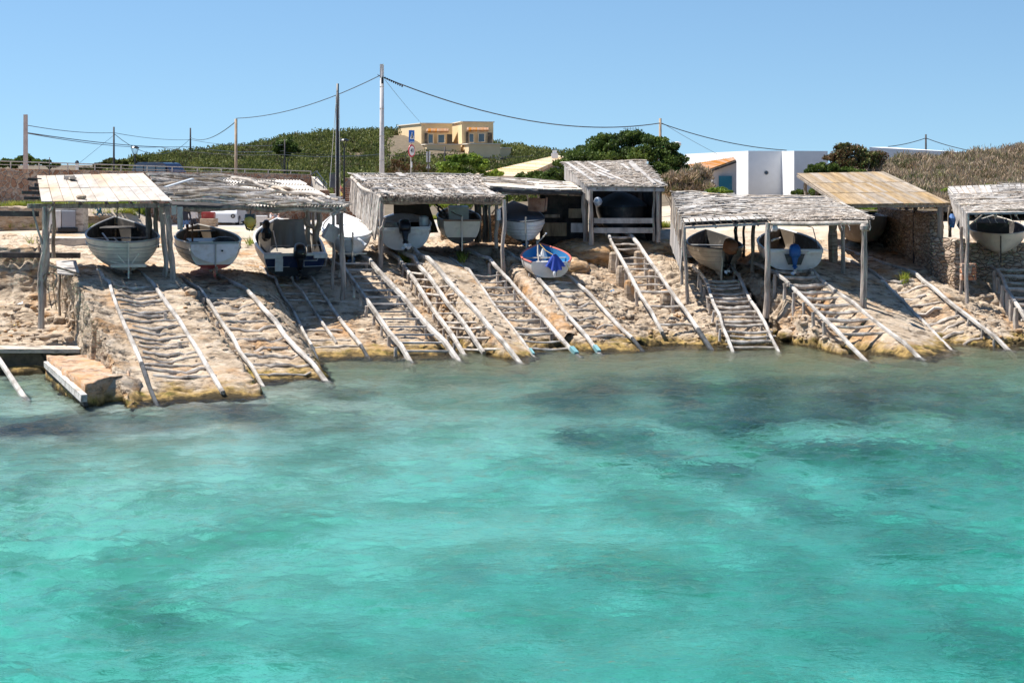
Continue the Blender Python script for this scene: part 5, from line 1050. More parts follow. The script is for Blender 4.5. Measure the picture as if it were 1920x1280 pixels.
mb = MB(); mb.lathe((.72,.75,1.0), [(.14,0),(.18,.1),(.17,.45),(.1,.5)], 10); mb.build('bucket', C['white'], o, local=True); mb = MB(); mb.lathe((-.55,.9,.9), [(.3,0),(.35,.1),(.3,.32),(.1,.4)], 12); mb.build('seat_cushion', C['buff'], o, local=True)
mb = MB(); mb.tube([(.1,-.36,.30),(.18,-.42,.22)], [.10,.09], 8); mb.build('white_float', C['plaster'], o, local=True)
# 6 cream double-ender with cabin
h = Hull(4.8, 1.62, .92, 'transom', sheer=.25, dead=.8, tw=.80, bottom=.30, keel=.18); o = boat('cream boat with a small box cabin and a tall curved rudder', (866,458), 57.4, (852,386), h, zs=0.91)
h.mesh(o, 'cream', 'dark', 'inner', 'brown', .03); rudder(o, -.02, 1.0, .14, 'cream', -.25, .10, tiller=-.35)
mb = MB(); mb.box((-.05,1.5,1.12),(.72,.9,.55)); mb.build('cabin', C['cream'], o, local=True); h.bench(o, .7, .8, 'inner', .95, 'foredeck'); mb = MB(); mb.box((-.15,2.8,1.5),(.6,.5,.14)); mb.build('engine_cover', C['dark'], o, local=True)
mb = MB(); mb.log((-.6,.4,1.0),(-.9,2.0,1.5),.05,.03,.05); mb.log((-.5,.4,.95),(-.7,1.8,1.4),.05,.03,.05); mb.build('oar', C['innerdark'], o, local=True)
# 7 white boat, dark cover
h = Hull(5.0, 1.75, .95, 'double', sheer=.35, full=.45, dead=.9, bottom=.18, keel=.16); o = boat('white clinker boat with dark grey cover and upright rudder pole under the lean-to', (986,458), 57.8, (962,378), h, zs=0.8)
h.mesh(o, 'white', 'dark', 'innerdark', 'dark', .03, strake='white'); mb = MB(); vs = []
for i in range(nt+1):
    t = TT(i/nt); b = h.b(t)*.98; g = h.g(t)
    for j in range(9):
        u = j/4-1; vs.append((u*b, h.pt(t,1).y, g+.02+(1-abs(u)**1.5)*.10*math.sin(math.pi*min(1,max(.05,t)))))
mb.add(vs, [(i*9+j, (i+1)*9+j, (i+1)*9+j+1, i*9+j+1) for i in range(nt) for j in range(8)]); mb.build('cover', C['greycover'], o, smooth=True, local=True)
mb = MB(); mb.log((0,-.18,-.25),(-.02,-.14,1.25),.035,.03,.008); mb.build('rudder_pole', C['buff'], o, local=True); h.seams(o, (.5,.62,.74,.86)); prop(o, (0,-.1,0), .15, 'bluebottom')
# 8 dinghy
h = Hull(3.3, 1.74, .66, 'transom', sheer=.42, dead=.55, tw=.74, bottom=-1, keel=.03); o = boat('small white dinghy with bright blue inside and faded red rim', (1031,521), 54.9, (1013,457), h, zs=0.8, cat='dinghy', name='dinghy')
h.mesh(o, 'white', 'white', 'sky', 'redrim', .04, ins=.05); h.bench(o, .33, .18, 'buff', .72); h.bench(o, .58, .16, 'buff', .75); mb = MB(); mb.box((-.05,1.45,.42),(.55,.45,.06)); mb.build('floor_board', C['white'], o, local=True)
mb = MB(); mb.log((-.15,2.6,.5),(-.18,2.9,1.15),.05,.03,.02); mb.log((-.18,2.85,1.05),(.15,3.0,1.45),.025,.02,.01); mb.log((-.28,1.2,.45),(-.16,2.85,1.1),.02,.02,.01); mb.build('bow_oars', C['buff'], o, local=True)
mb = MB(); mb.lathe((0.0,2.35,.4),[(.12,0),(.15,.15),(.08,.35),(.04,.5)],9); mb.build('white_bundle', C['white'], o, local=True)
mb = MB(); mb.box((.16,3.02,1.47),(.06,.05,.06)); mb.build('tip', C['plaster'], o, local=True)
# blue cloth over its outboard
mb = MB(); V = []; n1, n2 = 22, 14
for i in range(n1+1):
    for j in range(n2+1):
        a = math.pi*(1.15*i/n1-1.07); v = j/n2; r = (.03+.24*v**.8)*(1+.22*math.sin(a*7+v*2)*v); V.append((.16+r*1.15*math.cos(a), -.06+r*.85*math.sin(a)*(1 if math.sin(a) < 0 else .8), 1.05-.80*v**1.0*(1-.35*abs(math.cos(a)))+.03*math.sin(a*9)*v))
mb.add(V, [(i*(n2+1)+j, (i+1)*(n2+1)+j, (i+1)*(n2+1)+j+1, i*(n2+1)+j+1) for i in range(n1) for j in range(n2)]); q = mb.build('engine_cloth', paint('royal_blue_cloth', (.03,.07,.38), rough=.8, amt=.0), o, smooth=True, local=True)
mb = MB(); mb.box((.16,-.05,.85),(.12,.12,.35)); mb.box((.16,-.12,.35),(.10,.12,.45)); mb.build('outboard', C['dark'], o, local=True); mb = MB(); mb.lathe((.12,-.34,.22),[(.02,-.12),(.05,-.04),(.05,.06),(.03,.12)],8); mb.build('white_rag', C['plaster'], o, local=True)
mb = MB(); a = o.matrix_basis @ Vector((.55,.05,.66)); pts = [a, a+Vector((.12,-.1,-.25)), GP(1077,512)+Vector((0,0,.05))]; mb.tube(pts, .012, 5); tag(mb.build('mooring_rope', C['yellow']), 'thin yellow rope tying the dinghy to its right rail', 'rope')
mb = MB(); a = o.matrix_basis @ Vector((-.1,2.9,1.05)); b = o.matrix_basis @ Vector((.1,.0,1.0)); mb.tube([a, a.lerp(b,.5)-Vector((0,0,.06)), b], .01, 5); mb.build('bow_line', C['yellow'], None); tag(bpy.data.objects['bow_line'], 'thin line from the dinghy bow to its blue cloth', 'rope')
# 9 cream boat with rusty engine
h = Hull(5.0, 2.0, 1.0, 'double', sheer=.38, full=.46, dead=1.1, bottom=-1, keel=.18); o = boat('cream double-ended boat with a tilted brown engine at its stern', (1352,512), 56.3, (1322,431), h, zs=0.8, roll=.02)
h.mesh(o, 'cream', 'cream', 'innerdark', 'dark', .03); outboard(o, .22, -.25, .95, 1.15, 'rust', 'black', tilt=-.25, yaw=.35, prm='metal'); h.bench(o, .3, .3, 'innerdark', .8); h.bench(o, .6, .3, 'grey', .8)
mb = MB(); mb.add([(-.03,-.12,-.3),(.03,-.12,-.3),(.03,.35,.0),(-.03,.35,.0),(-.03,-.25,.75),(.03,-.25,.75),(.03,.2,.6),(-.03,.2,.6)],[(0,1,5,4),(1,2,6,5),(3,0,4,7),(0,3,2,1)]); mb.build('stern_fin', C['cream'], o, local=True); h.seams(o, (.6,.75,.88))
# 10 white motorboat with blue covered outboard
h = Hull(5.2, 2.12, .92, 'transom', sheer=.28, dead=.55, tw=.90, bottom=-1, keel=.03); o = boat('white motorboat with a blue covered outboard beside the branched grey post', (1489,507), 54.6, (1462,428), h, zs=0.74, cat='motorboat')
h.mesh(o, 'white', 'white', 'inner', 'white', .045, ins=.12); outboard(o, .0, -.16, .68, 1.05, 'bluecover', 'bluecover', tilt=-.02, prm='metal')
mb = MB(); mb.box((-.72,.1,.88),(.5,.4,.10)); mb.box((.72,.1,.88),(.5,.4,.10)); mb.build('stern_deck', C['white'], o, local=True); mb = MB(); mb.add([(-.35,-.12,.78),(.35,-.12,.78),(.22,-.12,.28),(-.22,-.12,.28)],[(0,3,2,1)]); mb.build('engine_well', C['dark'], o, local=True)
mb = MB(); mb.tube([(.85,.4,.95),(.8,1.6,1.75),(.1,2.2,1.95),(-.6,1.9,1.8),(-.8,1.4,1.0)], .018, 5); mb.build('boat_rail', C['metal'], o, local=True); h.bench(o, .3, .3, 'innerdark', .75)
# 11 small boat deep under tan roof
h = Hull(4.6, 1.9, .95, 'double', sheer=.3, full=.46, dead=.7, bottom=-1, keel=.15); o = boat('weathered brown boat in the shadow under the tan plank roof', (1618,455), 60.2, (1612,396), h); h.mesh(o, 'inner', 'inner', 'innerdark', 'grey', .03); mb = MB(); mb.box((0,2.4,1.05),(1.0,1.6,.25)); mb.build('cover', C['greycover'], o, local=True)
# 12 right edge
h = Hull(5.0, 2.0, .95, 'double', sheer=.30, full=.42, dead=1.0, bottom=-1, keel=.12); o = boat('cream boat with a dark hatch at the right edge, under the rightmost roof', (1876,478), 56.4, (1862,404), h, zs=0.72); h.mesh(o, 'cream', 'cream', 'innerdark', 'cream', .03); rudder(o, -.05, .85, .2, 'innerdark', -.35, .1)
mb = MB(); mb.box((-.2,1.8,1.15),(1.1,1.6,.55)); mb.build('hatch', C['innerdark'], o, local=True)
# 13 covered boat in the tall shed
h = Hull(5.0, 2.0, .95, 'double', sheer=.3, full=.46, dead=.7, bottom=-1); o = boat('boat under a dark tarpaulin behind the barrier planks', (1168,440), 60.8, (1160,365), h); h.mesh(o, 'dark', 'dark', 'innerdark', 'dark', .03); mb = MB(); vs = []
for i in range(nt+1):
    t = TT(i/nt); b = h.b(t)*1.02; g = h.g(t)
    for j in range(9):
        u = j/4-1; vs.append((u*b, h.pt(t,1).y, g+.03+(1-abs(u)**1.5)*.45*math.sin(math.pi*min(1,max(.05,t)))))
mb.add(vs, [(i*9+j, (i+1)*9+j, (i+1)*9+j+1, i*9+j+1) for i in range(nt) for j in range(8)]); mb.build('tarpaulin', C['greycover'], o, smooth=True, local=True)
mb = MB(); mb.lathe(P(1121,378,59.9), [(.02,-.18),(.12,-.12),(.17,0),(.12,.12),(.02,.18)], 14); tag(mb.build('buoy', mat('silver_buoy', [(.20,.25,.33),(.45,.48,.52)], 8, rough=.4, bump=.2)), 'round silver-blue buoy hanging by the left post of the tall shed', 'buoy')
mb = MB(); mb.lathe(P(469,416,50.4), [(.05,-.20),(.16,-.14),(.20,0),(.18,.12),(.08,.20)], 14); o = mb.build('buoy', C['yellow'], smooth=True); tag(o, 'yellow buoy hanging from the front beam of the branch-roofed shed', 'buoy')
mb = MB(); mb.box(P(470,406,50.42),(.3,.28,.16)); mb.tube([P(470,392,50.4),P(470,406,50.4)], .02, 5); mb.tube([P(461,414,50.3),P(462,428,50.3),P(469,432,50.3)], .03, 6); mb.tube([P(479,422,50.3),P(472,433,50.3)], .02, 6); mb.build('buoy_strap', C['dark'], o)
# work bench, ropes and small gear at the left
t = thing('work_bench', 'rickety wooden bench with tarpaulin beside the leftmost post', 'bench', P(120, 545, 46.6)); zt = P(120, 505, 47)
mb = MB(); mb.quad(P(108,512,46.9), P(150,515,46.9), P(143,488,48.2), P(105,488,48.2), .04); mb.build('bench_top', M['greyplank'], t); mb = MB(); mb.beam(P(86,495,47.2), P(150,514,46.9), .06, .06); mb.build('bench_beam', M['oldpost'], t)
for x, Y in ((140,46.9),(146,47.9),(112,48.0)): mb = MB(); a = P(x,514,Y); mb.log((a.x, a.y, gz(a.x,a.y)-.1), a, .045, .04, .02); mb.build('leg', M['oldpost'], t)
t = thing('rope_coil', 'coil of old rope hanging on the leftmost shed post', 'rope', P(93, 520, 45.8)); mb = MB()
for k in range(6): c = P(94, 520+k*1.5, 45.8); mb.tube([c+Vector((.20*math.cos(a), .05*math.sin(a*2), .13*math.sin(a)*(1+k*.2))) for a in [i*math.pi/8 for i in range(17)]], .012, 5)
mb.tube([P(98,530,45.7), P(103,560,45.7), P(106,580,45.7)], .014, 5); mb.tube([P(90,530,45.7), P(93,560,45.7), P(97,578,45.7)], .014, 5); mb.build('rope', M['oldpost'], t)
for x0, x1, y, Y in ((-30,72,400,50),(-30,150,478,51.0)): mb = MB(); mb.beam(P(x0,y,Y), P(x1,y+1,Y), .15, .17); tag(mb.build('beam', M['darkwood']), 'dark horizontal beam across the left edge, '+('upper' if y < 450 else 'lower')+' of two', 'beam')
# ------------------------------------------------------------------ background
def prism(plan, z0, z1, name, m, par, cap=True):
    mb = MB(); n = len(plan)
    zz1 = z1 if hasattr(z1, '__len__') else [z1]*n
    mb.add([(x, y, z0) for x, y in plan]+[(p[0], p[1], z) for p, z in zip(plan, zz1)], [(i, (i+1) % n, (i+1) % n+n, i+n) for i in range(n)]+[tuple(range(n, 2*n)), tuple(range(n-1, -1, -1))]); return mb.build(name, m, par)
def XY(px_, Y): return ((px_-960)/F*Y, Y)
def Zp(py, Y): return H-(py-HY)*Y/F
# retaining wall and its railing
wl = lambda x: 78+(x/583)*16
t = thing('retaining_wall', 'long pinkish rubble masonry wall behind the left sheds', 'wall', (XY(300, wl(300))[0], wl(300), 3))
mb = MB(); xs_ = list(range(-260, 584, 24))+[583]
for a, b in zip(xs_[:-1], xs_[1:]):
    pa, pb = XY(a, wl(a)), XY(b, wl(b)); za, zb = Zp(316+a/583*12, wl(a)), Zp(316+b/583*12, wl(b))
    mb.quad((pa[0], pa[1], 1.5), (pb[0], pb[1], 1.5), (pb[0], pb[1], zb), (pa[0], pa[1], za)); mb.quad((pa[0], pa[1], za), (pb[0], pb[1], zb), (pb[0], pb[1]+.5, zb), (pa[0], pa[1]+.5, za))
e = XY(583, 94); mb.quad((e[0], 94, 1.5), (e[0], 94.5, 1.5), (e[0], 94.5, Zp(328,94)), (e[0], 94, Zp(328,94))); mb.build('masonry', M['wallstone'], t)
t = thing('railing', 'thin pale metal railing along the top of the pink stone wall', 'railing', (XY(300, wl(300))[0], wl(300), 5))
M['railmetal'] = mat('galvanised_rail', [(.40,.36,.32),(.52,.48,.44)], 4, rough=.6, bump=0)
ry = lambda x: 302+x/545*18; xp = [-35,20,73,127,178,227,276,323,370,415,459,503,545,583]
for x in xp:
    Y = wl(x)+.2; mb = MB(); p = P(x, 316+x/583*12, Y); mb.tube([p-Vector((0,0,.1)), P(x, ry(x), Y)], .032, 6); mb.build('railing_post', M['railmetal'], t)
for o_, r_ in ((0,.03),(6.5,.018)):
    mb = MB(); mb.tube([P(x, ry(x)+o_, wl(x)+.2) for x in xp], r_, 6); mb.build('handrail' if o_ == 0 else 'lower_rail', M['railmetal'], t)
t = thing('stairs', 'brown stone stairs with a metal handrail between the sheds', 'stairs', P(640, 375, 90)); mb = MB(); 
prism([XY(583,94.02), XY(597,93), XY(615,91), XY(603,96)], 2.2, [Zp(331,94), Zp(332,93), Zp(357,91), Zp(350,96)], 'side_wall', M['bleach'], t)
for i in range(9): mb.box(P(648-i*.5, 384-i*3.8, 88+i*.55), (1.1, .58, .12)); 
mb.build('steps', stonewall('brown_steps', [(.24,.12,.07),(.30,.16,.10)], 6), t); prism([XY(644,93.5), XY(676,93.5), XY(676,94.5), XY(644,94.5)], 2.2, Zp(334,93.5), 'right_wall', M['wallstone'], t); prism([XY(618,88), XY(632,88), XY(632,89), XY(618,89)], 2.2, Zp(364,88), 'low_wall', M['bleach'], t)
prism([XY(600,90), XY(618,90), XY(618,91), XY(600,91)], 2.2, Zp(357,90), 'landing', bpy.data.materials['brown_steps'], t)
mb = MB(); mb.tube([P(583,328,93.5), P(594,321,93), P(614,347,91)], .035, 6); mb.tube([P(595,331,93), P(614,353,91)], .03, 6); mb.tube([P(592,335,93), P(592,322,93)], .03, 6); mb.tube([P(607,354,91.5), P(607,338,91.5)], .03, 6); mb.build('handrail', C['dark'], t)
t = thing('litter_bin', 'dark cylindrical litter bin at the head of the stairs', 'bin', P(624, 352, 88)); mb = MB(); mb.lathe(P(624, 352, 88), [(.17,0),(.18,.1),(.19,.65),(.20,.74)], 14); mb.build('bin_body', mat('bin_steel', [(.05,.055,.065),(.09,.095,.11)], 3, rough=.4, bump=0), t); mb = MB(); mb.lathe(P(624,352,88)+Vector((0,0,.76)), [(.205,0),(.2,.03),(.1,.04)], 14); mb.build('bin_lid', C['black'], t)
# poles
def upole(label, x, y0, y1, Y, r, m, name='utility_pole', r1=None, sq=False, parts=()):
    b = P(x, y1, Y); g = float(yz(b.x, b.y)); b.z = min(b.z, g)-.2; a = P(x, y0, Y); t = thing(name, label, 'pole', b); mb = MB()
    if sq: mb.beam(b, a, r*2, r*1.6, taper=.8)
    else: mb.tube([b, b.lerp(a,.5), a], [r, (r+(r1 or r*.7))/2, r1 or r*.7], 12)
    mb.build('shaft', m, t, smooth=not sq); return t
M['polewhite'] = mat('pale_concrete_pole', [(.50,.47,.46),(.62,.59,.58)], 3, bump=.1); M['polepink'] = mat('pinkish_concrete_pole', [(.42,.33,.30),(.55,.46,.42)], 3, bump=.1); M['poledark'] = mat('tarred_pole', [(.06,.05,.05),(.10,.09,.09)], 3, bump=.1); M['polewood'] = mat('brown_pole_wood', [(.30,.22,.15),(.42,.33,.24)], 3, bump=.2)
t = upole('tall pale round utility pole behind the third shed', 716, 123, 328, 75, .135, M['polewhite'], r1=.085)
for y in (162, 203, 254, 300): mb = MB(); r_ = .085+(y-123)/205*.05+.008; mb.tube([P(716,y,75), P(716,y+1,75)], r_, 12); mb.build('joint_ring', M['railmetal'], t)
mb = MB(); mb.box(P(716,133,75), (.17,.17,.62)); mb.build('pole_head', M['polewhite'], t); mb = MB(); mb.box(P(717,151,74.9), (.1,.1,.3)); mb.beam(P(716,146,75), P(708,140,75), .03, .03); mb.build('cable_clamp', C['black'], t)
upole('square pinkish concrete pole at the far left above the wall', 48, 215, 318, 84, .13, M['polepink'], sq=True)
upole('dark thin pole left of the black street lamp', 213.5, 238, 322, 120, .09, M['poledark']); upole('short dark pole standing on the left end of the scrub hill', 357, 240, 285, 172, .11, M['poledark']); upole('light brown wooden pole rising above the railing', 442.5, 223, 325, 98, .10, M['polewood'], r1=.085)
upole('dark pole in front of the dark bush on the scrub hill', 534, 261, 315, 140, .08, M['poledark']); upole('short dark pole in the scrub below the yellow house', 834, 275, 300, 150, .1, M['poledark']); upole('grey pole behind the juniper tree', 1238, 222, 300, 100, .10, M['polewood'], r1=.08); upole('small grey pole above the long white wall at the right', 1736, 252, 285, 130, .10, M['poledark'])
upole('very thin dark post at the railing near the left edge', 93, 295, 330, 79, .03, M['poledark'])
t = upole('black round mast between the second and third sheds', 633, 157, 381, 57.5, .062, mat('black_mast', [(.012,.010,.012),(.03,.022,.022)], 3, rough=.3, bump=0), 'mast', r1=.045); mb = MB(); mb.tube([P(633,157,57.5), P(633,172,57.5)], [.02,.05], 8); mb.build('mast_head', C['dark'], t)
for x0,y0,x1,y1 in ((618,350,631,178),(629,376,630,180),(638,376,636,178)): mb = MB(); mb.tube([P(x0,y0,57.2), P(x1,y1,57.4)], .010, 4); mb.build('halyard', M['plank'], t)
# flag on the mast
mb = MB(); a = P(637,344,57.3)
for k, (c_, n_) in enumerate((('flag_red','r'),('flag_yellow','y'))):
    pass
mb.add([P(637,344,57.3), P(641,352,57.2), P(638,356,57.3)], [(0,1,2)]); mb.add([P(637,356,57.3), P(643,365,57.2), P(637,369,57.3)], [(0,1,2)], 1); 
o = mb.build('flag', [paint('flag_red', (.62,.12,.07), amt=0), paint('flag_yellow', (.80,.60,.12), amt=0)]); tag(o, 'small limp red and yellow pennant at the foot of the black mast', 'flag')
# cables
def cable(label, pts, r=.018, sag=0, n=14):
    mb = MB(); out = []
    for (a, b), s_ in zip(zip(pts[:-1], pts[1:]), (sag if hasattr(sag, '__len__') else [sag]*(len(pts)-1))):
        A, B = P(*a), P(*b)
        for i in range(n+1):
            t_ = i/n; out.append(A.lerp(B, t_)-Vector((0,0,s_*4*t_*(1-t_))))
    out2 = [p for i, p in enumerate(out) if i == 0 or (p-out[i-1]).length > 1e-5]; mb.tube(out2, r, 5); tag(mb.build('overhead_cable', C['dark']), label, 'cable', 'overhead cables')
cable('thick black cable sagging from the tall pale pole to the pole behind the juniper', [(718,145,75),(1238,231,100)], .030, 1.05, 24)
mb = MB()
for i in range(9): p = P(722+i*4, 146.5+i*1.9, 74.9); mb.lathe(p, [(.02,-.05),(.045,0),(.02,.05)], 6)
tag(mb.build('cable_splice', C['black']), 'row of black clamps at the left end of the thick cable', 'cable splice')
cable('thick black cable falling from the juniper pole to the white building', [(1238,231,100),(1475,282,104)], .028, .30); cable('thin guy wire falling from the juniper pole', [(1242,231,100),(1345,289,108)], .012, .05)
cable('cable from the tall pale pole down to the brown wooden pole', [(714,141,75),(443,222,98)], .022, .45); cable('cable from the brown wooden pole down to the hill pole', [(441,229,98),(357,258,172)], .03, .6)
cable('upper long thin cable from the far left pole across the sky', [(50,235,84),(213,249,120),(357,262,172),(530,272,140)], .020, [.15,.2,.3]); cable('lower double cable from the far left pole towards the hill', [(50,249,84),(357,275,172),(534,283,140)], .028, [.3,.3]); cable('second strand of the lower cable from the far left pole', [(50,250,84),(300,276,150),(530,290,140),(716,289,120)], .022, [.25,.3,.2])
cable('sagging cable between the dark pole and the hill pole', [(214,251,120),(357,260,172)], .022, 1.6); cable('thin guy wire of the dark pole left of the street lamp', [(213,254,120),(150,305,121)], .012); cable('thin wire slanting from the tall pale pole to the yellow house', [(722,150,75),(795,236,160)], .010, .1); cable('dark wire low across the hill behind the tall pale pole', [(534,286,140),(834,288,150),(1000,292,150)], .022, .3)
cable('cable left of the small grey pole at the right', [(1736,259,130),(1665,275,128)], .030, .1); cable('cable right of the small grey pole at the right', [(1736,259,130),(1822,283,128)], .030, .1)
# street lamps
def lamp(label, x, yt, yb, Y):
    b = P(x, yb, Y); b.z = float(yz(b.x, b.y)); t = thing('street_lamp', label, 'street lamp', b, 'black lantern street lamps'); zt = Zp(yt, Y); c = Vector((b.x, b.y, 0)); hz = Zp(yt+16, Y)
    mb = MB(); mb.tube([b, c+Vector((0,0,b.z+1)), c+Vector((0,0,hz))], [.07,.05,.04], 8); mb.build('lamp_post', C['black'], t)
    mb = MB(); mb.lathe(c+Vector((0,0,zt)), [(.24,-.14),(.26,-.10),(.17,-.02),(.05,.0)], 12); mb.build('lamp_cap', C['black'], t); mb = MB(); mb.lathe(c+Vector((0,0,hz)), [(.10,0),(.12,.04)], 10)
    for k in range(6): a = k*math.pi/3; mb.beam(c+Vector((.10*math.cos(a),.10*math.sin(a),hz)), c+Vector((.22*math.cos(a),.22*math.sin(a),zt-.13)), .02, .02)
    mb.build('lantern_frame', C['black'], t)
lamp('black lantern street lamp left of the parked dark van', 253, 274, 335, 95); lamp('black lantern street lamp just right of the black mast', 645.5, 260, 345, 86)
t = thing('street_lamp', 'grey cobra-head street lamp on an arm right of the juniper tree', 'street lamp', P(1250, 300, 98)); mb = MB(); mb.tube([P(1238,330,98), P(1240,275,98), P(1256,272,98), P(1262,271,98)], .04, 6); mb.build('lamp_arm', M['railmetal'], t); mb = MB(); mb.lathe(P(1269,270,98), [(.03,-.30),(.13,-.12),(.15,.1),(.08,.26)], 10, M=Matrix.Rotation(R(90),3,'Y')); mb.build('lamp_head', M['white'], t)
t = thing('aerial', 'thin television aerial above the juniper tree', 'aerial', P(1194, 275, 92)); mb = MB(); mb.tube([P(1194,290,92), P(1192,239,92)], .015, 4); mb.beam(P(1168,241,92), P(1196,243,92), .02, .02); [mb.beam(P(1172+i*5,238,92), P(1172+i*5,245,92), .015, .015) for i in range(6)]; mb.build('rods', C['dark'], t)
t = thing('white_post', 'small white post with a dark cap behind the railing at the left', 'post', P(144.5, 320, 96)); mb = MB(); mb.box(P(144.5,313,96), (.16,.16,.55)); mb.build('shaft', C['white'], t); mb = MB(); mb.lathe(P(144.5,304,96), [(.13,-.06),(.11,.02),(.05,.10)], 10); mb.build('cap', C['dark'], t)
# road signs
def text(s_, size, M4, m, par):
    cu = bpy.data.curves.new('t', 'FONT'); cu.body = s_; cu.size = size; cu.align_x = 'CENTER'; cu.align_y = 'CENTER'; cu.extrude = .004; ob = bpy.data.objects.new('t', cu); S.collection.objects.link(ob); dg = bpy.context.evaluated_depsgraph_get(); me = bpy.data.meshes.new_from_object(ob.evaluated_get(dg)); bpy.data.objects.remove(ob); me.transform(M4); me.materials.clear(); me.materials.append(m); o = bpy.data.objects.new('lettering', me); S.collection.objects.link(o); o.parent = par; return o
b = P(770.5, 330, 78); t = thing('road_sign', 'blue pedestrian crossing sign above a round red-ringed speed sign', 'road sign', b); RZ = Matrix.Rotation(R(62), 4, 'Z') @ Matrix.Rotation(R(90), 4, 'X')
def loc(py): return Vector((0, 0, Zp(py,78)-b.z))
def disc(r, h, z, name, m, off, n=28, sc=(1,1), ry=0):
    mb = MB(); mb.lathe((0,0,0), [(r,-h),(r,h)], n); me_o = mb.build(name, m, None); me_o.data.transform(Matrix.Translation(z) @ RZ @ Matrix.Translation((0,0,off))); me_o.parent = t; return me_o
def plate(w_, h_, z, name, m, off, pts=None):
    mb = MB(); 
    if pts: k = len(pts); mb.add([(x,y,-.006) for x,y in pts]+[(x,y,.006) for x,y in pts], [tuple(range(k-1,-1,-1)), tuple(range(k,2*k))]+[(i,(i+1)%k,(i+1)%k+k,i+k) for i in range(k)])
    else: mb.box((0,0,0), (w_,h_,.02))
    o = mb.build(name, m, None); o.data.transform(Matrix.Translation(z) @ RZ @ Matrix.Translation((0,0,off))); o.parent = t; return o
SB = paint('sign_blue', (.01,.13,.50), amt=0); SR = paint('sign_red', (.55,.03,.05), amt=0)
mb = MB(); mb.tube([Vector((0,0,0)), loc(244)], .03, 8); o = mb.build('sign_pole', M['railmetal'], t, local=True)
plate(.50, .50, loc(254), 'crossing_plate', SB, .04); plate(.5,.1, loc(265.5), 'lower_band', SB, .04); plate(0,0, loc(254.5), 'white_triangle', C['plaster'], .058, [(-.20,-.17),(.20,-.17),(0,.20)]); plate(0,0, loc(255), 'walking_figure', C['black'], .072, [(-.07,-.12),(-.03,-.12),(.0,-.04),(.05,-.12),(.09,-.12),(.03,.0),(.03,.05),(.02,.11),(-.02,.11),(-.03,.04),(-.06,.0),(-.03,-.02)]); plate(.42,.02, loc(265.5), 'white_stripe', C['plaster'], .055)
disc(.31, .01, loc(283), 'red_ring', SR, .04); disc(.235, .01, loc(283), 'white_disc', C['plaster'], .052); text('40', .30, Matrix.Translation(loc(283)) @ RZ @ Matrix.Translation((0,0,.068)), C['black'], t)
plate(.10,.28, loc(309), 'lower_tab', C['plaster'], .04)
t = thing('road_sign', 'back of a grey rectangular sign with a triangular plate below it', 'road sign', P(803, 330, 79)); mb = MB(); mb.tube([P(803,332,79), P(803,284,79)], .03, 6); mb.build('sign_pole', M['poledark'], t); mb = MB(); mb.box(P(803,294,79.06), (.20,.02,.53)); mb.build('sign_back', M['white'], t); mb = MB(); mb.add([P(803,304,79.06), P(799,316,79.06), P(807,316,79.06)], [(0,1,2)]); mb.build('triangle_back', M['white'], t)
# yellow house on the hill
ochre = mat('ochre_render', [(.74,.57,.34),(.79,.62,.38)], 1.5, bump=.1); rimp = mat('pale_coping', [(.70,.62,.50),(.75,.68,.57)], 2, bump=.05); glass = mat('dark_window', [(.03,.06,.10),(.06,.10,.15)], 1, rough=.08, bump=0, spec=.8); tile = mat('terracotta', [(.28,.13,.06),(.38,.19,.085),(.42,.24,.12)], 5, bump=.3, island=.1); shut = C['innerdark']
t = thing('yellow_house', 'ochre flat-roofed house with dark shutters on the scrub hill', 'house', P(835, 290, 172))
def block(a, b, c, z0, zt, nm='wall'):  # front-left a, front-right b, back-left c as (px,Y)
    A, B, Cc = XY(*a), XY(*b), XY(*c); D = (B[0]+Cc[0]-A[0], B[1]+Cc[1]-A[1]); prism([A, B, D, Cc], z0, zt, nm, ochre, t); mb = MB()
    q = [A, B, D, Cc]
    for i in range(4): u, v = q[i], q[(i+1) % 4]; mb.beam((u[0],u[1],zt+.04), (v[0],v[1],zt+.04), .26, .1)
    mb.build('coping', rimp, t)
block((790,170),(848,171.5),(747,181), 3, Zp(232,170)); block((866,168),(925,169.5),(848,176), 3, Zp(229,168)); block((800,166),(864,167),(786,172), 3, Zp(271.5,166), 'terrace_wall'); block((732,170),(788,171),(722,174), 3, Zp(272.5,170), 'terrace_wall'); block((879,164),(938,165),(864,170), 3, Zp(270.5,164), 'terrace_wall'); block((938,167),(958,168),(930,172), 3, Zp(278,167), 'terrace_wall')
def win(x0, x1, y0, y1, Y, kind='w'):
    mb = MB(); a, b = P(x0,y1,Y), P(x1,y0,Y); cx, cz = (a.x+b.x)/2, (a.z+b.z)/2; w_, h_ = b.x-a.x, b.z-a.z
    if kind == 's': mb.box((cx, Y, cz), (w_, .08, h_)); mb.build('shutter', shut, t); return
    mb.box((cx, Y, cz), (w_, .06, h_)); o = mb.build('window', rimp, t); mb = MB(); mb.box((cx, Y-.05, cz), (w_*.74, .04, h_*.84)); mb.build('pane', glass, o)
win(802,813,251,270,169.9); win(796,802,250,270,169.8,'s'); win(820,835,252,269,170.2); win(838,848,252,270,170.4,'s'); win(879,889,250,268,168); win(873.5,878.5,247,269,167.9,'s'); win(896,910,250,267,168.5); win(914,923,249,268,168.7,'s')
for x0, x1, y, Y in ((800,841,247,169.3),(876,916,245,167.3)):
    mb = MB()
    n_ = 15
    for i in range(n_): a = P(x0+(x1-x0)*(i+.5)/n_, y, Y); mb.tube([a+Vector((0,-.25,-.02)), a+Vector((.0,.5,.24))], .125, 7)
    mb.build('tile_canopy', tile, t)
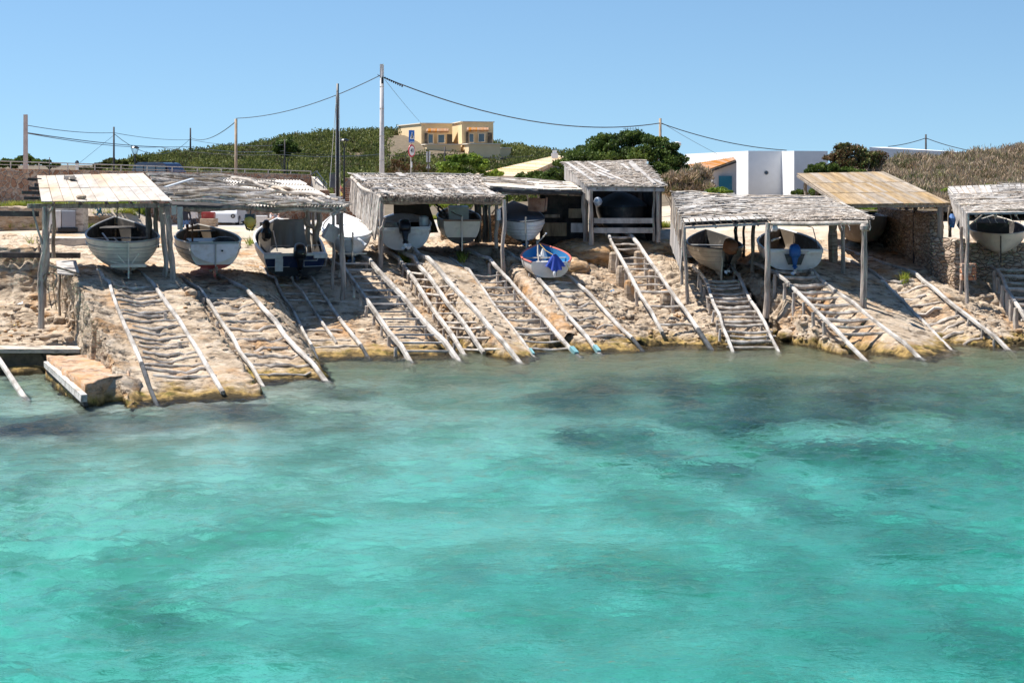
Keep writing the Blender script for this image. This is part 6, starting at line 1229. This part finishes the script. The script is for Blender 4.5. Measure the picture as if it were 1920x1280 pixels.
# low tiled house
t = thing('tiled_house', 'low house with a sunlit tiled roof and white chimney, half hidden by bushes', 'house', P(985, 335, 96)); tiley = mat('yellow_roof_tiles', [(.50,.34,.18),(.62,.46,.28),(.55,.44,.34)], 4, bump=.3, island=.25)
mb = MB(); A, B, Cq, D = P(890,329,95), P(1046,293,106), P(1060,297,101), P(985,331,91); n_ = 46
for i in range(n_): u = (i+.5)/n_; p, q = D.lerp(Cq, u), A.lerp(B, u); mb.tube([p, q], .10, 6)
mb.build('roof', tiley, t); mb = MB(); mb.quad(P(950,345,93), P(1060,345,97), P(1058,302,101), P(968,331,92.5)); mb.quad(P(893,345,95.2), P(985,345,91.4), P(985,332,91.4), P(893,330,95.2)); mb.build('wall', mat('pinkish_wall', [(.50,.36,.26),(.56,.43,.33)], 2), t)
mb = MB(); mb.box(P(1040,292,101), (.42,.42,.32)); mb.box(P(1040,286,101), (.26,.26,.30)); mb.build('chimney', C['plaster'], t)
# white building
wr = mat('white_render', [(.78,.78,.78),(.83,.83,.83)], 2, bump=.03)
t = thing('white_building', 'flat-roofed white building with a small round window, right of the juniper', 'building', P(1430, 360, 106))
def wprism(pl, tops, nm='wall', z0=2): return prism([XY(*p) for p in pl], z0, [Zp(y, p[1]) for y, p in zip(tops, pl)], nm, wr, t)
wprism([(1403,105),(1466,105),(1475,118),(1284,122)], (283,283,284,289)); wprism([(1466,105.01),(1489,101),(1552,101),(1540,118),(1475,118)], (283.5,283,283.5,284,285)); mb = MB(); mb.lathe(P(1437,324,104.98), [(.10,-.03),(.10,.03)], 16, M=Matrix.Rotation(R(90),3,'X')); o = mb.build('round_window', glass, t); mb = MB(); mb.lathe(P(1437,324,104.99), [(.14,-.03),(.14,.025)], 16, M=Matrix.Rotation(R(90),3,'X')); mb.build('window_rim', C['grey'], t)
t = thing('tiled_annex', 'annex with a small orange tiled roof and teal door beside the white building', 'building', P(1350, 360, 98)); prism([XY(1336,97), XY(1381,97.5), XY(1378,104), XY(1300,104)], 2, [Zp(318,97), Zp(302,97.5), Zp(301,104), Zp(316,104)], 'wall', mat('lavender_white_wall', [(.62,.58,.56),(.68,.64,.62)], 2), t)
mb = MB(); A, B, Cq, D = P(1282,312,103), P(1376,297,103), P(1379,302,97.2), P(1332,319,96.6)
for i in range(22): u = (i+.5)/22; mb.tube([D.lerp(Cq, u), A.lerp(B, u)], .10, 6)
mb.build('roof', tile, t); mb = MB(); mb.beam(P(1334,320,96.5), P(1380,303.5,97), .10, .12); mb.build('eave_board', C['innerdark'], t); mb = MB(); mb.box(P(1360,350,96.95), (.80,.08,1.3)); mb.build('door', paint('teal_paint', (.01,.14,.22), amt=.1), t)
t = thing('white_wall', 'long low white wall above the dry scrub at the right', 'wall', P(1740, 290, 125)); prism([XY(1630,120), XY(1835,120), XY(1835,121), XY(1660,121)], 2, [Zp(276,120), Zp(287,120), Zp(287,121), Zp(276,121)], 'wall', wr, t)
# vehicles
def vehicle(label, cat, name, Yc, xc, yb, L_, W_, Hh_, yaw, body, prof, glassband, name2=None):
    b = P(xc, yb, Yc); t = thing(name, label, cat, b); t.rotation_euler = (0,0,yaw); mb = MB(); k = len(prof)
    for sg in (-1, 1): mb.v += [(x*L_, sg*W_/2*(1 if z < .55 else .86), z*Hh_) for x, z in prof]
    mb.f += [tuple(range(k)), tuple(range(2*k-1, k-1, -1))]+[(i, i+k, (i+1)%k+k, (i+1)%k) for i in range(k)]; mb.m = [0]*len(mb.f); o = mb.build('body', body, t, local=True); bv = o.modifiers.new('b', 'BEVEL'); bv.width = .05; bv.segments = 2
    for sx in (-.32, .31):
        for sg in (-1, 1): mb = MB(); mb.lathe((sx*L_, sg*(W_/2-.08), .30), [(.17,-.10),(.30,-.10),(.31,0),(.30,.10),(.17,.10)], 18, M=Matrix.Rotation(R(90),3,'X')); o = mb.build('wheel', C['black'], t, local=True); mb = MB(); mb.lathe((sx*L_, sg*(W_/2+.01), .30), [(.03,-.015),(.17,-.015),(.17,.015),(.03,.02)], 14, M=Matrix.Rotation(R(90),3,'X')); mb.build('rim', C['metal'], o, local=True)
    for a, c_, z0, z1 in glassband:
        for sg in (-1, 1): mb = MB(); mb.box(((a+c_)/2*L_, sg*(W_/2*.9), (z0+z1)/2*Hh_), ((c_-a)*L_, .10, (z1-z0)*Hh_)); mb.build('side_window', glass, t, local=True)
    return t
vb = mat('dark_blue_paint', [(.012,.022,.06),(.02,.035,.085)], 1, rough=.15, bump=0, spec=.7)
t = vehicle('dark blue van parked above the wall behind the railing', 'van', 'parked_van', 112, 303, 356, 4.5, 1.85, 1.9, R(-28), vb, [(-.5,.12),(-.5,.55),(-.47,.60),(-.40,.93),(-.33,1.0),(.15,1.0),(.22,.97),(.36,.62),(.49,.50),(.5,.15)], ((-.40,-.20,.62,.90),(-.18,.04,.62,.90),(.06,.24,.62,.90))); mb = MB(); mb.beam((-1.7,-.6,1.96),(.7,-.6,1.96),.04,.05); mb.beam((-1.7,.6,1.96),(.7,.6,1.96),.04,.05); mb.build('roof_rail', C['black'], t, local=True)
cw = mat('white_car_paint', [(.72,.72,.72),(.78,.78,.78)], 1, rough=.2, bump=0, spec=.6)
t = vehicle('small white car parked on the road behind the second shed', 'car', 'parked_car', 86.5, 429, 424, 3.5, 1.55, 1.4, R(90), cw, [(-.5,.18),(-.5,.52),(-.47,.60),(-.34,.66),(-.24,.97),(-.1,1.0),(.25,1.0),(.40,.62),(.5,.55),(.5,.2)], ((-.25,.0,.66,.92),(.03,.25,.66,.92)))
for sg in (-1, 1): mb = MB(); mb.lathe((-1.77, sg*.53, .60), [(.11,-.03),(.12,.02)], 14, M=Matrix.Rotation(R(90),3,'Y')); o = mb.build('headlight', C['dark'], t, local=True); mb = MB(); mb.lathe((-1.80, sg*.53, .60), [(.04,-.01),(.05,.01)], 10, M=Matrix.Rotation(R(90),3,'Y')); mb.build('lens', C['metal'], o, local=True)
mb = MB(); mb.add([(-1.40,-.55,.95),(-1.40,.55,.95),(-.92,.48,1.33),(-.92,-.48,1.33)], [(0,1,2,3)]); mb.build('windscreen', glass, t, local=True)
# road sheet
mb = MB(); xs2 = np.linspace(-34, 6, 60); ys2 = np.linspace(75, 93.4, 16); X2, Y2 = np.meshgrid(xs2, ys2); Z2 = yz(X2, Y2)*0+2.47+.0; Z2 = np.maximum(Z2, 2.52-(Y2-75)*.004); V2 = np.stack([X2, Y2, Z2], -1).reshape(-1,3); idx = np.arange(X2.size).reshape(X2.shape); F2 = np.stack([idx[:-1,:-1], idx[:-1,1:], idx[1:,1:], idx[1:,:-1]], -1).reshape(-1,4); keep = F2
tag(npmesh('road', V2, keep, mat('sunbleached_asphalt', [(.30,.29,.28),(.38,.37,.36)], 2, bump=.1, bscale=60)), kind='structure')
# things on the road side seen below the beams
def sim(name, label, cat, parts, loc_):
    t = thing(name, label, cat, loc_)
    for nm, m_, c, d in parts: mb = MB(); mb.box(c, d); o = mb.build(nm, m_, t); bv = o.modifiers.new('b','BEVEL'); bv.width = .02; bv.segments = 2
    return t
q = P(391, 424, 80); sim('stone_bench', 'brown stone bench end beside the white car', 'bench', (('bench_block', M['boulder'], P(392, 417.5, 80), (.80,.6,.42)),('cushion', C['red'], P(391, 404, 80.1), (.62,.5,.34))), q)
q = P(490, 437, 72); sim('service_pillar', 'white service pillar with a dark opening behind the blue motorboat', 'pillar', (('pillar', C['white'], P(490, 425, 72), (.52,.4,1.0)),('opening', C['black'], P(491.5, 423, 71.83), (.20,.1,.30))), q)
q = P(118, 432, 64); sim('electric_cabinet', 'electric cabinet with a white and a grey door in a pale concrete surround, far left', 'cabinet', (('surround', M['concrete'], P(123, 411, 65.2), (1.62,.9,1.0)),('white_door', C['white'], P(102, 411, 64.7), (.56,.12,.70)),('grey_door', mat('grey_blue_steel', [(.27,.29,.33),(.31,.33,.37)], 3, rough=.5, bump=0), P(129, 411, 64.7), (.54,.14,.68)),('plinth', C['black'], P(127, 431, 64.66), (.75,.2,.16))), q)
stonepanel('low_rubble_wall', 'low rough wall of pale rubble at the far left, below the grass strip', XY(-60, 66.0), XY(156, 66.3), 2.6, 3.98, .5, 'rubble', 'rubble wall')
stonepanel('low_rubble_wall', 'low stone kerb wall behind the cream round-sterned boat', XY(160, 66.4), XY(268, 67.4), 2.6, 3.6, .4, 'rubble', 'rubble wall')
q = P(190, 452, 60); sim('stone_plinth', 'pink-topped low stone plinth behind the leftmost shed', 'plinth', (('slab', M['concrete'], P(128, 457, 60), (1.7,1.6,.5)),), q)
# people behind the boats
def person(label, joints, radii, edges, loc_, skin, cloth=None, hair=None):
    me = bpy.data.meshes.new('person'); me.from_pydata([tuple(j) for j in joints], edges, []); o = bpy.data.objects.new('person', me); S.collection.objects.link(o); o.location = loc_
    md = o.modifiers.new('skin', 'SKIN'); 
    for i, r_ in enumerate(radii): me.skin_vertices[0].data[i].radius = (r_, r_)
    me.skin_vertices[0].data[0].use_root = True; sd = o.modifiers.new('s', 'SUBSURF'); sd.levels = sd.render_levels = 2
    dg = bpy.context.evaluated_depsgraph_get(); m2 = bpy.data.meshes.new_from_object(o.evaluated_get(dg)); o.modifiers.clear(); o.data = m2
    for m_ in skin: m2.materials.append(m_)
    return tag(o, label, 'person')
skinm = mat('skin', [(.50,.27,.19),(.58,.34,.25)], 5, rough=.6, bump=0); 
#            0 pelvis 1 belly 2 chest 3 neck 4 head 5 top  6 shL 7 elL 8 haL 9 shR 10 elR 11 haR 12 hipL 13 knL 14 anL 15 toL 16 hipR 17 knR 18 anR 19 toR
def figure(pose):
    ed = [(0,1),(1,2),(2,3),(3,4),(4,5),(2,6),(6,7),(7,8),(2,9),(9,10),(10,11),(0,12),(12,13),(13,14),(14,15),(0,16),(16,17),(17,18),(18,19)]; rd = [.14,.125,.14,.055,.095,.08,.06,.042,.032,.06,.042,.032,.095,.06,.04,.03,.095,.06,.04,.03]
    sit = [(0,0,.50),(0,-.02,.68),(0,-.06,.92),(0,-.06,1.07),(0,-.09,1.20),(0,-.09,1.30),(-.17,-.06,.95),(-.24,-.20,.74),(-.12,-.40,.62),(.17,-.06,.95),(.24,-.20,.74),(.12,-.40,.62),(-.10,-.02,.48),(-.13,-.42,.52),(-.13,-.40,.09),(-.13,-.56,.04),(.10,-.02,.48),(.16,-.40,.54),(.20,-.36,.09),(.21,-.52,.04)]
    st = [(0,0,.95),(0,0,1.12),(0,0,1.32),(0,0,1.48),(0,-.02,1.60),(0,-.02,1.70),(-.18,0,1.38),(-.24,.02,1.10),(-.22,-.08,.86),(.18,0,1.38),(.24,.02,1.10),(.22,-.10,.86),(-.09,0,.90),(-.10,-.02,.48),(-.10,.02,.08),(-.10,-.14,.04),(.09,0,.90),(.11,-.04,.48),(.12,.04,.08),(.12,-.12,.04)]
    return ed, rd, (sit if pose == 'sit' else st)
def dressed(label, pose, at, topm, legm, hairm, zfeet=0, yaw=0):
    ed, rd, js = figure(pose); c, s_ = math.cos(yaw), math.sin(yaw); js = [Vector((x*c-y*s_, x*s_+y*c, z)) for x, y, z in js]
    o = person(label, js, rd, ed, at, [skinm, topm, legm]); me = o.data; zt = js[0].z
    for p in me.polygons:
        z = p.center.z; r_ = math.hypot(p.center.x, p.center.y); m_ = 0
        if pose == 'stand': m_ = 1 if (zt-.02 < z < 1.42) else (2 if .45 < z <= zt-.02 else 0)
        else: m_ = 1 if (.60 < z < 1.0 and r_ < .26) else (2 if (.38 < z < .60 and r_ < .34) else 0)
        p.material_index = m_; p.use_smooth = True
    h_ = js[4]; n = 12; mb = MB(); mb.lathe(h_+Vector((0,.015,.02)), [(.09,-.06),(.105,0),(.10,.06),(.06,.11),(.01,.125)], n); hh = mb.build('hair', hairm, o, smooth=True, local=True)
    return o
whitet = paint('white_cotton', (.62,.60,.60), rough=.9, amt=0); darkt = paint('dark_cotton', (.03,.035,.05), rough=.9, amt=0); bluet = paint('blue_cotton', (.08,.16,.34), rough=.9, amt=0); hairm = mat('dark_hair', [(.03,.02,.015),(.06,.04,.03)], 9, bump=.2)
b = P(512, 428, 73); dressed('person in a white top and bare legs sitting behind the blue motorboat', 'sit', b, whitet, whitet, hairm, yaw=.5); sim('low_wall', 'low pale stone seat behind the blue motorboat', 'stone seat', (('seat_block', M['concrete'], b+Vector((.05,.15,.22)), (1.3,.45,.44)),), b)
b = P(347, 437, 73); dressed('person in dark clothes standing left of the stone bench', 'stand', b+Vector((0,0,-.35)), darkt, bluet, hairm); b = P(362, 430, 78); dressed('person in a white top standing just left of the stone bench', 'stand', b+Vector((0,0,-.4)), whitet, darkt, hairm, yaw=.8)

# ------------------------------------------------------------------ vegetation
def leaves(name, Cn, Rr, per, size, m, par=None, elong=1.6, up=.3, shell=.45, seed=1, flat=.0):
    rs = np.random.RandomState(seed); Cn = np.asarray(Cn, float); Rr = np.asarray(Rr, float); k = len(Cn); n = k*per
    ci = np.repeat(np.arange(k), per); d = rs.normal(size=(n,3)); d /= np.linalg.norm(d, axis=1, keepdims=True); r = rs.uniform(0, 1, n)**shell
    # uneven outline: radius modulated per direction
    mod = 1+.35*fbm(d[:,0]*2+ci*3.1, d[:,1]*2, d[:,2]*2+ci, 3, 5)
    p = Cn[ci]+d*(r*mod)[:,None]*Rr[ci]; ax = rs.normal(size=(n,3))*(1-up)+np.array([0,0,1])*up*2+d*.6; ax /= np.linalg.norm(ax, axis=1, keepdims=True); bx = np.cross(ax, rs.normal(size=(n,3))); bx /= np.linalg.norm(bx, axis=1, keepdims=True)
    s_ = size*rs.uniform(.6, 1.4, n)[:,None]; a = ax*s_*elong/2; b = bx*s_/2; V = np.stack([p-a, p-a*.1+b, p+a, p+a*.1-b], 1).reshape(-1,3); Fq = np.arange(n*4).reshape(n,4); return npmesh(name, V, Fq, m, par)
def lobes(spec, Y, dy=1.0): return [list(P(x, y, Y+o)) for x, y, rx, rz, o in spec], [[rx*Y/F, max(rx, rz)*Y/F*dy, rz*Y/F] for x, y, rx, rz, o in spec]
def stems(par, base, tops, r0=.12, name='trunk', m='bark'):
    for tt in tops: mb = MB(); a = Vector(base)+Vector((random.uniform(-.15,.15), random.uniform(-.1,.1), 0)); mb.log(a, tt, r0, r0*.3, .12, 8, 7); mb.build(name, M[m], par)
def clumped(Cn, Rr, per, size, m, t, seed, k=26, **kw):
    rs = np.random.RandomState(seed); C2, R2 = [], []
    for c, r in zip(Cn, Rr):
        n = max(8, int(k*(r[0]*r[2]+.15)*1.4))
        for _ in range(n):
            d = rs.normal(size=3); d /= np.linalg.norm(d); d[2] = abs(d[2])*.9-.15 if rs.rand() < .75 else d[2]; f = rs.uniform(.45, 1.08); rr = rs.uniform(.5, 1.25)*min(.34, .42*min(r)+.06)
            C2.append([c[0]+d[0]*r[0]*f, c[1]+d[1]*r[1]*f, c[2]+d[2]*r[2]*f]); R2.append([rr*1.15, rr, rr*.7])
    tot = per*len(Cn); return leaves('crown', C2, R2, max(25, int(tot/len(C2)*1.25)), size, m, t, seed=seed, **kw)
def bush(label, spec, Y, per, size, m, name='bush', cat='bush', base=None, twigs=0, group=None, **kw):
    Cn, Rr = lobes(spec, Y); bx = sum(c[0] for c in Cn)/len(Cn); g = float(yz(bx, Y)) if base is None else base; t = thing(name, label, cat, (bx, Y, g), group); clumped(Cn, Rr, per, size, M[m], t, seed=int(bx*37) % 9999+3, **kw); stems(t, (bx, Y, g-.1), [Vector(c)-Vector((0,0,r[2]*.3)) for c, r in list(zip(Cn, Rr))[:5]], .07 if name == 'bush' else .14)
    if twigs:
        mb = MB()
        for k in range(twigs):
            c, r_ = random.choice(list(zip(Cn, Rr))); d = Vector((random.gauss(0,1), random.gauss(0,1), random.gauss(.2,1))).normalized(); e = Vector((c[0]+d.x*r_[0]*1.02, c[1]+d.y*r_[1]*1.02, c[2]+d.z*r_[2]*1.02)); a = e-Vector((d.x*.5, d.y*.5, .6+random.uniform(0,.4))); mb.log(a, e, .022, .008, .05, 5, 4)
        mb.build('bare_twigs', M['twig'], t)
    return t
random.seed(11)
bush('large dark green juniper tree with bare twigs behind the tall shed', [(1095,305,38,30,0),(1122,285,34,30,.3),(1150,266,32,20,0),(1180,262,30,18,0),(1210,266,30,17,0),(1240,272,26,16,0),(1252,290,18,18,.4),(1150,300,45,26,-.5),(1190,296,42,25,-.8),(1228,300,36,24,-.6),(1262,305,24,20,0),(1275,322,16,14,0),(1112,322,34,18,-.5),(1240,322,34,18,-1),(1215,330,30,18,-1.2)], 80, 2300, .085, 'leafjun', 'juniper_tree', 'tree', twigs=200, shell=.33)
bush('dry brown twiggy bush between the juniper and the tiled annex', [(1290,338,28,24,0),(1312,330,20,20,0),(1275,352,26,18,0),(1318,350,22,18,0),(1262,345,22,24,0)], 76, 1500, .05, 'leafdry', twigs=260, elong=5, up=.5)
bush('small yellow-green bush in front of the teal door', [(1350,357,16,8,0),(1335,362,14,8,0),(1366,363,10,6,0)], 74, 900, .06, 'leafgreen')
bush('green bush left of the tall shed', [(1052,325,24,14,0),(1030,336,22,10,0),(1072,335,22,14,0),(1000,342,20,8,0),(1060,310,18,12,0)], 78, 1500, .08, 'leafjun', shell=.35)
bush('green bush hiding the lower end of the tiled roof', [(985,334,26,12,0),(1010,330,16,10,0)], 80, 1200, .08, 'leafjun')
bush('bright green bushes behind the thatched roof, right of the road signs', [(845,310,28,14,0),(880,305,28,15,0),(905,314,24,13,0),(820,322,24,10,0),(865,325,30,10,0),(920,326,24,8,0),(860,296,18,8,0)], 84, 1900, .09, 'leafgreen', shell=.4)
bush('reddish brown undergrowth around the road signs', [(745,312,24,16,0),(775,315,22,14,0),(725,318,18,12,0),(800,320,18,12,0),(760,303,14,10,0)], 82, 1100, .07, 'leafred', twigs=120)
bush('dark bush around the dark pole on the scrub hill', [(534,272,16,13,0),(546,282,15,12,0),(528,284,14,12,0)], 142, 900, .16, 'leafjun')
bush('low dark bushes at the far left beyond the wall', [(20,306,24,9,0),(45,303,20,12,0),(75,307,20,8,0),(100,311,14,6,0),(5,312,20,6,0)], 140, 1300, .14, 'leafjun', base=3)
bush('low dark shrub behind the railing between two poles', [(165,318,24,6,0),(195,312,18,8,0),(225,306,20,9,0),(205,303,8,7,0),(260,300,20,10,0)], 140, 1100, .14, 'leafhill', base=3)
bush('rusty dark red bush above the tan plank roof', [(1590,287,26,18,0),(1615,292,28,18,0),(1568,303,22,20,0),(1640,298,22,18,0),(1600,310,40,16,0),(1580,276,14,9,0)], 84, 1800, .075, 'leafred', twigs=180, shell=.4)
bush('dark green bush at the left corner of the tan plank roof', [(1535,318,22,14,0),(1560,322,20,12,0),(1520,328,16,9,0),(1600,322,22,10,0),(1498,364,14,8,-8),(1520,362,20,10,-8)], 82, 1500, .07, 'leafjun', shell=.4)
bush('green weeds under the right end of the tan plank roof', [(1640,392,20,8,0),(1620,396,20,8,0),(1850,352,12,6,6),(1820,360,18,6,2),(1780,358,14,6,2)], 70, 900, .06, 'leafgreen')
bush('yellow-green weeds behind the thatched shed', [(815,384,26,9,0),(850,387,26,7,0),(885,384,22,9,0),(925,380,22,14,0),(945,372,16,12,0)], 68, 1100, .06, 'leafgreen', up=.5, elong=3)
bush('green weeds on the terrace behind the cream round-sterned boat', [(190,392,16,7,0),(215,396,18,7,0),(240,393,18,9,0),(262,398,14,9,0),(60,388,20,5,8),(25,389,20,5,8),(115,388,30,4,8)], 68, 1000, .06, 'leafgreen', up=.5, elong=3)
# scrub on the hill: nobody could count it
def scrubhill():
    rs = np.random.RandomState(5); n = 5200; x = rs.uniform(-50, 12, n); y = rs.uniform(112, 196, n); z = yz(x, y); hs = z-4.05*1.0; pxx = 960+x/y*F
    low = np.interp(pxx, [100,220,300,420,560,760,950,1120], [0,0,1,1,1,1,1,0]); keep = (rs.uniform(size=n) < .25+.75*low) & (pxx > 120) & (pxx < 1130); x, y, z = x[keep], y[keep], z[keep]
    hx, hy = x, y; inh = (pxx[keep] > 728) & (pxx[keep] < 962) & (y > 161) & (y < 180); x, y, z = x[~inh], y[~inh], z[~inh]
    r = rs.uniform(.45, 1.05, len(x)); Cn = np.stack([x, y, z+r*.35], 1); Rr = np.stack([r*.9, r*.9, r*.75], 1)
    tag(leaves('hill_scrub', Cn, Rr, 110, .125, M['leafhill'], seed=8, shell=.35, up=.4, elong=2.0), kind='stuff'); 
scrubhill()
def dryscrub():
    rs = np.random.RandomState(6); C_, R_ = [], []
    for i in range(1500):
        pxx = rs.uniform(1560, 2150); Y = rs.uniform(70, 100); top = np.interp(pxx, [1560,1600,1700,1760,1830,1900,2150], [325,310,292,290,278,272,270])
        f = (Y-70)/30; py = (372-8*f)*(1-f)+top*f+rs.uniform(-3, 5)+5*math.sin(pxx*.045)*math.cos(pxx*.021+Y*.3); p = P(pxx, py, Y); r = rs.uniform(.35,.7); C_.append([p.x, p.y, p.z-r*.4]); R_.append([r, r, r*.8])
    C_ = np.array(C_); R_ = np.array(R_)
    tag(leaves('dry_scrub', C_, R_, 190, .045, M['leafdry'], seed=18, elong=6, up=.5, shell=.5), kind='stuff')
    # the bank under it
    V = []; nx = 60; ny = 20
    for i in range(nx):
        for j in range(ny):
            pxx = 1530+640*i/(nx-1); f = j/(ny-1); Y = 69+33*f; top = np.interp(pxx, [1530,1600,1700,1760,1830,1900,2170], [330,318,300,298,288,282,280]); py = (380-8*f)*(1-f)+top*f; p = P(pxx, py, Y); V.append((p.x, p.y, p.z-.35))
    idx = np.arange(nx*ny).reshape(nx, ny); o = npmesh('scrub_bank', np.array(V), np.stack([idx[:-1,:-1], idx[1:,:-1], idx[1:,1:], idx[:-1,1:]], -1).reshape(-1,4), M['soil']); tag(o, kind='structure')
M['soil'] = mat('brown_soil', [(.10,.08,.05),(.17,.13,.085)], 2, bump=.3); dryscrub()
o = bpy.data.objects['ground']; o.data.materials.append(M['soil']); me = o.data; cy = np.zeros(len(me.polygons)*3); me.polygons.foreach_get('center', cy); cy = cy.reshape(-1,3); mi = ((cy[:,1] > 97) | ((cy[:,0] > 12) & (cy[:,1] > 80))).astype(np.int32); me.polygons.foreach_set('material_index', mi)
# grass and weeds
def grassy(name, spots, n, size=.035, hgt=.16, label=None, kind='stuff', seed=3, m='grass'):
    rs = np.random.RandomState(seed); B = []
    for x, y, w_, h_, k in spots:
        for _ in range(int(k)):
            a, b_ = x+rs.normal()*w_/2, y+rs.normal()*h_/2
            d = P(a, b_, 1)-Vector((0,0,H)); q = GP(a, b_) if b_ > 455 else None
            if q is None:
                Y = 66.0
                for _i in range(80):
                    p = P(a, b_, Y)
                    if float(yz(p.x, p.y))+.05 >= p.z: break
                    Y += .35
                q = Vector((p.x, p.y, float(yz(p.x, p.y))))
            B.append(q)
    B = np.array([list(q) for q in B]); n = len(B); a = rs.normal(size=(n,3))*.45; a[:,2] = 1; l = hgt*rs.uniform(.5,1.5,n)[:,None]; s_ = np.stack([rs.normal(size=n), rs.normal(size=n), np.zeros(n)], 1); s_ /= np.linalg.norm(s_, axis=1, keepdims=True); s_ *= size/2
    V = np.stack([B-s_, B+s_, B+a*l+s_*.2, B+a*l-s_*.2], 1).reshape(-1,3); o = npmesh(name, V, np.arange(n*4).reshape(n,4), M[m]); return tag(o, kind='stuff')
grassy('grass', [(45,388,60,5,900),(25,448,14,3,160),(60,452,16,4,200),(100,390,60,4,500),(215,390,50,9,1500),(250,396,24,8,900),(240,440,14,8,200),(165,445,30,4,350),(130,436,24,2,250),(470,455,8,8,120),(545,440,10,12,180),(598,440,8,10,160),(855,386,60,4,700),(820,384,50,6,600),(760,492,8,10,260),(866,488,8,5,120),(1237,447,16,6,700),(1505,385,40,4,260),(1695,527,7,5,120),(1225,428,12,4,160),(640,430,20,4,60),(910,372,30,8,400),(935,378,40,14,900)], 0, hgt=.22)
# loose boulders and rubble
random.seed(23)
big = [(1100,476,1.15,1.7,.5,'pale-topped orange outcrop right of the dinghy'),(1135,458,1.1,1.2,.5,'cream rounded outcrop below the left post of the tall shed'),(1075,505,.55,.6,.40,'dark undercut orange rock touching the right side of the dinghy'),(1215,470,1.0,1.2,.42,'flat orange rock right of the tall slipway top'),(1245,470,.6,.5,.4,'orange rock against the slatted wall of the right-centre shed'),(1478,628,.28,.3,.2,'pale boulder in the dark gap beside the many-log slipway'),(1740,470,.5,.5,.35,'stacked rubble under the tan plank roof post'),(1772,515,.30,.3,.22,'orange rubble left of the brick pile'),(1776,528,.34,.3,.16,'flat pale rubble below the brick pile'),(1867,570,.55,.5,.42,'round brown boulder left of the rightmost slipway'),(1845,560,.4,.3,.22,'grey boulder below the rightmost shed post'),(95,592,.42,.3,.16,'flat grey slab at the foot of the leftmost post'),(108,602,.22,.2,.14,'small yellow stone right of the leftmost post'),(88,618,.55,.35,.14,'concrete footing of the leftmost post'),(100,630,.5,.2,.10,'strip of porous brown rock in front of the leftmost post'),(900,476,.7,.5,.35,'shaded boulder below the cream cabin boat'),(940,500,.6,.5,.3,'shaded rock left of the porous orange wall'),(345,545,.2,.18,.14,'grey stone beside the gnarled post of the branch-roofed shed'),(357,550,.18,.18,.13,'darker grey stone beside the top of the pinkish rail'),(1348,655,.3,.2,.12,'wet boulder between two rail ends at the waterline'),(1225,662,.25,.2,.1,'low wet boulder right of the dark rail tip'),(1890,672,.6,.4,.18,'wet boulder at the water by the right edge')]
for x, y, a, b_, c_, lb in big:
    q = GP(x, y); rock(q+Vector((0, b_*.5, -c_*.15)), (a, b_, c_), 'boulder', lb, 'boulder', None, 'outcrop' if 'orange' in lb or 'cream rounded' in lb else 'boulder', boxy=.35, rough=.38, yaw=random.uniform(-.4,.4))
zones = [(1060,1260,530,640,120),(1260,1330,560,645,50),(1480,1560,560,640,60),(1820,1920,540,650,70),(0,140,560,640,90),(880,960,520,640,50),(780,860,520,640,60),(650,760,480,640,40),(330,600,560,680,60),(1330,1440,580,640,40)]
tmpl = [rock((0,0,0), (1,1,.6), 'pebble', None, mt='boulder', seed=s_, sub=2, rough=.4, boxy=.3) for s_ in (1,2,3,4,5)]; VV, FF, off = [], [], 0
for x0, x1, y0, y1, n in zones:
    for _ in range(int(n*1.3)):
        q = GP(random.uniform(x0,x1), random.uniform(y0,y1)); s_ = random.uniform(.02,.085)*(1 if random.random() < .9 else 1.6); tm = random.choice(tmpl).data; a = np.zeros(len(tm.vertices)*3); tm.vertices.foreach_get('co', a); a = a.reshape(-1,3)*s_; an = random.uniform(0,6.3); ca, sa = math.cos(an), math.sin(an); a = np.stack([a[:,0]*ca-a[:,1]*sa, a[:,0]*sa+a[:,1]*ca, a[:,2]],1)+np.array(q)
        f = np.zeros(len(tm.loops), np.int32); tm.loops.foreach_get('vertex_index', f)
        if len(f) % 4: continue
        VV.append(a); FF.append(f.reshape(-1,4)+off); off += len(a)
for tm in tmpl: bpy.data.objects.remove(tm)
o = npmesh('loose_stones', np.concatenate(VV), np.concatenate(FF), M['boulder'], smooth=True); tag(o, kind='stuff')
# far shore line of dry seagrass litter and small finds
for x, y, lb, m_, s_ in ((28,612,'yellow scrap lying on the quay','yellow',.12),(37,572,'white and violet scrap on the quay rocks','plaster',.09),(1147,548,'light blue scrap on the rocks under the tall slipway','sky',.09)):
    q = GP(x, y); mb = MB(); mb.quad(q+Vector((-s_,0,.03)), q+Vector((s_,.02,.05)), q+Vector((s_*.8,s_,.10)), q+Vector((-s_*.7,s_*.8,.04)), .01); tag(mb.build('litter_scrap', C[m_]), lb, 'litter')
